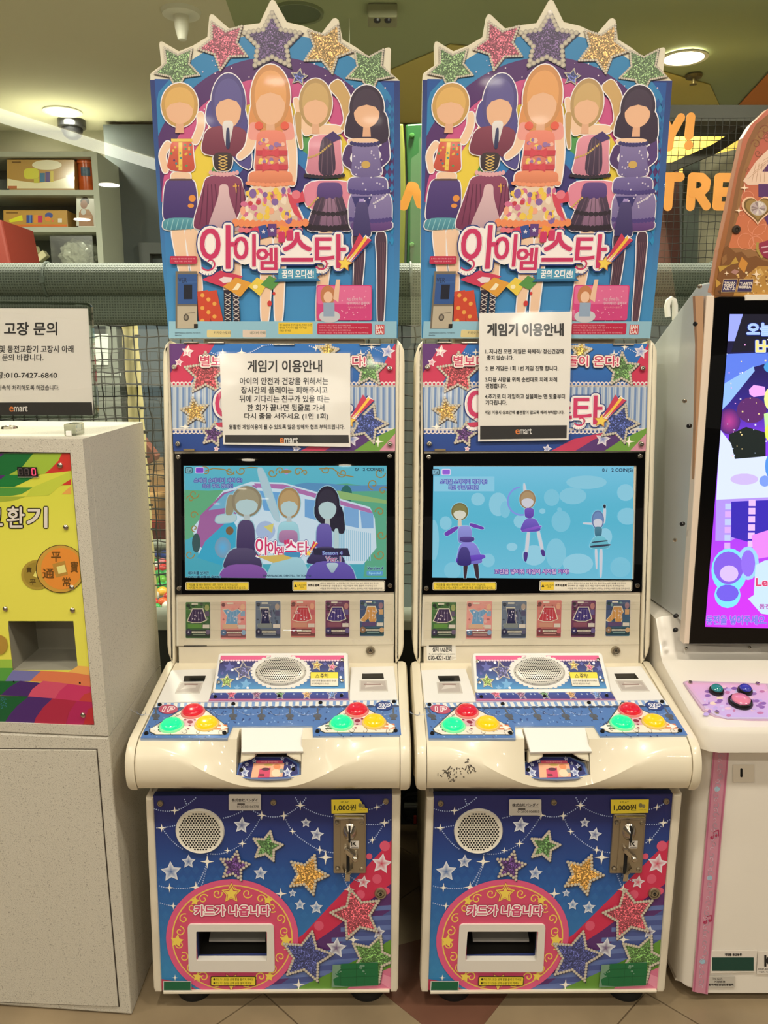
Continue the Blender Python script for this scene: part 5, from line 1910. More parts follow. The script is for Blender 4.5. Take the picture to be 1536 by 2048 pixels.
def build_machine():
    t = thing('arcade_machine', 'x', 'arcade machine', (X1, YC, 0), 'card arcade machines')
    X = X1
    # cabinet
    cb_ = B(X - .243, X + .243, YC + .010, 1.98, .045, .60)
    bmesh.ops.delete(cb_, geom=[f for f in cb_.faces if f.normal.y < -.9], context='FACES')
    obj('cabinet', cb_, WHITE2, t)
    # front door: a slab with the dispenser opening cut out
    door_o = [(308, 1588), (784, 1584), (781, 1973), (325, 1975)]
    ox = rectpts(393, 1852, 535, 1916)
    bm = bmesh.new()
    V = {}
    us = [None, 395, 535, None]
    def P(u, v, d):
        return P_CAB.P(u, v) + P_CAB.n * d
    g = [[(308, 1588), (393, 1588), (536, 1588), (784, 1584)], [(320, 1854), (395.5, 1854), (536, 1852), (783, 1852)], [(323, 1916), (397, 1916), (536, 1913), (782, 1913)], [(325, 1975), (398, 1975), (536, 1974), (781, 1973)]]
    vs = {}
    for d in (0, 1):
        for j in range(4):
            for i in range(4):
                vs[d, j, i] = bm.verts.new(P(*g[j][i], .006 if d == 0 else -.010))
    for d in (0, 1):
        for j in range(3):
            for i in range(3):
                if (i, j) != (1, 1):
                    bm.faces.new((vs[d, j, i], vs[d, j, i + 1], vs[d, j + 1, i + 1], vs[d, j + 1, i]))
    for a, b in (((0, 0), (0, 3)), ((0, 3), (3, 3)), ((3, 3), (3, 0)), ((3, 0), (0, 0))):
        pass
    def wall(seq):
        for p, q in zip(seq, seq[1:] + seq[:1]):
            bm.faces.new((vs[0, p[0], p[1]], vs[0, q[0], q[1]], vs[1, q[0], q[1]], vs[1, p[0], p[1]]))
    wall([(0, 0), (0, 1), (0, 2), (0, 3), (1, 3), (2, 3), (3, 3), (3, 2), (3, 1), (3, 0), (2, 0), (1, 0)])
    wall([(1, 1), (1, 2), (2, 2), (2, 1)])
    door = obj('front_door', bm, mat('door_sheet', (50, 60, 110), .4), t)
    pr = lower_art_cut(door)
    # side rails of the cabinet
    for pts in ([(294, 1590), (309, 1590), (326, 1976), (313, 1976), (310, 1968)], [(784, 1583), (801.5, 1582), (796, 1970), (793, 1976), (781, 1976)]):
        obj('side_rail', slab(P_CAB, pts, .012, .030, bev=.004), WHITE2, t)
    obj('bottom_lip', slab(P_CAB, [(330, 1973.5), (779, 1971), (779, 1975), (330, 1978)], .014, .02, bev=.001), WHITE2, t)
    for x, y in ((-.185, YC + .045), (.185, YC + .045), (-.185, 1.92), (.185, 1.92)):
        obj('foot', L((X + x, y, 0), (0, 0, 1), [(0, 0), (.036, 0), (.038, .004), (.036, .02), (.02, .024), (.012, .026), (.012, .05)], 24), RUBBER, t, smooth=True)
    # dispenser frame and chute
    o1 = rectpts(378, 1841, 549, 1936, 7)
    o1 = [(u + (2 if v > 1890 else 0), v) for u, v in o1]
    i1 = rectpts(395, 1855, 535.5, 1913, 2)
    fr = obj('dispenser_frame', ring(P_CAB, o1, i1, .012, .002), mat('frame_plastic', (226, 220, 210), .35), t, 'pale rounded frame of the card outlet')
    bmf = fr.data
    a, b = P_CAB.P(391, 1851), P_CAB.P(539, 1918)
    ch = bmesh.new()
    x0, x1, z0, z1 = a.x, b.x, b.z, a.z
    y0, y1 = YC - .004, YC + .13
    C0 = [(x0, y0, z0), (x1, y0, z0), (x1, y0, z1), (x0, y0, z1)]
    C1 = [(x0, y1, z0), (x1, y1, z0), (x1, y1, z1), (x0, y1, z1)]
    A_ = [ch.verts.new(p) for p in C0]; B_ = [ch.verts.new(p) for p in C1]
    for i in range(4):
        ch.faces.new((A_[i], A_[(i + 1) % 4], B_[(i + 1) % 4], B_[i]))
    ch.faces.new(B_)
    obj('dispenser_chute', ch, mat('chute_dark', (44, 42, 38), .4), t)
    rmp = B(x0 + .02, x1 - .012, YC + .025, YC + .115, z0 + .020, z0 + .024)
    for v in rmp.verts:
        if v.co.y > YC + .1:
            v.co.z += .030
    obj('dispenser_ramp', rmp, mat('ramp_grey', (176, 172, 162), .3, .5), t)
    # round speaker
    c = P_CAB.P(402, 1657)
    r = .0487
    sg = obj('round_speaker', L(c + P_CAB.n * .006, P_CAB.n, [(r, 0), (r, .004), (r * .96, .007), (r * .9, .0055), (0, .0055)], 40), mat('speaker_ivory', (228, 222, 206), .35), t, smooth=True)
    hb = bmesh.new()
    x_, y_, n_ = basis(P_CAB.n)
    pitch = .0056
    for j in range(-18, 19):
        for i in range(-18, 19):
            xx, yy = (i + (j % 2) * .5) * pitch, j * pitch * .87
            if xx * xx + yy * yy < (r * .86) ** 2:
                lathe(hb, c + P_CAB.n * .0117 + x_ * xx + y_ * yy, P_CAB.n, [(0, 0), (.0020, 0)], 7)
    obj('speaker_holes', hb, HOLE, sg, kind='stuff')
    # coin acceptor
    cp = obj('coin_acceptor', slab(P_CAB, rectpts(667.5, 1621, 732.5, 1739, 3), .013, 0, bev=.002), STEEL, t, 'brushed metal coin slot plate')
    obj('ridge', slab(P_CAB, rectpts(670, 1623, 729, 1628, 2), .021, -.012, bev=.003), CHROME, cp)
    obj('raised_plate', slab(P_CAB, rectpts(681, 1631, 729, 1737, 1), .0155, -.012, bev=.001, seg=1), STEEL, cp)
    obj('coin_guide', L(P_CAB.P(700, 1655, .0155), P_CAB.n, [(.0165, 0), (.012, .006), (.005, .013), (0, .013)], 20, sx=.85, sy=1.15), CHROME, cp, smooth=True)
    obj('coin_slot', slab(P_CAB, rectpts(698, 1640, 702, 1668, 1), .0295, -.020), HOLE, cp)
    obj('lower_slot', slab(P_CAB, rectpts(693.5, 1697, 700, 1733, 1), .0165, -.0150), HOLE, cp)
    lv = [(690, 1683), (694, 1683), (712, 1698), (717, 1703), (713, 1708), (706, 1706), (689, 1690)]
    obj('return_lever', slab(P_CAB, lv, .024, -.014, bev=.0015), CHROME, cp)
    obj('lever_pivot', L(P_CAB.P(711, 1703, .024), P_CAB.n, [(.006, -.008), (.006, .003), (.004, .005), (0, .005)], 16), CHROME, cp, smooth=True)
    obj('return_cup', slab(P_CAB, [(686, 1720), (692, 1733), (691, 1746), (701, 1746), (701, 1733), (707, 1720), (702, 1733), (692, 1733)], .026, -.012), CHROME, cp)
    for u, v in ((675, 1638), (724, 1637.5), (676, 1729), (724, 1729)):
        screw(P_CAB, u, v, .0046, cp, STEEL, off=.0145)
    A = Art(P_CAB, .0162)
    A.rect(701, 1672, 718, 1687, (226, 220, 210)); A.z = 1; A.text('IK', 703, 1674, 713, 1682, (20, 18, 16), .5); A.rect(703, 1684, 717, 1685, (90, 80, 76))
    A.build('maker_sticker', cp, [PAPER])
    # lock
    def lock(pl, u, v, r, off):
        k = obj('lock', L(pl.P(u, v, off), pl.n, [(r, 0), (r, .003), (r * .92, .005), (r * .72, .0045), (r * .66, .002), (r * .5, .002), (r * .46, .0055), (0, .006)], 24), STEEL, t, smooth=True)
        obj('keyhole', L(pl.P(u, v, off + .0061), pl.n, [(r * .26, 0), (r * .26, .0006), (r * .16, .0006), (r * .16, 0)], 14), HOLE, k)
        obj('key_slit', slab(pl, rectpts(u - .8, v - 4, u + .8, v), off + .0068, -off - .006), HOLE, k)
    lock(P_CAB, 761, 1780.5, .0125, .007)
    lock(P_UP, 741, 1300.5, .0105, .002)
    for u, v in ((323, 1602), (548, 1600), (771.5, 1598)):
        screw(P_CAB, u, v, .0065, t, STEEL, off=.0075)
    # small stickers common to both
    A = Art(P_CAB, .0118)
    A.rrect(423.5, 1944, 514, 1963, 2, (60, 50, 20)); A.z = 1; A.rrect(425, 1945.5, 512.5, 1961.5, 2, (238, 216, 62)); A.z = 2
    A.text('●카드가 나오는 곳에 발을 올리지 마세요', 429, 1947, 509, 1952.5, (50, 40, 20)); A.text('●카드가 나오는 곳에 손을 넣지 마세요', 429, 1954.5, 505, 1960, (50, 40, 20))
    A.build('warning_sticker', t, [PRINT], label='yellow warning sticker under the card outlet')
    A = Art(P_CAB, .0122)
    A.rect(329, 1953, 385.5, 1973, (206, 206, 200)); A.z = 1; A.rect(331, 1954.5, 384, 1971, (22, 100, 66))
    A.build('green_label', t, [PRINT], label='dark green label with white edge')
    A = Art(P_CAB, .0122)
    A.poly([(666, 1921), (756, 1915), (757, 1962), (664, 1966)], (120, 156, 130)); A.z = 1
    A.poly([(683, 1919), (756, 1916), (757, 1961), (700, 1964), (670, 1962), (667, 1950), (676, 1944), (671, 1938), (682, 1930)], (22, 108, 62)); A.z = 2
    for x in (682, 713, 729):
        A.line([(x, 1919), (x, 1962)], .6, (14, 84, 46))
    for y in (1930, 1946):
        A.line([(680, y), (756, y - 3)], .6, (14, 84, 46))
    A.z = 3
    R7 = random.Random(8)
    for k in range(16):
        A.ell(R7.choice([R7.uniform(668, 684), R7.uniform(715, 732)]), R7.uniform(1920, 1946), R7.uniform(1, 3), c=(118, 158, 134), n=6)
    A.build('worn_green_label', t, [PRINT], label='worn green table sticker')

    # console
    console(t)

    # upper unit
    body = bmesh.new()
    zt, zb = 1.368, .645
    prof = [(1.712, zb), (1.797, zt), (1.96, zt), (1.98, 1.3), (1.98, zb)]
    v0 = [Vector((X - .2435, y, z)) for y, z in prof]; v1 = [Vector((X + .2435, y, z)) for y, z in prof]
    prism(body, v0, v1)
    obj('upper_body', body, WHITE2, t)
    for pts in ([(341.5, 681), (333, 690), (328.5, 704), (327.5, 730), (336, 1288), (338, 1304), (343, 1318), (350, 1329), (351.5, 1320), (350, 1000), (340.5, 700)],
                [(794.5, 680), (803, 689), (808, 702), (809, 730), (807.5, 1288), (805, 1303), (799, 1316), (791.5, 1327), (790.5, 1318), (790, 1000), (791, 700)]):
        obj('side_frame', slab(P_UP, pts, .012, .12, bev=.007, seg=3), WHITE, t, smooth=True)
    marquee(t)
    # screen surround
    bz = ring(P_UP, [(350, 907), (789, 904), (789, 1183), (352.5, 1188)], [(368, 931), (773.5, 931), (773, 1158), (371, 1154.5)], .0062, .004)
    bz = obj('screen_surround', bz, BEZEL, t)
    for u, v in ((358.5, 914), (779, 912.5), (360, 1175.5), (780, 1170)):
        screw(P_UP, u, v, .006, bz, off=.0066)
    A = Art(P_UP, .0068)
    A.rrect(372.5, 1163, 499.5, 1179.5, 2.5, (240, 226, 190)); A.rrect(585.5, 1160, 770, 1181, 2.5, (240, 234, 216)); A.z = 1
    A.rrect(373.7, 1164.2, 498.3, 1178.3, 2, (40, 36, 20)); A.rrect(586.7, 1161.2, 769, 1179.8, 2, (40, 36, 24)); A.z = 2
    A.rrect(374.4, 1165, 497.6, 1177.6, 2, (240, 212, 66)); A.rrect(587.4, 1162, 768.2, 1179, 2, (238, 230, 210)); A.z = 3
    A.rect(588, 1162.5, 614, 1178.5, (240, 206, 60)); A.z = 4
    A.text('게임을 할 때는 화면에 너무 가까이 가지 마십시오.', 379, 1166, 478, 1170.8, (40, 34, 16)); A.text('어지럽거나 메스꺼움이 느껴지면 바로 게임을 멈추십시오.', 379, 1172, 493, 1177, (40, 34, 16))
    A.text('▲', 589, 1167, 595, 1173, (30, 26, 16)); A.text('CAUTION', 596, 1167, 613, 1170.5, (30, 26, 16)); A.text('주의', 601, 1172, 608, 1175.5, (30, 26, 16))
    A.text('보호자 분께', 616.5, 1167, 639, 1172, (36, 30, 26), .3)
    for k, w in ((0, 757), (1, 754), (2, 765)):
        A.text(('•화면이 깜빡이거나 TV 게임 중에 이런 증상이 있는 분은 게임을 하지 마시고', '주의해야 할 사항을 읽고 게임 이용에 대해 충분히 주의하십시오', '•게임을 하다 어지럽거나 메스꺼움이 느껴지는 경우에는 바로 게임을 멈추십시오')[k], 641, 1163.5 + k * 5.2, w, 1167.2 + k * 5.2, (70, 62, 56))
    A.build('caution_stickers', bz, [PRINT], label='yellow and white caution stickers')
    # card display
    cb = obj('card_tray', slab(P_UP, rectpts(353, 1189, 788, 1292), .001, .0), mat('tray_ivory', (226, 220, 204), .35), t)
    cov = bmesh.new()
    ys_ = [(1189, .003), (1194, .009), (1200, .011), (1275, .012), (1286, .010), (1291, .003)]
    rows = [[cov.verts.new(P_UP.P(u, v, d)) for u in (354, 787)] for v, d in ys_]
    for A2, B2 in zip(rows, rows[1:]):
        cov.faces.new((A2[0], A2[1], B2[1], B2[0]))
    cvo = obj('clear_cover', cov, CLEAR, t)
    for v in (1203, 1207, 1217, 1258):
        bm = bmesh.new()
        tube(bm, [P_UP.P(358, v, .0112), P_UP.P(783, v, .0112)], .0011 if v != 1207 else .002, 8)
        obj('cover_ridge', bm, CLEAR, cvo)
    obj('tray_seam', slab(P_UP, [(351, 1291.5), (789, 1288.5), (789, 1289.5), (351, 1292.8)], .0022, .0), mat('seam_brown', (120, 108, 88), .7), t)
    obj('tray_gap', slab(P_UP, [(368, 1290.5), (414, 1290.3), (414, 1292), (368, 1292.3)], .0028, .0), HOLE, t)
    # ledge behind the board and the board
    poster(t)
    obj('board_bracket', B(X - .18, X + .18, 1.815, 1.86, 1.36, 1.62, bev=.004), STEEL, t)
    A = Art(P_UP, .0005)
    return t


def lower_art_cut(door):
    o = lower_art(door)
    # remove the print over the card outlet
    me = o.data
    a, b = P_CAB.P(394, 1854), P_CAB.P(536, 1914)
    off = origin(door)
    bm = bmesh.new()
    bm.from_mesh(me)
    for co, no in (((a.x, 0, 0), (1, 0, 0)), ((b.x, 0, 0), (1, 0, 0)), ((0, 0, a.z), (0, 0, 1)), ((0, 0, b.z), (0, 0, 1))):
        bmesh.ops.bisect_plane(bm, geom=bm.verts[:] + bm.edges[:] + bm.faces[:], plane_co=Vector(co) - off, plane_no=no, dist=1e-6)
    kill = []
    for f in bm.faces:
        c = f.calc_center_median() + off
        if a.x < c.x < b.x and b.z < c.z < a.z:
            kill.append(f)
    bmesh.ops.delete(bm, geom=kill, context='FACES')
    bm.to_mesh(me)
    bm.free()
    return o


m1 = build_machine()
m1['label'] = 'left card arcade machine with landscape notice taped to its star panel'
m2 = copy_tree(m1)
m2.location.x = X2
m2['label'] = 'right card arcade machine with portrait notice and scuffed console'

# ---- what differs between the two machines
SQ = [(368, 931), (773.5, 931), (773, 1158), (371, 1154.5)]


def shell(dx, parent, artfn, nm):
    P0 = lambda u, v: P_UP.P(u, v) + Vector((dx, 0, 0))
    pts = SQ
    bm = bmesh.new()
    prism(bm, [P0(u, v) + P_UP.n * .002 for u, v in pts], [P0(u, v) - P_UP.n * .003 for u, v in pts])
    d = obj('display', bm, BEZEL, parent, nm)
    artfn(d)


def sc1(d):
    A = Art(P_UP, .0026, [(368.5, 931.5), (773, 931.5), (772.5, 1157.5), (371.5, 1154)], lambda u, v: (320 + u * .32552, 900 + v * .32552))
    A.rect(140, 90, 1400, 800, lambda u, v: mix((92, 178, 196), (70, 160, 176), (v - 90) / 700), 2, 4); A.z = 1
    A.poly([(140, 245), (300, 250), (480, 240), (480, 420), (140, 560)], (96, 166, 122)); A.poly([(820, 250), (1000, 215), (1150, 205), (1400, 240), (1400, 780), (1250, 780), (1300, 360)], (90, 164, 130))
    A.poly([(780, 220), (900, 200), (1060, 208), (1180, 218), (1400, 215), (1400, 250), (820, 262)], (88, 140, 182)); A.z = 2
    A.ell(1145, 275, 36, 60, (46, 104, 96), 14); A.poly([(850, 260), (1100, 250), (1400, 310), (1400, 330), (1100, 300)], (140, 176, 110))
    # plain camper van
    A.z = 3
    A.poly([(200, 480), (390, 250), (560, 195), (760, 200), (1290, 350), (1320, 420), (1330, 600), (1250, 700), (520, 700), (240, 640)], (196, 216, 226)); A.z = 4
    A.poly([(215, 560), (250, 400), (390, 262), (580, 215), (600, 230), (450, 420), (400, 560), (300, 640)], (156, 96, 150)); A.poly([(580, 205), (760, 210), (1290, 362), (1310, 392), (760, 240), (590, 230)], (170, 110, 164)); A.z = 5
    A.poly([(300, 370), (400, 270), (520, 225), (560, 240), (440, 350)], (110, 170, 196)); A.poly([(610, 250), (770, 262), (790, 390), (640, 370)], (104, 160, 206)); A.poly([(890, 300), (960, 310), (960, 430), (890, 410)], (110, 160, 206))
    A.poly([(1130, 345), (1220, 365), (1222, 480), (1135, 460)], (120, 164, 206)); A.poly([(1230, 372), (1310, 390), (1312, 480), (1240, 480)], (120, 164, 206))
    A.poly([(230, 660), (280, 560), (400, 450), (450, 430), (520, 560), (510, 660), (420, 720)], (56, 160, 190))
    for k in range(16):
        A.rect(1110 + k * 12, 480 + k * 2, 1115 + k * 12, 680, (130, 180, 204))
    A.z = 6
    A.ell(430, 495, 24, 26, (120, 92, 60)); A.ell(388, 598, 50, 64, (86, 170, 214), c2=(120, 150, 170)); A.ell(225, 570, 26, 60, (56, 84, 84)); A.ell(650, 495, 60, 60, (160, 180, 210), 16); A.poly([(640, 470), (700, 450), (690, 510)], (206, 196, 110))
    GD = (150, 128, 70)
    A.z = 7
    for x, y, r, a0, d_ in ((430, 130, 28, 0, 1), (500, 125, 30, 180, -1), (690, 140, 30, 0, 1), (740, 130, 26, 180, 1), (850, 135, 30, 0, -1), (890, 140, 20, 180, 1), (1120, 140, 32, 180, -1), (1350, 140, 36, 0, 1), (1310, 210, 36, 90, 1), (1370, 250, 30, 0, -1),
                            (210, 270, 32, 0, 1), (190, 300, 24, 180, 1), (210, 400, 26, 0, -1), (1350, 380, 30, 180, 1), (1360, 520, 32, 0, 1), (1350, 640, 36, 180, -1), (185, 640, 30, 0, 1), (215, 480, 22, 90, 1), (280, 130, 34, 180, 1), (1020, 120, 26, 180, -1)):
        A.spiral(x, y, r, GD, 7, a0, 1.1, d_)
    A.line([(280, 130), (330, 112), (400, 120), (460, 150)], 7, GD); A.line([(500, 115), (560, 105), (610, 110)], 6, GD); A.line([(980, 115), (1060, 112), (1110, 150), (1190, 165)], 7, GD)
    A.ell(778, 132, 18, 18, (176, 140, 206), 10); A.ell(778, 132, 34, 10, GD, 10)
    # plain stand-in figures
    A.z = 9
    LS = (176, 200, 200)
    stand_in(A, 535, 315, 92, 95, (150, 140, 110), [(trap(530, 430, 100, 620, 120), (64, 50, 90)), (trap(510, 600, 150, 720, 260), (66, 56, 90)), ([(392, 700), (640, 700), (700, 870), (330, 870)], (120, 70, 150))],
             [([(350, 400), (470, 390), (470, 440), (340, 450)], LS), ([(420, 270), (470, 280), (450, 400), (400, 400)], (150, 140, 110))], LS, (150, 190, 200))
    A.z = 18
    stand_in(A, 795, 325, 70, 95, (178, 146, 96), [(trap(790, 440, 110, 560, 140), (150, 206, 214)), (trap(790, 640, 160, 880, 340), (150, 200, 210)), (trap(790, 490, 110, 560, 120), (170, 120, 160))], [([(590, 110), (640, 110), (750, 440), (700, 430)], (170, 196, 204))], LS, (150, 196, 206))
    A.z = 27
    stand_in(A, 1030, 330, 74, 110, (40, 36, 52), [(trap(1010, 450, 92, 610, 100), (92, 80, 160)), (trap(1020, 590, 110, 690, 260), (52, 44, 84)), ([(925, 680), (1170, 680), (1230, 870), (870, 870)], (88, 72, 160)), (trap(1060, 690, 90, 740, 30), (170, 196, 204))],
             [([(950, 320), (1120, 320), (1145, 520), (1060, 500), (950, 420)], (36, 32, 48)), ([(1070, 480), (1100, 480), (1100, 620), (1070, 620)], LS)], LS, (150, 190, 204))
    A.z = 36
    logo(A, lambda u, v: ((u - 340) * .395 + 588, (v - 310) * .44 + 532))
    A.z = 44
    A.rrect(765, 625, 865, 655, 6, (70, 140, 180)); A.poly([(600, 650), (760, 640), (820, 660), (700, 690)], (206, 176, 90)); A.poly([(940, 600), (1155, 600), (1170, 650), (950, 640)], (40, 36, 60)); A.z = 45
    A.rrect(1270, 738, 1370, 768, 8, (90, 150, 196)); A.rrect(162, 104, 206, 144, 9, (40, 60, 66)); A.rrect(222, 104, 278, 144, 9, (206, 190, 226)); A.z = 46
    A.rrect(166, 108, 202, 140, 6, (120, 170, 180)); A.rrect(227, 109, 273, 139, 6, (128, 72, 190)); A.z = 47
    for k in range(3):
        A.rect(182 + k * 5, 130 - k * 6, 185 + k * 5, 136, (30, 46, 52))
    A.text('Y', 171, 114, 181, 134, (30, 46, 52))
    PU, WT = (90, 70, 160), (150, 196, 210)
    A.text('스페셜 스테이지 개최 중!', 216, 172, 508, 198, WT, 0, out=[(PU, 3.5)]); A.text('최신 쿠드 캠페인', 268, 207, 452, 233, WT, 0, out=[(PU, 3.5)])
    A.text('0/   2 COIN(S)', 1200, 110, 1375, 132, (30, 44, 60), .8)
    A.text('데이터를 보려면', 180, 742, 305, 762, (24, 60, 84), .8, out=[((120, 190, 206), 2)]); A.text('ID카드를 왼쪽에 올려줘!', 178, 768, 378, 786, (24, 60, 84), .8, out=[((120, 190, 206), 2)])
    A.text('©BNP/BANDAI, DENTSU, TV TOKYO', 636, 762, 930, 777, (36, 60, 80), .5)
    A.text('Season 4', 1000, 618, 1122, 640, (150, 190, 206), 0, out=[(PU, 3)]); A.text('Ver.1', 1020, 650, 1112, 682, (170, 90, 130), .8, out=[((190, 200, 214), 3)]); A.text('Version 4', 1275, 712, 1372, 732, (36, 44, 90), .8, out=[((150, 200, 214), 2)])
    A.text('Special', 1284, 745, 1356, 762, (150, 206, 226), .5)
    A.build('display_picture', d, [SCREEN])


def sc2(d):
    # right screen, authored in its own photo pixels
    A = Art(P_UP, .0026, [(860.5, 933.5), (1266, 933), (1263.5, 1158.5), (861, 1158.5)], lambda u, v: (820 + u * .33854, 890 + v * .33854))
    A.clip = [(859, 933), (1267, 932.5), (1264, 1158.5), (861.5, 1157)]
    A.rect(110, 120, 1325, 800, lambda u, v: mix((122, 196, 224), (84, 180, 206), min(1, abs(v - 120) / 300)) if v < 420 else mix((84, 180, 206), (112, 190, 216), (v - 420) / 380), 4, 6)
    A.z = 1
    R8 = random.Random(12)
    for x, y, rx, ry in ((210, 460, 36, 40), (400, 320, 40, 38), (520, 350, 55, 70), (835, 310, 46, 50), (890, 450, 56, 64), (960, 300, 80, 50), (860, 640, 60, 90), (990, 700, 90, 60), (780, 390, 18, 16), (650, 450, 40, 40), (1040, 220, 120, 40), (1270, 280, 50, 50), (560, 380, 30, 50), (460, 680, 40, 40),
                         (250, 740, 50, 50), (730, 650, 70, 60), (1240, 720, 60, 60), (600, 600, 32, 24), (880, 380, 14, 12), (1150, 540, 40, 50), (140, 560, 30, 120), (1280, 420, 60, 50)):
        A.ell(x, y, rx, ry, mix((100, 186, 212), (170, 214, 230), R8.uniform(.3, .7)), 18)
        A.z += 1
    A.z = 24
    for k in range(34):
        a = math.radians(100 + k * 6)
        A.ell(655 + 80 * math.cos(a), 330 - 82 * math.sin(a), 6, 6, (130, 150, 224), 7)
    LS = (206, 206, 214)
    A.z = 26
    stand_in(A, 292, 392, 50, 52, (126, 120, 66), [(trap(322, 475, 80, 570, 80), (136, 140, 216)), (trap(340, 570, 90, 690, 165, 10), (128, 122, 214)), (trap(335, 540, 84, 562, 88), (70, 50, 130)), ([(268, 660), (440, 640), (445, 670), (270, 700)], (96, 60, 190)), (trap(318, 600, 50, 700, 90), (54, 44, 120))],
             [([(195, 520), (260, 480), (290, 480), (270, 505), (215, 540)], (110, 60, 170)), ([(350, 455), (440, 485), (430, 500), (350, 480)], (110, 60, 170)), ([(312, 690), (342, 690), (330, 790), (316, 790)], (60, 40, 50)), ([(368, 680), (400, 680), (408, 790), (388, 790)], (60, 40, 50))], (216, 214, 196), (150, 206, 226))
    A.z = 36
    stand_in(A, 690, 320, 48, 55, (170, 140, 100), [(trap(700, 370, 56, 420, 52), (104, 70, 180)), (trap(708, 430, 60, 500, 130), (104, 80, 190)), ([(650, 500), (770, 470), (775, 485), (660, 515)], (130, 80, 200))],
             [([(665, 225), (676, 225), (690, 300), (668, 300)], LS), ([(686, 510), (706, 500), (694, 640), (674, 640)], LS), ([(740, 490), (758, 490), (788, 620), (768, 620)], LS), ([(666, 630), (696, 630), (684, 690), (668, 680)], (76, 50, 130)), ([(764, 615), (790, 615), (796, 655), (776, 655)], (76, 50, 130))], LS, (150, 206, 226))
    A.z = 44
    stand_in(A, 1103, 440, 36, 56, (100, 130, 180), [(trap(1105, 480, 46, 530, 40), (60, 120, 140)), (trap(1112, 535, 60, 600, 130), (100, 190, 206)), ([(1055, 592), (1178, 580), (1178, 592), (1056, 604)], (40, 50, 70)), ([(1068, 568), (1160, 558), (1160, 566), (1068, 576)], (40, 50, 70))],
             [([(1015, 456), (1080, 458), (1080, 470), (1015, 464)], LS), ([(1136, 370), (1152, 370), (1146, 460), (1130, 460)], LS), ([(1084, 610), (1100, 610), (1100, 730), (1092, 730)], LS), ([(1112, 610), (1132, 610), (1126, 780), (1114, 780)], LS), ([(1134, 350), (1150, 350), (1150, 372), (1136, 372)], (40, 40, 50))], LS, (150, 206, 226))
    A.z = 52
    A.rect(140, 185, 495, 272, (138, 202, 226)); A.z = 53
    A.rrect(128, 140, 172, 178, 8, (36, 56, 70)); A.rrect(184, 140, 238, 178, 8, (226, 214, 240)); A.z = 54
    A.rrect(132, 144, 168, 174, 6, (130, 180, 200)); A.rrect(189, 145, 233, 173, 6, (150, 96, 214)); A.z = 55
    for k in range(3):
        A.rect(148 + k * 5, 166 - k * 6, 151 + k * 5, 171, (30, 46, 60))
    A.text('Y', 137, 150, 147, 168, (30, 46, 60))
    PU, WT = (92, 84, 180), (170, 214, 232)
    A.text('스페셜 스테이지 개최 중!', 175, 202, 450, 228, WT, 0, out=[(PU, 3.5)]); A.text('최신 쿠드 캠페인', 226, 236, 398, 262, WT, 0, out=[(PU, 3.5)])
    A.text('0 /   2 COIN(S)', 1128, 138, 1306, 162, (40, 60, 84), .8)
    A.text('코인을 넣어줘 게임이 시작될 거야!', 496, 730, 930, 757, (246, 214, 236), 0, out=[((112, 70, 160), 4)])
    # these pixels belong to the right machine: parented there in place
    A.build('display_picture', d, [SCREEN])


shell(0, m1, sc1, 'display with outdoor picture and title')
shell(X2 - X1, m2, sc2, 'display with pale blue stage picture')


def serial(parent, pl_u, num):
    dx = pl_u
    A = Art(P_CAB, .0116, None, lambda u, v: (440 + u * .15625 + dx[0], 1480 + v * .15625 + dx[1]))
    A.rrect(125, 655, 535, 860, 12, (206, 200, 190)); A.z = 1
    A.text('株式会社バンダイ', 165, 708, 495, 748, (60, 56, 54), 1.5); A.line([(165, 757), (505, 757)], 2, (140, 134, 126)); A.text(num, 232, 798, 508, 824, (80, 76, 72), 1); A.rrect(235, 768, 332, 790, 8, (90, 84, 80))
    A.build('serial_label', parent, [PAPER], label='pale serial number label')


def price(parent, fx, torn):
    A = Art(P_CAB, .0118, None, fx)
    Yc = (238, 214, 60)
    if torn:
        A.poly([(218, 120), (740, 112), (770, 150), (790, 200), (850, 280), (892, 282), (890, 360), (222, 378)], Yc)
    else:
        A.poly([(218, 120), (900, 116), (890, 362), (222, 378)], Yc)
    A.z = 1
    A.text('1PLAY', 395, 150, 540, 180, (40, 36, 16)); A.text('1,000원', 275, 208, 672, 325, (28, 24, 12), 3)
    A.ell(752, 226, 36, 42, (130, 124, 84)); A.ell(806, 240, 30, 38, (150, 140, 90)); A.text('COIN 500', 720, 300, 852, 316, (90, 84, 50))
    A.build('price_sticker', parent, [PAPER], label='torn yellow 1,000 won price sticker' if torn else 'yellow 1,000 won price sticker')


serial(m1, (0, 0), '012030106778')
serial(m2, (557, 10), '012030106803')
price(m1, lambda u, v: (640 + u * .10745, 1580 + v * .10742), True)
price(m2, lambda u, v: (1194 + u * .111, 1580 + v * .1075), False)
# service sticker on the right machine
A = Art(P_UP, .0022)
A.poly([(853, 1291), (911, 1291), (913, 1318), (900, 1321), (854, 1321)], (232, 228, 218)); A.z = 1
A.text('설치 / AS문의', 865, 1293.5, 903, 1303.5, (30, 28, 26), .3); A.text('h_ayang@naver.com', 858, 1305.5, 910, 1310, (50, 46, 44)); A.text('070-4221-136', 857, 1311, 902, 1319.5, (26, 24, 22), .3)
A.z = 2
A.poly([(901, 1312), (913, 1314), (900, 1321)], (214, 208, 196))
A.build('service_sticker', m2, [PAPER], label='curling white sticker with a phone number')
# scuffs on the right console
sc = bmesh.new()
R9 = random.Random(2)


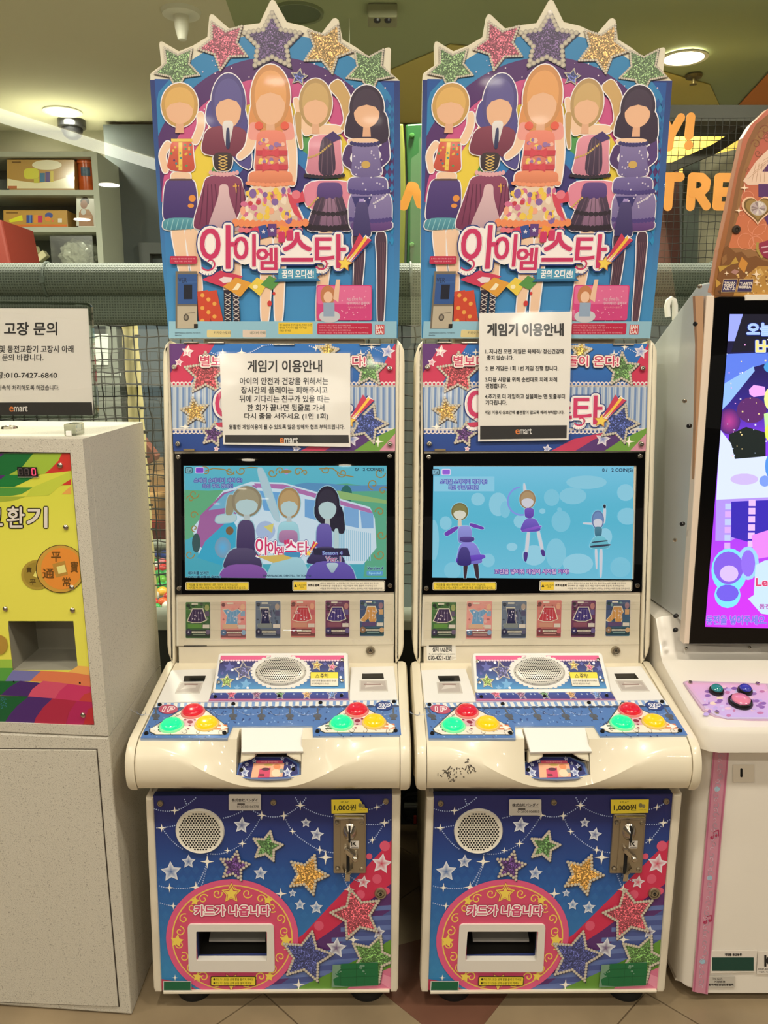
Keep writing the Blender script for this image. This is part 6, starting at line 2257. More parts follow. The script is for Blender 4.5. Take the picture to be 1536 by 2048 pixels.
def front_pt(u, v):
    """Point on the side profile of the console under a photo pixel."""
    r = ray(u, v)
    best = None
    S = console_profile(0)
    for a, b in zip(S, S[1:]):
        pl = tilt(a[0], a[1], b[0], b[1]) if abs(b[1] - a[1]) + abs(b[0] - a[0]) > 1e-6 else None
        n = Vector((0, (b[1] - a[1]), -(b[0] - a[0]))).normalized()
        if n.y > 0:
            n = -n
        c = Vector((0, 0, HC))
        dn = r.dot(n)
        if abs(dn) < 1e-6:
            continue
        k = (Vector((0, a[0], a[1])) - c).dot(n) / dn
        p = c + r * k
        lo, hi = sorted((a[1], b[1])); l2, h2 = sorted((a[0], b[0]))
        if lo - 1e-4 <= p.z <= hi + 1e-4 and l2 - 1e-4 <= p.y <= h2 + 1e-4:
            if best is None or k < best[0]:
                best = (k, p, n)
    return best


for k in range(70):
    cx, cy, sx, sy = (898, 1548, 14, 9) if k < 45 else (940, 1535, 8, 9)
    u, v = R9.gauss(cx, sx * .7), R9.gauss(cy, sy * .8)
    h = front_pt(u, v)
    if h:
        _, p, n = h
        if n.z < 0 and n.y > 0:
            n = -n
        x_, y_, n_ = basis(n)
        a = R9.uniform(0, 3.1)
        l_, w_ = R9.uniform(.001, .0032), R9.uniform(.0004, .0011)
        d1 = x_ * math.cos(a) + y_ * math.sin(a)
        d2 = n_.cross(d1)
        q = p + Vector((0, -.0004, .0004))
        sc.faces.new([sc.verts.new(q + d1 * i * l_ + d2 * j * w_) for i, j in ((-1, -1), (1, -1), (1, 1), (-1, 1))])
obj('scuff_marks', sc, mat('scuff', (92, 84, 74), .8), m2, kind='stuff')

# ------------------------------------------------------------------ display cards (loose cards behind the clear cover)
CARDS = [((158, 163, 312, 388), (52, 84, 60), (60, 44, 84), (90, 150, 70), 'skirt', 'green card with a dark purple skirt'),
         ((372, 158, 532, 393), (222, 130, 136), (110, 160, 206), (236, 190, 170), 'dress', 'pink card with a pale blue dress'),
         ((587, 157, 743, 387), (84, 100, 130), (34, 36, 80), (130, 140, 156), 'top', 'grey blue card with a navy top'),
         ((803, 152, 957, 383), (196, 106, 104), (190, 60, 74), (222, 150, 140), 'skirt', 'red card with a pink skirt'),
         ((1015, 153, 1166, 380), (84, 44, 82), (60, 46, 120), (140, 70, 110), 'skirt', 'dark purple card with a violet skirt'),
         ((1227, 150, 1378, 375), (48, 110, 124), (206, 150, 84), (86, 60, 130), 'shoes', 'teal card with two orange shoes')]
made = []
for (x0, y0, x1, y1), base, item, acc, kind, lb in CARDS:
    fn = lambda u, v: (320 + u * .32552, 1150 + v * .32552)
    a, b = fn(x0, y0), fn(x1, y1)
    cpt = P_UP.P((a[0] + b[0]) / 2, (a[1] + b[1]) / 2, .0022)
    t = thing('display_card', 'x', 'card', cpt, 'cards behind the clear cover')
    obj('card_stock', slab(P_UP, rectpts(a[0], a[1], b[0], b[1], 1.6, 3), .0030, -.0014), mat('card_edge', (222, 216, 206), .5), t)
    A = Art(P_UP, .0032, None, fn)
    w, h = x1 - x0, y1 - y0
    X_ = lambda f: x0 + w * f
    Y_ = lambda f: y0 + h * f
    A.poly(rectpts(x0 + 2, y0 + 2, x1 - 2, y1 - 2, 6, 3), lambda u, v: mix(base, acc, .35 + .3 * math.sin(u * .03 + v * .02))); A.z = 1
    rk = random.Random(x0)
    for k in range(26):
        A.ell(rk.uniform(X_(.08), X_(.92)), rk.uniform(Y_(.06), Y_(.7)), rk.uniform(3, 14), rk.uniform(3, 12), mix(base, rk.choice([acc, (230, 226, 214), (30, 26, 30)]), rk.uniform(.15, .5)), 7)
    A.z = 2
    A.ell(X_(.12), Y_(.1), 12, 12, mix(base, (20, 20, 30), .5), 10); A.rect(X_(.25), Y_(.04), X_(.5), Y_(.08), (226, 222, 206)); A.ell(X_(.86), Y_(.16), 14, 20, mix(acc, (226, 180, 140), .5), 10); A.rect(X_(.78), Y_(.26), X_(.95), Y_(.4), mix(item, (200, 190, 190), .3))
    gl = (222, 216, 196)
    if kind == 'skirt':
        sh = [(.30, .2), (.68, .2), (.82, .5), (.6, .56), (.3, .56), (.1, .52)]
    elif kind == 'dress':
        sh = [(.12, .24), (.3, .22), (.45, .28), (.66, .22), (.8, .28), (.6, .4), (.68, .64), (.2, .64), (.28, .4)]
    elif kind == 'top':
        sh = [(.2, .2), (.52, .2), (.54, .4), (.58, .6), (.44, .62), (.22, .62), (.26, .4)]
    else:
        sh = [(.32, .2), (.62, .2), (.7, .34), (.6, .44), (.66, .54), (.6, .64), (.42, .6), (.36, .5), (.2, .6), (.04, .56), (.24, .4)]
    P_ = [(X_(p), Y_(q)) for p, q in sh]
    mx_, my = sum(p[0] for p in P_) / len(P_), sum(p[1] for p in P_) / len(P_)
    A.poly([(mx_ + (p[0] - mx_) * 1.12, my + (p[1] - my) * 1.12) for p in P_], gl); A.z = 3
    A.poly(P_, item); A.z = 4
    for k in range(4):
        f = .3 + k * .11
        A.line([(X_(f), Y_(.24)), (X_(f - .06 + k * .03), Y_(.53))], 5, mix(item, (230, 220, 230), .28))
    for k in range(8):
        A.ell(rk.uniform(X_(.25), X_(.65)), rk.uniform(Y_(.28), Y_(.52)), 4, c=(220, 210, 220), n=6)
    A.z = 5
    A.rect(X_(.03), Y_(.76), X_(.97), Y_(.95), mix(base, (20, 20, 30), .45)); A.rect(X_(.1), Y_(.6), X_(.66), Y_(.72), mix(acc, (120, 120, 60), .2)); A.rect(X_(.7), Y_(.62), X_(.96), Y_(.72), (214, 206, 196)); A.z = 6
    A.rect(X_(.26), Y_(.8), X_(.84), Y_(.845), (222, 216, 200)); A.rect(X_(.3), Y_(.875), X_(.8), Y_(.9), mix(base, (226, 220, 206), .5)); A.ell(X_(.13), Y_(.82), 18, 20, mix(item, (40, 40, 70), .4), 12); A.ell(X_(.9), Y_(.82), 14, 16, mix(item, (210, 200, 210), .3), 12); A.z = 7
    A.text('스타일리시 의상', X_(.3), Y_(.805), X_(.8), Y_(.84), (70, 60, 70)); A.star(X_(.13), Y_(.82), 8, (200, 200, 220), 0)
    A.build('card_print', t, [PRINT, GLIT])
    made.append((t, lb))
for t, lb in made:
    c = copy_tree(t)
    c.location.x += X2 - X1
    t['label'] = lb + ', left machine'
    c['label'] = lb + ', right machine'


# ------------------------------------------------------------------ taped notices
def curl(pl, px, off, amp, nx=10, ny=10, bottom_rip=False):
    """A sheet of paper lying close to a panel with slight waves."""
    bm = bmesh.new()
    (ax, ay), (bx, by), (cx, cy), (dx, dy) = px
    g = []
    for j in range(ny + 1):
        row = []
        for i in range(nx + 1):
            s_, t_ = i / nx, j / ny
            u = (ax * (1 - s_) + bx * s_) * (1 - t_) + (dx * (1 - s_) + cx * s_) * t_
            v = (ay * (1 - s_) + by * s_) * (1 - t_) + (dy * (1 - s_) + cy * s_) * t_
            row.append((u, v))
        g.append(row)
    return g
PAPERM = mat('notice_paper', (234, 230, 222), .55)


def notice(nm, pl, px, off, artfn, label, border=None):
    c = pl.P(sum(p[0] for p in px) / 4, sum(p[1] for p in px) / 4, off)
    t = thing(nm, label, 'notice', c)
    obj('paper', slab(pl, px, off + .0008, -off), PAPERM, t)
    A = Art(pl, off + .0012)
    artfn(A)
    A.build('notice_text', t, [PAPER])
    # clear tape over the whole sheet
    m_ = 5
    q = [(px[0][0] - m_, px[0][1] - m_ * .6), (px[1][0] + m_, px[1][1] - m_ * .6), (px[2][0] + m_, px[2][1] + m_ * .6), (px[3][0] - m_, px[3][1] + m_ * .6)]
    bm = bmesh.new()
    G = []
    rg = random.Random(len(label))
    for j in range(13):
        row = []
        for i in range(13):
            s_, t_ = i / 12, j / 12
            u = (q[0][0] * (1 - s_) + q[1][0] * s_) * (1 - t_) + (q[3][0] * (1 - s_) + q[2][0] * s_) * t_
            v = (q[0][1] * (1 - s_) + q[1][1] * s_) * (1 - t_) + (q[3][1] * (1 - s_) + q[2][1] * s_) * t_
            row.append(bm.verts.new(pl.P(u, v, off + .0024 + rg.uniform(0, .0009))))
        G.append(row)
    for j in range(12):
        for i in range(12):
            bm.faces.new((G[j][i], G[j][i + 1], G[j + 1][i + 1], G[j + 1][i]))
    obj('clear_tape', bm, TAPE, t, smooth=True)
    return t


TAPE = glass_mat('clear_tape_film', (255, 255, 255), 1.0, rough=.12)
K = (34, 32, 32)
CN = lambda A: None


def n1(A):
    A.fn = lambda u, v: (320 + u * .32552, 670 + v * .32552)
    A.text('게임기 이용안내', 545, 160, 997, 232, K, 2.2)
    for s_, x0, x1, y in (('아이의 안전과 건강을 위해서는', 498, 1036, 266), ('장시간의 플레이는 피해주시고', 506, 1032, 320), ('뒤에 기다리는 친구가 있을 때는', 496, 1044, 374), ('한 회가 끝나면 뒷줄로 가서', 543, 1012, 428), ('다시 줄을 서주세요 (1인 1회)', 525, 1036, 482)):
        A.text(s_, x0, y, x1, y + 42, K, .9)
    A.text('원활한 게임이용이 될 수 있도록 많은 양해와 협조 부탁드립니다.', 432, 552, 1134, 580, K, .8)
    A.poly([(408, 615), (1160, 615), (1163, 664), (407, 662)], (44, 42, 42)); A.z = 1
    A.text('e', 741, 634, 766, 663, (226, 130, 60), 1.0); A.text('mart', 769, 630, 851, 662, (226, 224, 220), .9)


notice('taped_notice', P_UP, [(441.5, 708), (701, 707.5), (701.5, 894), (449, 889)], .0135, n1, 'landscape white notice taped over the star panel of the left machine')


def n2(A):
    A.fn = lambda u, v: (820 + u * .33854, 600 + v * .33854)
    A.text('게임기 이용안내', 457, 140, 905, 212, K, 4)
    for s_, x0, x1, y in (('1. 지나친 오랜 게임은 육체적/ 정신건강에', 445, 908, 290), ('좋지 않습니다.', 455, 610, 328), ('2. 본 게임은 1회 1번 게임 진행 합니다.', 446, 876, 390), ('3.다음 사람을 위해 순번대로 차례 차례', 445, 868, 456), ('진행합니다.', 447, 572, 494),
                          ('4.추가로 더 게임하고 싶을때는 맨 뒷줄부터', 443, 914, 556), ('기다립니다.', 446, 572, 592)):
        A.text(s_, x0, y, x1, y + 28, K, .9)
    A.text('게임 이용시 상호간에 불편함이 없도록 배려 부탁합니다.', 441, 653, 910, 675, K, .6)
    A.poly([(414, 744), (926, 740), (924, 816), (414, 823)], (44, 42, 42)); A.z = 1
    A.text('e', 623, 765, 646, 792, (226, 130, 60), 1.0); A.text('mart', 649, 760, 718, 791, (226, 224, 220), .9)


PN2 = tilt(1.765, 1.22, 1.783, 1.44)
notice('taped_notice', PN2, [(958.5, 627), (1144, 623), (1137, 880), (956, 883)], .0, n2, 'portrait white notice taped across board and star panel of the right machine')
# ------------------------------------------------------------------ coin changer at the left
GREY = mat('speckled_grey_steel', (216, 210, 194), 0.5, noise=.0, bump=.5, bscale=700)
if True:
    nt = GREY.node_tree
    b = nt.nodes['Principled BSDF']
    tc = nt.nodes.new('ShaderNodeTexCoord')
    n = nt.nodes.new('ShaderNodeTexNoise'); n.inputs['Scale'].default_value = 420
    nt.links.new(tc.outputs['Object'], n.inputs['Vector'])
    cr = nt.nodes.new('ShaderNodeValToRGB')
    cr.color_ramp.elements[0].position = .3; cr.color_ramp.elements[0].color = rgb(158, 152, 138)
    cr.color_ramp.elements[1].position = .42; cr.color_ramp.elements[1].color = rgb(208, 202, 186)
    nt.links.new(n.outputs['Fac'], cr.inputs[0]); nt.links.new(cr.outputs[0], b.inputs['Base Color'])
ALU = mat('aluminium_edge', (190, 182, 164), .35, .7)

nf = Vector((-.085, -1, 0)).normalized()
P_CH = Plane((-.523, 1.423, 0), nf)            # change machine front, turned slightly
P_CH2 = Plane((-.535, 1.4235, 0), nf)
tch = thing('coin_changer', 'tall grey coin changer with a bright yellow and green front panel', 'change machine', P_CH.P(60, 2020))
bk = Vector((0, 1, 0))
LX = -290


def hexa(bm, fpts, depth, bev=.004, dx=0.0):
    """Box from four front points going straight back."""
    return prism(bm, fpts, [p + Vector((dx, depth, 0)) for p in fpts], bev)


def fz(u, z):
    """Point on the change machine front at photo column u near its right edge and height z."""
    r = ray(u, 1500)
    p = P_CH.P(u, 1500)
    return Vector((p.x, p.y, z))


seam = P_CH.P(217.6, 1473.5)
xr_t, xr_b = P_CH.P(165, 878), P_CH.P(263, 2033)
zt_ = xr_t.z
left = Vector((-1.05, 0, 0))


def on_front(x, z):
    # y of the front plane at x
    y = 1.423 + (-(x + .523) * nf.x) / nf.y
    return Vector((x, y, z))


up_pts = [on_front(-1.05, zt_), on_front(xr_t.x, zt_), on_front(seam.x, seam.z + .0015), on_front(-1.05, seam.z + .0015)]
lo_pts = [on_front(-1.05, seam.z - .0015), on_front(seam.x, seam.z - .0015), on_front(xr_b.x, .003), on_front(-1.05, .003)]
# upper cabinet as a shell with a recessed tray
ub = bmesh.new()


def panel_with_hole(bm, pl, outer, hole, f, b):
    vs = {}
    us = [outer[0], hole[0], hole[2], outer[2]]
    return bm


hexa(ub, [p + Vector((0, .028, 0)) for p in up_pts], .335, .006)
uc = obj('upper_cabinet', ub, GREY, tch)
lb_ = bmesh.new(); hexa(lb_, lo_pts, .365, .004)
lc = obj('lower_cabinet', lb_, GREY, tch)
# frame around the printed panel
bm = bmesh.new()
o4 = [up_pts[0], up_pts[1], up_pts[2], up_pts[3]]
iR = P_CH.P(140.5, 905); iB = P_CH.P(189, 1452)
i4 = [on_front(-1.02, iR.z), on_front(iR.x, iR.z), on_front(iB.x, iB.z), on_front(-1.02, iB.z)]
V0 = [bm.verts.new(p) for p in o4]; V1 = [bm.verts.new(p) for p in i4]
V2 = [bm.verts.new(p + Vector((0, .03, 0))) for p in i4]; V3 = [bm.verts.new(p + Vector((0, .03, 0))) for p in o4]
for a, b in ((V0, V1), (V1, V2), (V2, V3), (V3, V0)):
    for i in range(4):
        bm.faces.new((a[i], b[i], b[(i + 1) % 4], a[(i + 1) % 4]))
obj('front_frame', bm, GREY, tch)
# door sheet with tray hole
def pc(u, v, d=0.0):
    return P_CH.P(u, v) + nf * d
xs_ = [(-330, 905, -330, 1452), (12.5, 1239, 26, 1341), (147, 1241, 155, 1342), (138, 907, 187, 1451)]
bm = bmesh.new()
cols = [[(-330, 907), (-300, 1238), (-290, 1340), (-280, 1451)], [(0, 907), (13, 1240), (26, 1341), (35, 1451)], [(112, 907), (147, 1241.5), (155, 1342.5), (165, 1451)], [(138.5, 907), (168, 1242), (177, 1343), (188, 1451)]]
vf = [[bm.verts.new(pc(u, v, -.004)) for u, v in c] for c in cols]
for i in range(3):
    for j in range(3):
        if (i, j) != (1, 1):
            bm.faces.new((vf[i][j], vf[i + 1][j], vf[i + 1][j + 1], vf[i][j + 1]))
sheet = obj('front_panel', bm, ALU, tch)
bm = bmesh.new()
q = [pc(13, 1240, -.004), pc(147, 1241.5, -.004), pc(155, 1342.5, -.004), pc(26, 1341, -.004)]
q2 = [p + Vector((.0, .11, 0)) for p in q]
A_ = [bm.verts.new(p) for p in q]; B_ = [bm.verts.new(p) for p in q2]
for i in range(4):
    bm.faces.new((A_[i], A_[(i + 1) % 4], B_[(i + 1) % 4], B_[i]))
bm.faces.new(B_)
obj('coin_tray', bm, mat('tray_grey', (150, 146, 130), .45), tch)
# cut matching hole in the cabinet shell: remove its front wall behind the tray
me = uc.data
b2 = bmesh.new(); b2.from_mesh(me)
offc = origin(tch)
fr_ = [f for f in b2.faces if f.normal.dot(nf) > .95 and f.calc_area() > .05]
bmesh.ops.delete(b2, geom=fr_, context='FACES')
b2.to_mesh(me); b2.free()

A = Art(P_CH, -.0032, None, lambda u, v: (u * .29283, 880 + v * .29297))
clipP = [(-328, 907.5), (138, 907.5), (187, 1450.5), (-278, 1450)]
A.clip = clipP
Y1 = (228, 222, 84)


def ybg(u, v):
    return mix((216, 218, 74), (232, 226, 88), min(1, max(0, (v - 300) / 500)))


A.rect(-1300, 80, 700, 1240, ybg, 4, 6)
A.rect(-1300, 1240, 52, 1700, ybg); A.rect(52, 1575, 700, 1700, ybg)
A.poly([(495, 1238), (700, 1238), (700, 1600), (528, 1580)], ybg)
A.poly([(-1300, 1230), (45, 1232), (82, 1580), (-1300, 1580)], ybg)
A.z = 1
A.poly([(-1250, 80), (232, 80), (205, 130), (150, 180), (60, 238), (-100, 300), (-1250, 300)], (24, 108, 52)); A.poly([(-1250, 240), (160, 240), (270, 236), (180, 280), (90, 322), (-1250, 330)], (26, 122, 56))
A.poly([(-1250, 325), (220, 325), (140, 372), (60, 385), (-1250, 388)], (80, 150, 62)); A.poly([(-1250, 388), (170, 388), (90, 415), (-60, 432), (-1250, 430)], (162, 178, 58))
A.poly([(232, 80), (415, 90), (400, 130), (350, 190), (300, 232), (270, 236), (60, 240), (150, 180)], (160, 190, 62))
A.poly([(300, 232), (350, 190), (396, 140), (418, 90), (480, 90), (480, 212)], (206, 54, 46)); A.poly([(410, 312), (480, 268), (480, 308)], (206, 60, 46)); A.poly([(415, 372), (480, 315), (480, 372)], (232, 168, 84))
A.poly([(215, 325), (480, 215), (480, 268), (400, 318), (330, 380), (170, 388)], (196, 208, 70))
A.z = 2
A.poly([(-1250, 60), (25, 90), (0, 115), (-1250, 150)], (84, 40, 110)); A.poly([(-1250, 250), (30, 243), (0, 268), (-1250, 300)], (84, 40, 110))
# lower colour blocks
A.z = 2
A.poly([(-1250, 1500), (76, 1502), (80, 1560), (-1250, 1560)], (156, 196, 72)); A.poly([(528, 1545), (700, 1560), (700, 1620), (460, 1590)], (240, 184, 96))
A.poly([(-1250, 1560), (84, 1560), (80, 1580), (30, 1650), (-1250, 1650)], (88, 160, 66)); A.poly([(84, 1575), (275, 1580), (200, 1650), (30, 1650)], (120, 120, 180))
A.poly([(275, 1580), (480, 1590), (700, 1625), (700, 1700), (380, 1660), (200, 1650)], (226, 126, 84))
A.poly([(-1250, 1645), (130, 1650), (60, 1690), (0, 1745), (-1250, 1745)], (20, 100, 50)); A.poly([(130, 1648), (270, 1662), (215, 1705), (185, 1755), (0, 1745), (60, 1690)], (72, 40, 110))
A.poly([(270, 1662), (290, 1648), (460, 1668), (400, 1720), (370, 1770), (185, 1755), (215, 1705)], (214, 82, 112)); A.poly([(460, 1668), (700, 1700), (700, 1800), (520, 1790), (370, 1770), (400, 1720)], (204, 56, 104))
A.poly([(570, 1740), (700, 1700), (700, 1800), (530, 1790)], (200, 66, 62))
A.poly([(-1250, 1745), (190, 1755), (110, 1820), (60, 1880), (20, 1945), (-1250, 1945)], (18, 92, 50)); A.poly([(190, 1755), (355, 1768), (290, 1830), (240, 1900), (225, 1945), (20, 1945), (60, 1880), (110, 1820)], (76, 40, 112))
A.poly([(355, 1768), (520, 1785), (470, 1860), (440, 1950), (225, 1945), (240, 1900), (290, 1830)], (176, 40, 70)); A.poly([(520, 1785), (700, 1800), (700, 1960), (440, 1955), (470, 1860)], (180, 36, 92))
A.poly([(600, 1840), (700, 1800), (700, 1960), (560, 1955)], (186, 44, 52))
A.z = 3
for k in range(10):
    A.spiral(5 + (k % 3) * 14, 1760 + k * 8, 8, (70, 140, 170), 2, k * 70, .8)
# lettering and coins
A.text('환', 45, 458, 160, 598, (226, 218, 206), 3.5, out=[((30, 24, 20), 11)])
A.z = 3
A.text('교', -130, 470, 10, 585, (226, 218, 206), 3.5, out=[((30, 24, 20), 11)]); A.z = 3
A.text('기', 180, 462, 316, 598, (226, 218, 206), 5, out=[((30, 24, 20), 11)])
A.z = 6
A.ell(250, 922, 110, 102, (176, 150, 60), 30); A.z = 7; A.ell(250, 922, 92, 86, (160, 136, 52), 30); A.z = 8
A.poly([(222, 930), (238, 898), (265, 912), (248, 942)], (236, 226, 120))
A.text('寶', 178, 870, 212, 906, (84, 66, 24), 1); A.text('平', 200, 952, 240, 990, (84, 66, 24), 1)
A.z = 9
A.ell(410, 882, 168, 165, (40, 34, 20), 40); A.z = 10
A.ell(411, 882, 164, 161, (206, 160, 66), 40); A.z = 11
A.ell(418, 880, 140, 142, (232, 146, 56), 40); A.z = 12
A.poly([(355, 848), (440, 826), (462, 920), (380, 940)], (186, 140, 60)); A.z = 13
A.poly([(384, 868), (438, 852), (452, 902), (398, 916)], (236, 226, 140))
A.text('平', 348, 765, 412, 832, (110, 74, 26), 1.6); A.text('通', 290, 880, 366, 945, (110, 74, 26), 1.6); A.text('常', 425, 940, 480, 1000, (110, 74, 26), 1.6); A.text('寶', 480, 830, 530, 905, (110, 74, 26), 1.6)
A.ell(-5, 1400, 54, 66, (178, 140, 58), 24)
# counter display
A.z = 14
A.poly([(114, 184), (248, 186), (260, 252), (120, 250)], (20, 16, 18)); A.z = 15
A.poly([(120, 252), (262, 252), (262, 256), (120, 256)], (236, 230, 210))
A.build('panel_print', sheet, [PRINT])
A = Art(P_CH, -.0004, None, lambda u, v: (u * .29283, 880 + v * .29297))


def seg7(x, c):
    A.line([(x, 196), (x + 22, 196)], 5, c); A.line([(x + 4, 240), (x + 27, 240)], 5, c)
    A.line([(x, 198), (x + 2, 216)], 5, c); A.line([(x + 23, 198), (x + 25, 216)], 5, c); A.line([(x + 2, 220), (x + 4, 239)], 5, c); A.line([(x + 25, 220), (x + 27, 239)], 5, c)


for x in (125, 168):
    seg7(x, (96, 84, 84)); A.line([(x + 2, 218), (x + 26, 218)], 5, (96, 84, 84))
A.build('dim_digits', sheet, [PRINT])
A = Art(P_CH, -.0002, None, A.fn)
seg7(216, (255, 70, 96))
A.build('lit_digit', sheet, [attr_mat('red_segment', .3, emit=2.2)], label='red lit zero')
for u, v in ((119, 931), (130.5, 1055), (142.5, 1175.5), (144, 1221), (9.5, 1218.5), (165, 1431)):
    c = pc(u, v, -.003)
    o = obj('screw', L(c, nf, [(.0052, 0), (.005, .002), (.003, .0038), (0, .0044)], 16), CHROME, sheet, smooth=True)
for u, v in ((26, 1364.5), (158.5, 1367)):
    obj('screw_hole', L(pc(u, v, -.0025), nf, [(0, 0), (.002, 0)], 10), HOLE, sheet)
# lower door
dpts = [(-330, 1496), (193, 1499), (237, 2012), (-330, 1990)]
bm = bmesh.new()
gp = slab(P_CH, [(-331, 1494), (195, 1497.5), (239.5, 2013.5), (-331, 1993)], .0004, .001)
obj('door_gap', gp, mat('gap_dark', (62, 54, 44), .8), lc)
obj('lower_door', slab(P_CH, dpts, .003, .0, bev=.0015), GREY, lc)
# top of the changer: lock
TP = Plane((0, 0, zt_), (0, 0, 1))
c = TP.P(19, 857)
obj('top_lock', L(c, (0, 0, 1), [(.016, 0), (.015, .004), (.008, .006), (.003, .003), (0, .003)], 20), CHROME, tch, smooth=True)

# acrylic sign stand
PSG = Plane((0, 1.50, 0), (.0, -1, 0))
ts = thing('sign_stand', 'acrylic sign stand holding a white fault notice on the coin changer', 'sign', Vector((PSG.P(60, 840).x, 1.50, zt_)))
so = [(-330, 598), (176, 606), (181, 608), (184, 614), (197, 830), (193, 836), (-330, 836)]
obj('acrylic_sheet', slab(PSG, so, .004, -.001, bev=.001), CLEAR, ts)
obj('acrylic_edge', ring(PSG, so, [(u - (4 if u > 0 else -4), v + (4 if v < 700 else -4)) for u, v in so], .0045, .0045), glass_mat('acrylic_edge', (206, 212, 204), 2.2), ts)
pap = [(-330, 612), (176, 617), (186, 832), (-330, 830)]
pap = [(-330, 616), (176, 617), (187, 829), (-330, 829)]
pg = obj('sign_paper', slab(PSG, pap, .0003, .0003), PAPERM, ts)
A = Art(PSG, .0006, None, lambda u, v: (u * .32228, 580 + v * .32227))
A.text('고장 문의', 27, 200, 354, 280, K, 2.2)
A.text('및 동전교환기 고장시 아래', -2, 345, 456, 388, K, .9)
A.text('문의 바랍니다.', 14, 398, 270, 440, K, .9)
A.text('장:010-7427-6840', -22, 508, 355, 548, K, .8)
A.text('신속히 처리하도록 하겠습니다.', -15, 590, 368, 622, K, .5)
A.poly([(-800, 700), (570, 696), (577, 778), (-800, 776)], (48, 46, 44)); A.z = 1
A.text('e', 60, 724, 84, 754, (226, 130, 60), 1.0); A.text('mart', 88, 720, 172, 754, (232, 228, 222), .8)
A.build('sign_text', pg, [PAPER])
a = PSG.P(148, 838)
obj('stand_foot', B(a.x - .011, a.x + .011, 1.475, 1.52, zt_ + .0005, zt_ + .022, bev=.002), glass_mat('foot_acrylic', (216, 218, 210), 2.6), ts)
obj('white_clip', B(a.x - .006, a.x + .004, 1.471, 1.4745, zt_ + .0005, zt_ + .010, bev=.001), FLAP, ts)

# ------------------------------------------------------------------ third machine at the right
t3 = thing('arcade_machine', 'white arcade machine at the right edge with a tall purple screen', 'arcade machine', (.92, 1.46, 0))
P3 = Plane((0, 1.46, 0), (0, -1, 0))
W3 = mat('white_lacquer', (236, 229, 216), .3, coat=.3, noise=.04, nscale=4)
# lower cabinet with rounded front corners
def lowcab(z0, z1, x0, x1, y0, y1, r, bm):
    pts = []
    for cx, cy, a0 in ((x0 + r, y0 + r, 180), (x1 - r, y0 + r, 270)):
        for i in range(9):
            a = math.radians(a0 + 90 * i / 8)
            pts.append((cx + r * math.cos(a), cy + r * math.sin(a)))
    pts += [(x1, y1), (x0, y1)]
    prism(bm, [Vector((x, y, z1)) for x, y in pts], [Vector((x, y, z0)) for x, y in pts])
    return bm


xl3 = .628
bm = bmesh.new()
zc_ = .585
lowcab(.02, zc_, xl3, 1.30, 1.462, 1.98, .035, bm)
bmesh.ops.bevel(bm, geom=[e for e in bm.edges if abs(e.verts[0].co.z - .02) < 1e-4 and abs(e.verts[1].co.z - .02) < 1e-4], offset=.012, segments=3, affect='EDGES')
cab3 = obj('cabinet', bm, W3, t3, smooth=True)
hb = bmesh.new()
for k in range(22):
    z = .06 + k * .0225
    box(hb, xl3 - .008, xl3 - .001, 1.55, 1.557, z, z + .0215, bev=.001, seg=1)
obj('door_hinge', hb, W3, cab3, 'long white piano hinge')
for sx in (.72, 1.15):
    for y in (1.53, 1.9):
        obj('foot', L((sx, y, 0), (0, 0, 1), [(0, 0), (.025, 0), (.025, .02)], 16), RUBBER, t3)
# control deck: plan outline rising to the back
def ray_z(u, v, z):
    r = ray(u, v)
    k = (z - HC) / r.z
    return Vector((0, 0, HC)) + r * k


deck = bmesh.new()
DL = [  # (photo px on the deck's upper edge, depth)
]
prof3 = [(1.425, .590), (1.425, .628), (1.432, .640), (1.50, .652), (1.66, .688), (1.675, .700), (1.70, .742), (1.72, .768), (1.98, .768), (1.98, .590)]
xl = .612
rows = []
for xo, ins in ((xl, .035), (xl + .006, .016), (xl + .016, .006), (xl + .034, 0.0), (1.26, 0.0), (1.30, .035)):
    row = []
    for i, (y, z) in enumerate(prof3):
        yy = y + (ins if y < 1.5 else 0)
        zz = z - (ins * .25 if 2 <= i <= 7 else 0)
        row.append(deck.verts.new((xo, yy, zz)))
    rows.append(row)
for a, b in zip(rows, rows[1:]):
    for i in range(len(prof3)):
        j = (i + 1) % len(prof3)
        deck.faces.new((a[i], b[i], b[j], a[j]))
deck.faces.new(rows[0]); deck.faces.new(rows[-1][::-1])
obj('control_deck', deck, W3, t3, smooth=True)
PD = tilt(1.50, .652, 1.66, .688)
PS3 = tilt(1.675, .700, 1.715, .765)
lpts = [(1366, 1366), (1374, 1364), (1600, 1372), (1620, 1445), (1500, 1444), (1455, 1441), (1428, 1436), (1406, 1424), (1392, 1405)]
oc = obj('button_plate', slab(PD, lpts, .004, .002, bev=.0015), mat('plate_clear', (206, 176, 200), .15), t3)
A = Art(PD, .0046, None, lambda u, v: (1300 + u * .15365, 1280 + v * .15367))
ins = [(450, 575), (1500, 600), (1700, 1050), (1000, 1050), (860, 1010), (740, 940), (620, 800)]
A.poly(ins, lambda u, v: mix((222, 170, 206), (206, 196, 232), min(1, max(0, (v - 580) / 450)))); A.z = 1
A.poly([(500, 600), (1480, 615), (1640, 1030), (1000, 1030), (880, 990), (760, 910), (660, 790)], lambda u, v: mix((226, 176, 216), (198, 178, 236), min(1, max(0, (v - 580) / 450)))); A.z = 2
rr3 = random.Random(6)
for k in range(60):
    x, y = rr3.uniform(700, 1500), rr3.uniform(620, 1010)
    A.ell(x, y, rr3.uniform(10, 50), rr3.uniform(8, 26), rr3.choice([(232, 196, 214), (190, 170, 230), (236, 214, 196), (150, 110, 180), (206, 200, 240), (190, 120, 170)]), 8)
for x, y in ((745, 750), (905, 815), (1380, 820), (1470, 850), (1450, 900), (1090, 655)):
    A.ell(x, y, 40, 20, (140, 100, 176), 9)
A.build('plate_print', oc)
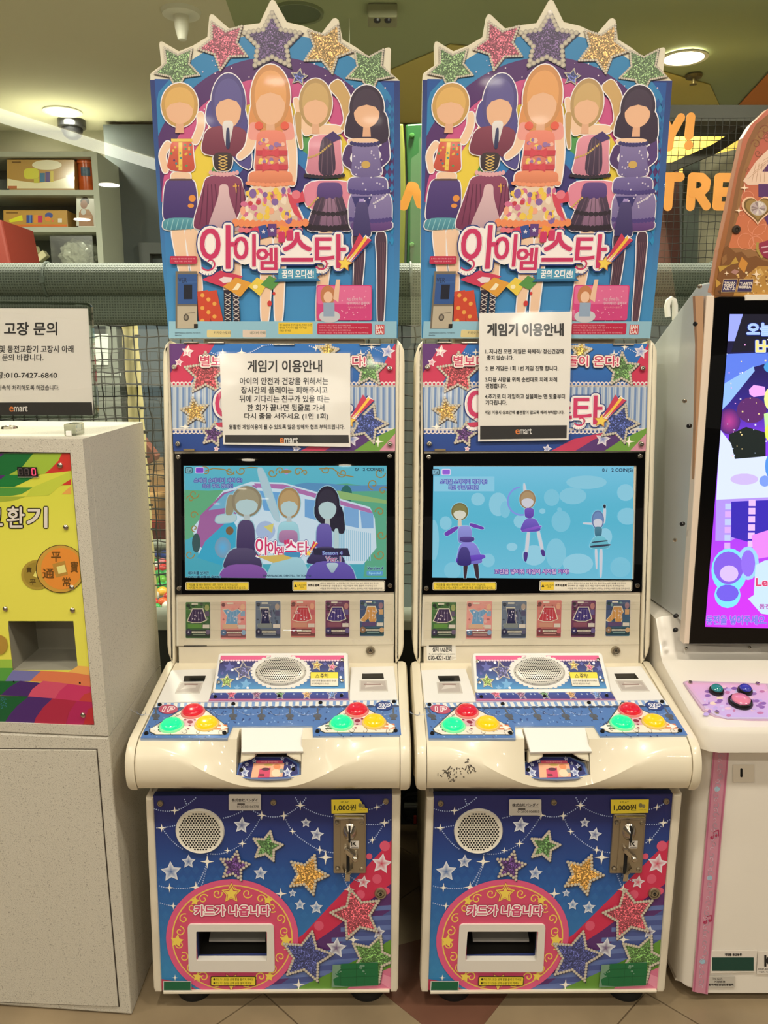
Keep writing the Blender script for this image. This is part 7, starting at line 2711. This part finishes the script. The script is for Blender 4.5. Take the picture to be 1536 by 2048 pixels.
for (u, v, r, c, nm) in ((1431.5, 1388, .0150, (30, 120, 120), 'teal'), (1488.5, 1387.5, .0150, (44, 50, 150), 'blue'), (1479.5, 1410, .0235, (206, 120, 146), 'pink')):
    p = PD.P(u, v, .0045)
    bt = obj('button', L(p, PD.n, [(r * 1.0, 0), (r * 1.02, .004), (r * .92, .008), (r * .78, .009)], 26), mat('button_ring_black', (26, 24, 26), .2), t3, nm + ' push button', smooth=True)
    obj('lens', L(p, PD.n, [(r * .78, .007), (r * .76, .012), (r * .55, .0155), (0, .017)], 26), mat('lens3_' + nm, c, .12, emit=c, es=.25, coat=.6), bt, smooth=True)
for u, v in ((1380, 1369.5), (1514, 1372), (1433, 1429)):
    screw(PD, u, v, .0045, oc, off=.0046)
pl3 = obj('speaker_plate', slab(PS3, [(1368, 1296), (1375, 1290), (1520, 1296), (1536, 1361), (1384, 1358), (1376, 1355)], .002, .001, bev=.0008), W3, t3)
hb = bmesh.new()
for j in range(9):
    n = 14 - abs(j - 4) if False else (15 if j in (3, 4) else 14 - abs(j - 3.5) * .6)
    x0 = (874 - abs(0)) if j == 0 else 0
lefts = [874, 862, 850, 836, 826, 845, 862, 880, 898]
rights = [1308, 1326, 1345, 1365, 1384, 1370, 1358, 1348, 1336]
for j in range(9):
    v = 244 + j * 26 + (j > 0) * 0
    n = [15, 16, 17, 18, 19, 18, 17, 16, 15][j]
    for i in range(n):
        u = lefts[j] + (rights[j] - lefts[j]) * i / (n - 1)
        p = PS3.P(1300 + u * .15365, 1280 + (v + (u - 870) * .02) * .15367, .0024)
        lathe(hb, p, PS3.n, [(0, 0), (.0014, 0)], 8)
obj('speaker_holes', hb, HOLE, pl3, kind='stuff')
for u, v in ((1371, 1297), (1498, 1295)):
    screw(PS3, u, v, .0032, pl3, off=.002)
# front details
st = [(1426, 1501), (1458, 1501), (1415, 1988), (1384, 1982)]
ps = obj('pink_strip', slab(P3, st, .0012, .0), mat('pink_film', (206, 140, 160), .4), t3, 'long pink decorated strip')
A = Art(P3, .0016)
A.poly([(1427, 1502), (1429.5, 1502), (1389, 1983), (1386, 1982)], (190, 104, 134)); A.poly([(1453.5, 1502), (1456.5, 1502), (1413, 1986), (1410, 1986)], (190, 104, 134)); A.z = 1
for k in range(24):
    f = k / 24
    x, y = 1441 - 40 * f, 1512 + 470 * f
    A.spiral(x + 2 * math.sin(k), y, 7, (176, 160, 176), 1.1, k * 60, 1.0, 1 if k % 2 else -1)
    A.spiral(x - 3, y + 9, 5, (214, 190, 206), 1.0, k * 80, .9, -1)
for y, c in ((1577, (160, 196, 212)), (1755, (160, 190, 210)), (1922, (160, 196, 214))):
    f = (y - 1512) / 470
    A.ell(1439 - 40 * f, y, 6, 5, c, 10)
for y in (1670, 1840):
    f = (y - 1512) / 470
    x = 1441 - 40 * f
    A.ell(x - 4, y + 4, 4, 3, (176, 50, 90), 8); A.ell(x + 6, y, 4, 3, (176, 50, 90), 8); A.line([(x - 1, y + 4), (x, y - 8), (x + 9, y - 11), (x + 9, y)], 1.6, (176, 50, 90))
A.build('strip_print', ps)
cs = obj('coin_label', slab(P3, rectpts(1466, 1529, 1508, 1564, 1), .0008, 0), mat('label_beige', (222, 212, 194), .4), t3)
obj('coin_slot', slab(P3, rectpts(1480, 1536, 1484.5, 1554, 2, 3), .0014, 0), HOLE, cs)
lab = obj('rating_label', slab(P3, [(1422, 1901), (1514, 1900), (1511, 1944), (1420, 1946)], .0008, 0), mat('label_white', (226, 218, 206), .5), t3)
A = Art(P3, .0012)
A.rect(1424, 1914, 1507, 1941, (20, 66, 54)); A.text('게임물 등급분류', 1449, 1906, 1483, 1911, (40, 36, 34), .3)
A.build('label_print', lab, [PAPER])
lab = obj('maker_label', slab(P3, [(1516, 1903), (1620, 1902), (1620, 1948), (1513, 1948)], .0008, 0), mat('label_white'), t3)
A = Art(P3, .0012)
A.text('KC', 1529, 1910, 1560, 1932, (26, 24, 24), 1.2); A.text('MSIP-REM', 1516, 1936, 1540, 1939.5, (50, 46, 44)); A.text('TSR 시험번호', 1517, 1941, 1556, 1945, (50, 46, 44))
A.build('label_print', lab, [PAPER])
lab = obj('grey_label', slab(P3, rectpts(1413, 1952, 1470, 1974, 1.5), .0010, 0), mat('label_grey', (196, 190, 178), .4), t3)
A = Art(P3, .0014)
A.text('TV.GSS', 1424, 1954.5, 1444, 1958.5, (70, 64, 60)); A.text('기판번호', 1428, 1960.5, 1450, 1964.5, (60, 56, 52), .2); A.text('한국게임산업진흥협회', 1417, 1966, 1466, 1970.5, (40, 36, 34), .3)
A.build('label_print', lab, [PAPER])
# screen column
P_S3 = tilt(1.64, .775, 1.655, 1.40)
S3 = mat('silver_steel', (196, 200, 200), .35, .35)
# side casing seen from the left
sp = bmesh.new()
sl = lambda u, v, D: at(u, v, D)
f_top = P_S3.P(1426, 562); f_bot = P_S3.P(1374, 1290)
side = [Vector((f_top.x, f_top.y + .004, f_top.z)), Vector((f_top.x - .006, 1.72, f_top.z - .002)), Vector((f_top.x - .03, 1.98, f_top.z - .16)), Vector((f_bot.x - .03, 1.98, .77)), Vector((f_bot.x, f_bot.y + .004, .77))]
prism(sp, side, [p + Vector((.6, 0, 0)) for p in side], .004)
obj('screen_casing', sp, S3, t3)
# ivory edge strip between casing and glass
obj('edge_strip', slab(P_S3, [(1411, 592), (1427, 592), (1425, 650), (1378, 1286), (1366, 1286), (1400, 760)], .006, .02, bev=.002), mat('ivory_edge', (226, 208, 188), .4), t3)
obj('warped_trim', slab(P_S3, [(1389, 592), (1406, 592), (1405, 700), (1396, 820), (1388, 1000), (1381, 1180), (1379, 1180), (1386, 1000), (1391, 820), (1394, 690), (1391, 640)], .003, .01), mat('tan_edge', (176, 136, 100), .6), t3, 'bent tan trim peeling from the side')
for u, v in ((1378, 852), (1364.5, 1048), (1351.5, 1232), (1350.5, 1260), (1391, 648)):
    p = P_S3.P(u, v) + Vector((-.0, .0, 0))
    q = Vector((p.x - .002, p.y - .002, p.z))
    obj('side_bolt', L(P_S3.P(u, v, -.000), (-.7, -.7, 0), [(.0048, -.004), (.0045, .003), (.003, .0045), (0, .0045)], 14), BLACKP, t3, smooth=True)
for u, v in ((1398.5, 573), (1368.5, 802), (1349, 1080)):
    obj('rivet', L(P_S3.P(u, v, .001), (-.7, -.7, 0), [(.0045, -.002), (.004, .002), (0, .003)], 12), CHROME, t3, smooth=True)
# vent louvres on the side
for k in range(5):
    p = at(1336 - k * 1.5, 1248 + k * 16, 1.80)
    bm = bmesh.new()
    tube(bm, [p + Vector((0, -.03, 0)), p + Vector((-.004, 0, 0)), p + Vector((0, .03, 0))], .0055, 8)
    obj('vent_louvre', bm, S3, t3, smooth=True)
# white handle loop at the back
bm = bmesh.new()
pts = [at(1336, 634, 1.9), at(1334, 612, 1.9), at(1337, 602, 1.9), at(1342, 598, 1.9), at(1348, 602, 1.9), at(1350, 612, 1.9), at(1350, 640, 1.9)]
tube(bm, pts, .007, 10)
obj('handle', bm, mat('white_enamel', (226, 226, 220), .3), t3, smooth=True)
bz = obj('screen_surround', slab(P_S3, [(1427, 596), (1436, 594), (1640, 594), (1640, 1286), (1376, 1286)], .008, .03, bev=.002), BEZEL, t3)
bz_pts = [(1455, 628), (1640, 628), (1640, 1256), (1406, 1251)]
disp = obj('display', slab(P_S3, bz_pts, .0092, -.008), BEZEL, bz)
A = Art(P_S3, .0098, [(1455.5, 629), (1590, 629), (1590, 1255), (1406.5, 1250.5)], lambda u, v: (1280 + u * .37101, 560 + v * .37109))
A.rect(330, 180, 900, 1880, lambda u, v: mix((20, 18, 40), (60, 40, 160), min(1, max(0, (v - 300) / 500))) if v < 800 else mix((120, 60, 220), (200, 60, 240), min(1, (v - 800) / 1000)), 3, 10); A.z = 1
A.poly([(460, 180), (545, 180), (520, 330), (455, 330)], (150, 160, 240)); A.poly([(440, 400), (700, 390), (700, 440), (600, 470), (440, 560)], (90, 120, 220)); A.poly([(545, 180), (720, 180), (720, 380), (480, 390)], (24, 22, 36))
A.z = 2
A.poly([(440, 560), (600, 465), (606, 490), (470, 660), (430, 700)], (140, 180, 250)); A.ell(470, 760, 60, 70, (180, 60, 140), 16, c2=(70, 36, 110)); A.ell(590, 700, 80, 70, (90, 40, 100), 16); A.z = 3
A.poly([(470, 830), (560, 790), (665, 820), (665, 950), (500, 965), (460, 930)], (26, 34, 30)); A.z = 4
A.poly([(418, 800), (480, 880), (500, 962), (700, 945), (720, 1170), (400, 1190)], (206, 216, 250)); A.poly([(400, 1180), (720, 1165), (720, 1240), (480, 1400), (395, 1400)], (170, 140, 240)); A.poly([(480, 1190), (720, 1180), (720, 1420), (620, 1420), (480, 1380)], (56, 40, 170)); A.z = 5
A.ell(550, 1070, 75, 30, (196, 176, 236), 14); A.ell(660, 1080, 30, 30, (120, 150, 240), 12)
for k in range(6):
    A.rect(448 - k * 1, 1200 + k * 42, 480 - k, 1232 + k * 42, (206, 160, 240) if k % 2 else (180, 190, 240)); A.rect(574 - k, 1180 + k * 44, 610 - k, 1214 + k * 44, (220, 180, 240))
A.poly([(590, 1370), (720, 1330), (720, 1480), (600, 1500)], (220, 130, 230))
rr4 = random.Random(5)
for k in range(46):
    A.rect(x := rr4.uniform(450, 700), y := rr4.uniform(240, 960), x + rr4.uniform(3, 9), y + rr4.uniform(3, 9), rr4.choice([(240, 240, 255), (240, 160, 220), (250, 220, 150), (200, 220, 255)]))
A.z = 6
A.poly([(575, 590), (600, 565), (660, 575), (665, 620), (600, 630), (578, 615)], (226, 160, 240)); A.ell(690, 640, 34, 60, (226, 236, 140), 14); A.ell(690, 470, 36, 30, (70, 150, 210), 12); A.poly([(655, 720), (720, 700), (720, 870), (665, 850)], (190, 226, 150)); A.ell(685, 1000, 24, 60, (80, 140, 220), 12); A.ell(690, 820, 30, 50, (220, 226, 90), 12)
A.poly([(340, 1660), (500, 1560), (720, 1500), (720, 1880), (340, 1880)], (200, 50, 230)); A.z = 7
# plain pale badge where the small figure stands
A.ell(470, 1560, 96, 120, (120, 214, 230), 20); A.ell(460, 1690, 70, 70, (120, 214, 230), 16); A.ell(570, 1520, 58, 90, (150, 200, 240), 16); A.z = 8
A.ell(465, 1545, 80, 88, (126, 90, 216), 20); A.ell(460, 1680, 60, 46, (110, 90, 220), 14); A.ell(570, 1520, 38, 72, (140, 104, 226), 14); A.z = 9
A.ell(468, 1575, 50, 44, (206, 180, 230), 16)
A.poly([(610, 1530), (660, 1505), (720, 1500), (720, 1800), (640, 1790), (570, 1710), (600, 1690)], (190, 214, 250)); A.z = 10
A.text('오늘', 565, 236, 700, 300, (160, 190, 240), 2, out=[((40, 60, 140), 8), ((190, 210, 250), 4)])
A.z = 10
A.text('버', 612, 322, 694, 410, (236, 214, 130), 3, out=[((40, 50, 120), 9), ((190, 206, 240), 5)])
A.z = 10
A.text('Let', 612, 1600, 700, 1642, (206, 70, 110), 2.5, out=[((240, 230, 250), 4)])
A.z = 10
A.text('동전', 630, 1738, 690, 1764, (170, 80, 160), 1); A.text('동전을 넣어주세요.', 345, 1800, 668, 1848, (120, 110, 214), 2.2, out=[((220, 150, 246), 3)])
A.build('display_picture', disp, [SCREEN3])
# topper board
P_T3 = tilt(1.66, 1.40, 1.64, 1.70)
tb = [(1429, 596), (1423, 584), (1437, 500), (1455, 420), (1474, 330), (1486, 276), (1502, 250), (1536, 218), (1590, 190), (1680, 170), (1700, 600)]
board = obj('topper_board', slab(P_T3, tb, .0, .02, bev=.002), mat('bronze_edge', (196, 140, 110), .4), t3, 'brown ornate topper board')
A = Art(P_T3, .0008, None, lambda u, v: (1380 + u * .205, 200 + v * .20508))
tbl = [((u - 1380) / .205, (v - 200) / .20508) for u, v in tb]
A.poly(tbl, lambda u, v: mix((196, 112, 92), (150, 100, 50), min(1, max(0, (v - 100) / 1600)))); A.z = 1
A.poly([(255, 1840), (400, 1100), (470, 700), (560, 400), (640, 240), (760, 140), (900, 80), (1500, 0), (1500, 1900), (250, 1900)], (140, 96, 60)); A.z = 2
A.poly([(300, 1840), (440, 1120), (505, 720), (600, 430), (680, 290), (800, 190), (1500, 30), (1500, 1900), (290, 1900)], (152, 108, 66)); A.z = 3
A.poly([(370, 1440), (470, 1120), (540, 720), (640, 470), (720, 340), (830, 240), (1500, 90), (1500, 1500)], lambda u, v: mix((186, 96, 80), (206, 120, 78), min(1, max(0, (v - 300) / 1100)))); A.z = 4
rr5 = random.Random(15)
for x, y, r in ((650, 1230, 90), (720, 1330, 120), (540, 1380, 80), (560, 950, 60), (640, 1400, 70), (500, 1100, 30)):
    pts = [(x + r * math.cos(k * .5236), y + r * math.sin(k * .5236)) for k in range(13)]
    A.line(pts, 5, (226, 150, 120))
for x, y, r, a0 in ((700, 330, 60, 0), (640, 430, 50, 180), (760, 360, 50, 90), (660, 520, 40, 0), (560, 680, 24, 90), (730, 290, 50, 200)):
    A.spiral(x, y, r, (140, 84, 60), 7, a0, 1.2)
# generic sleeve and ribbon shapes in place of the printed figure
A.z = 5
A.poly([(515, 790), (640, 600), (761, 480), (1500, 300), (1500, 830), (761, 825), (560, 830)], (232, 200, 176)); A.z = 6
A.poly([(700, 700), (761, 620), (1500, 500), (1500, 700)], (92, 52, 100)); A.poly([(663, 820), (1500, 820), (1500, 1260), (761, 1230), (720, 1150), (700, 950), (664, 945)], (92, 54, 106))
for k in range(4):
    A.line([(560 + k * 50, 770 - k * 60), (720 + k * 40, 640 - k * 40)], 4, (190, 150, 120)); A.line([(640 + k * 30, 620), (600 + k * 40, 800)], 4, (190, 150, 120))
A.z = 7
A.poly([(660, 1400), (780, 1360), (1500, 1300), (1500, 1600), (780, 1560), (690, 1520)], (150, 50, 76)); A.z = 8
A.line([(690, 1440), (900, 1400)], 12, (214, 170, 180)); A.line([(710, 1490), (900, 1450)], 12, (214, 170, 180)); A.line([(655, 1390), (650, 1460), (700, 1540)], 26, (176, 150, 76))
# gold field at the foot
A.poly([(240, 1850), (330, 1440), (360, 1420), (440, 1490), (500, 1480), (560, 1540), (640, 1520), (700, 1560), (780, 1580), (1500, 1620), (1500, 1910), (240, 1910)], (126, 82, 44)); A.z = 9
A.poly([(440, 1830), (560, 1700), (660, 1620), (1500, 1640), (1500, 1910), (420, 1910)], (186, 138, 66)); A.z = 10
for q, c in (([(305, 1540), (350, 1500), (355, 1560), (310, 1610)], (150, 104, 60)), ([(270, 1620), (380, 1620), (440, 1530), (470, 1590), (380, 1610), (285, 1680)], (190, 150, 66)), ([(465, 1620), (500, 1530), (560, 1590), (525, 1690)], (206, 140, 60)),
             ([(390, 1680), (430, 1650), (475, 1670), (440, 1705)], (176, 130, 120)), ([(245, 1740), (300, 1790), (250, 1830)], (196, 150, 66)), ([(260, 1860), (320, 1850), (290, 1900)], (90, 60, 40)), ([(620, 1680), (680, 1640), (720, 1700), (660, 1740)], (212, 170, 96))):
    A.poly(q, c)
for k in range(90):
    A.ell(rr5.uniform(450, 1100), rr5.uniform(1640, 1900), rr5.uniform(4, 13), c=rr5.choice([(226, 190, 120), (160, 110, 56), (214, 170, 90), (236, 214, 170), (140, 96, 50)]), n=6)
A.z = 11
# heart pendant
def heart(cx, cy, r, c, m=0):
    pts = []
    for k in range(30):
        t_ = 2 * math.pi * k / 30
        x = 16 * math.sin(t_) ** 3
        y = 13 * math.cos(t_) - 5 * math.cos(2 * t_) - 2 * math.cos(3 * t_) - math.cos(4 * t_)
        pts.append((cx + x / 16 * r, cy - y / 16 * r))
    A.poly(pts, c, m)
heart(655, 1060, 158, (240, 196, 160)); A.z = 12; heart(655, 1060, 138, (120, 92, 48)); A.z = 13; heart(655, 1058, 118, (160, 128, 70)); A.z = 14
A.ell(660, 1058, 82, 72, (198, 184, 170), 18); A.z = 15
for k in range(12):
    a = k * math.pi / 6
    A.tri([(660, 1058), (660 + 70 * math.cos(a), 1058 + 62 * math.sin(a)), (660 + 70 * math.cos(a + .4), 1058 + 62 * math.sin(a + .4))], [rr5.choice([(226, 214, 206), (150, 130, 130), (190, 170, 176)])] * 3)
A.z = 16
for x, y, r in ((525, 860, 44), (470, 1080, 40), (640, 1700, 50), (645, 1780, 34), (350, 1690, 26), (880, 1000, 60)):
    A.spark(x, y, r, (250, 226, 196))
A.z = 17
for q in ([(322, 1750), (455, 1748), (432, 1870), (300, 1872)], [(478, 1750), (610, 1748), (590, 1870), (452, 1870)]):
    A.poly([(sum(p[0] for p in q) / 4 + (x - sum(p[0] for p in q) / 4) * 1.06, sum(p[1] for p in q) / 4 + (y - sum(p[1] for p in q) / 4) * 1.06) for x, y in q], (222, 190, 140))
A.z = 18
for q in ([(322, 1750), (455, 1748), (432, 1870), (300, 1872)], [(478, 1750), (610, 1748), (590, 1870), (452, 1870)]):
    A.poly(q, (58, 48, 92))
A.z = 19
Wt = (232, 220, 206)
A.text('TAKARA', 328, 1774, 436, 1792, Wt, 1.6); A.text('TOMY', 322, 1797, 428, 1822, Wt, 2.4); A.text('A.R.T.S', 316, 1828, 426, 1852, Wt, 2)
A.text('T-ARTS', 480, 1778, 596, 1804, Wt, 2); A.text('KOREA', 470, 1812, 588, 1836, Wt, 2)
A.build('board_print', board)
screw(P_T3, 1380 + 448 * .205, 200 + 1265 * .20508, .0085, board, mat('dark_knob', (90, 80, 70), .25, .6), off=.001)
obj('board_ledge', slab(P_T3, [(1486, 594), (1490, 589), (1640, 589), (1640, 600), (1486, 601)], .01, 0, bev=.001), W3, t3)
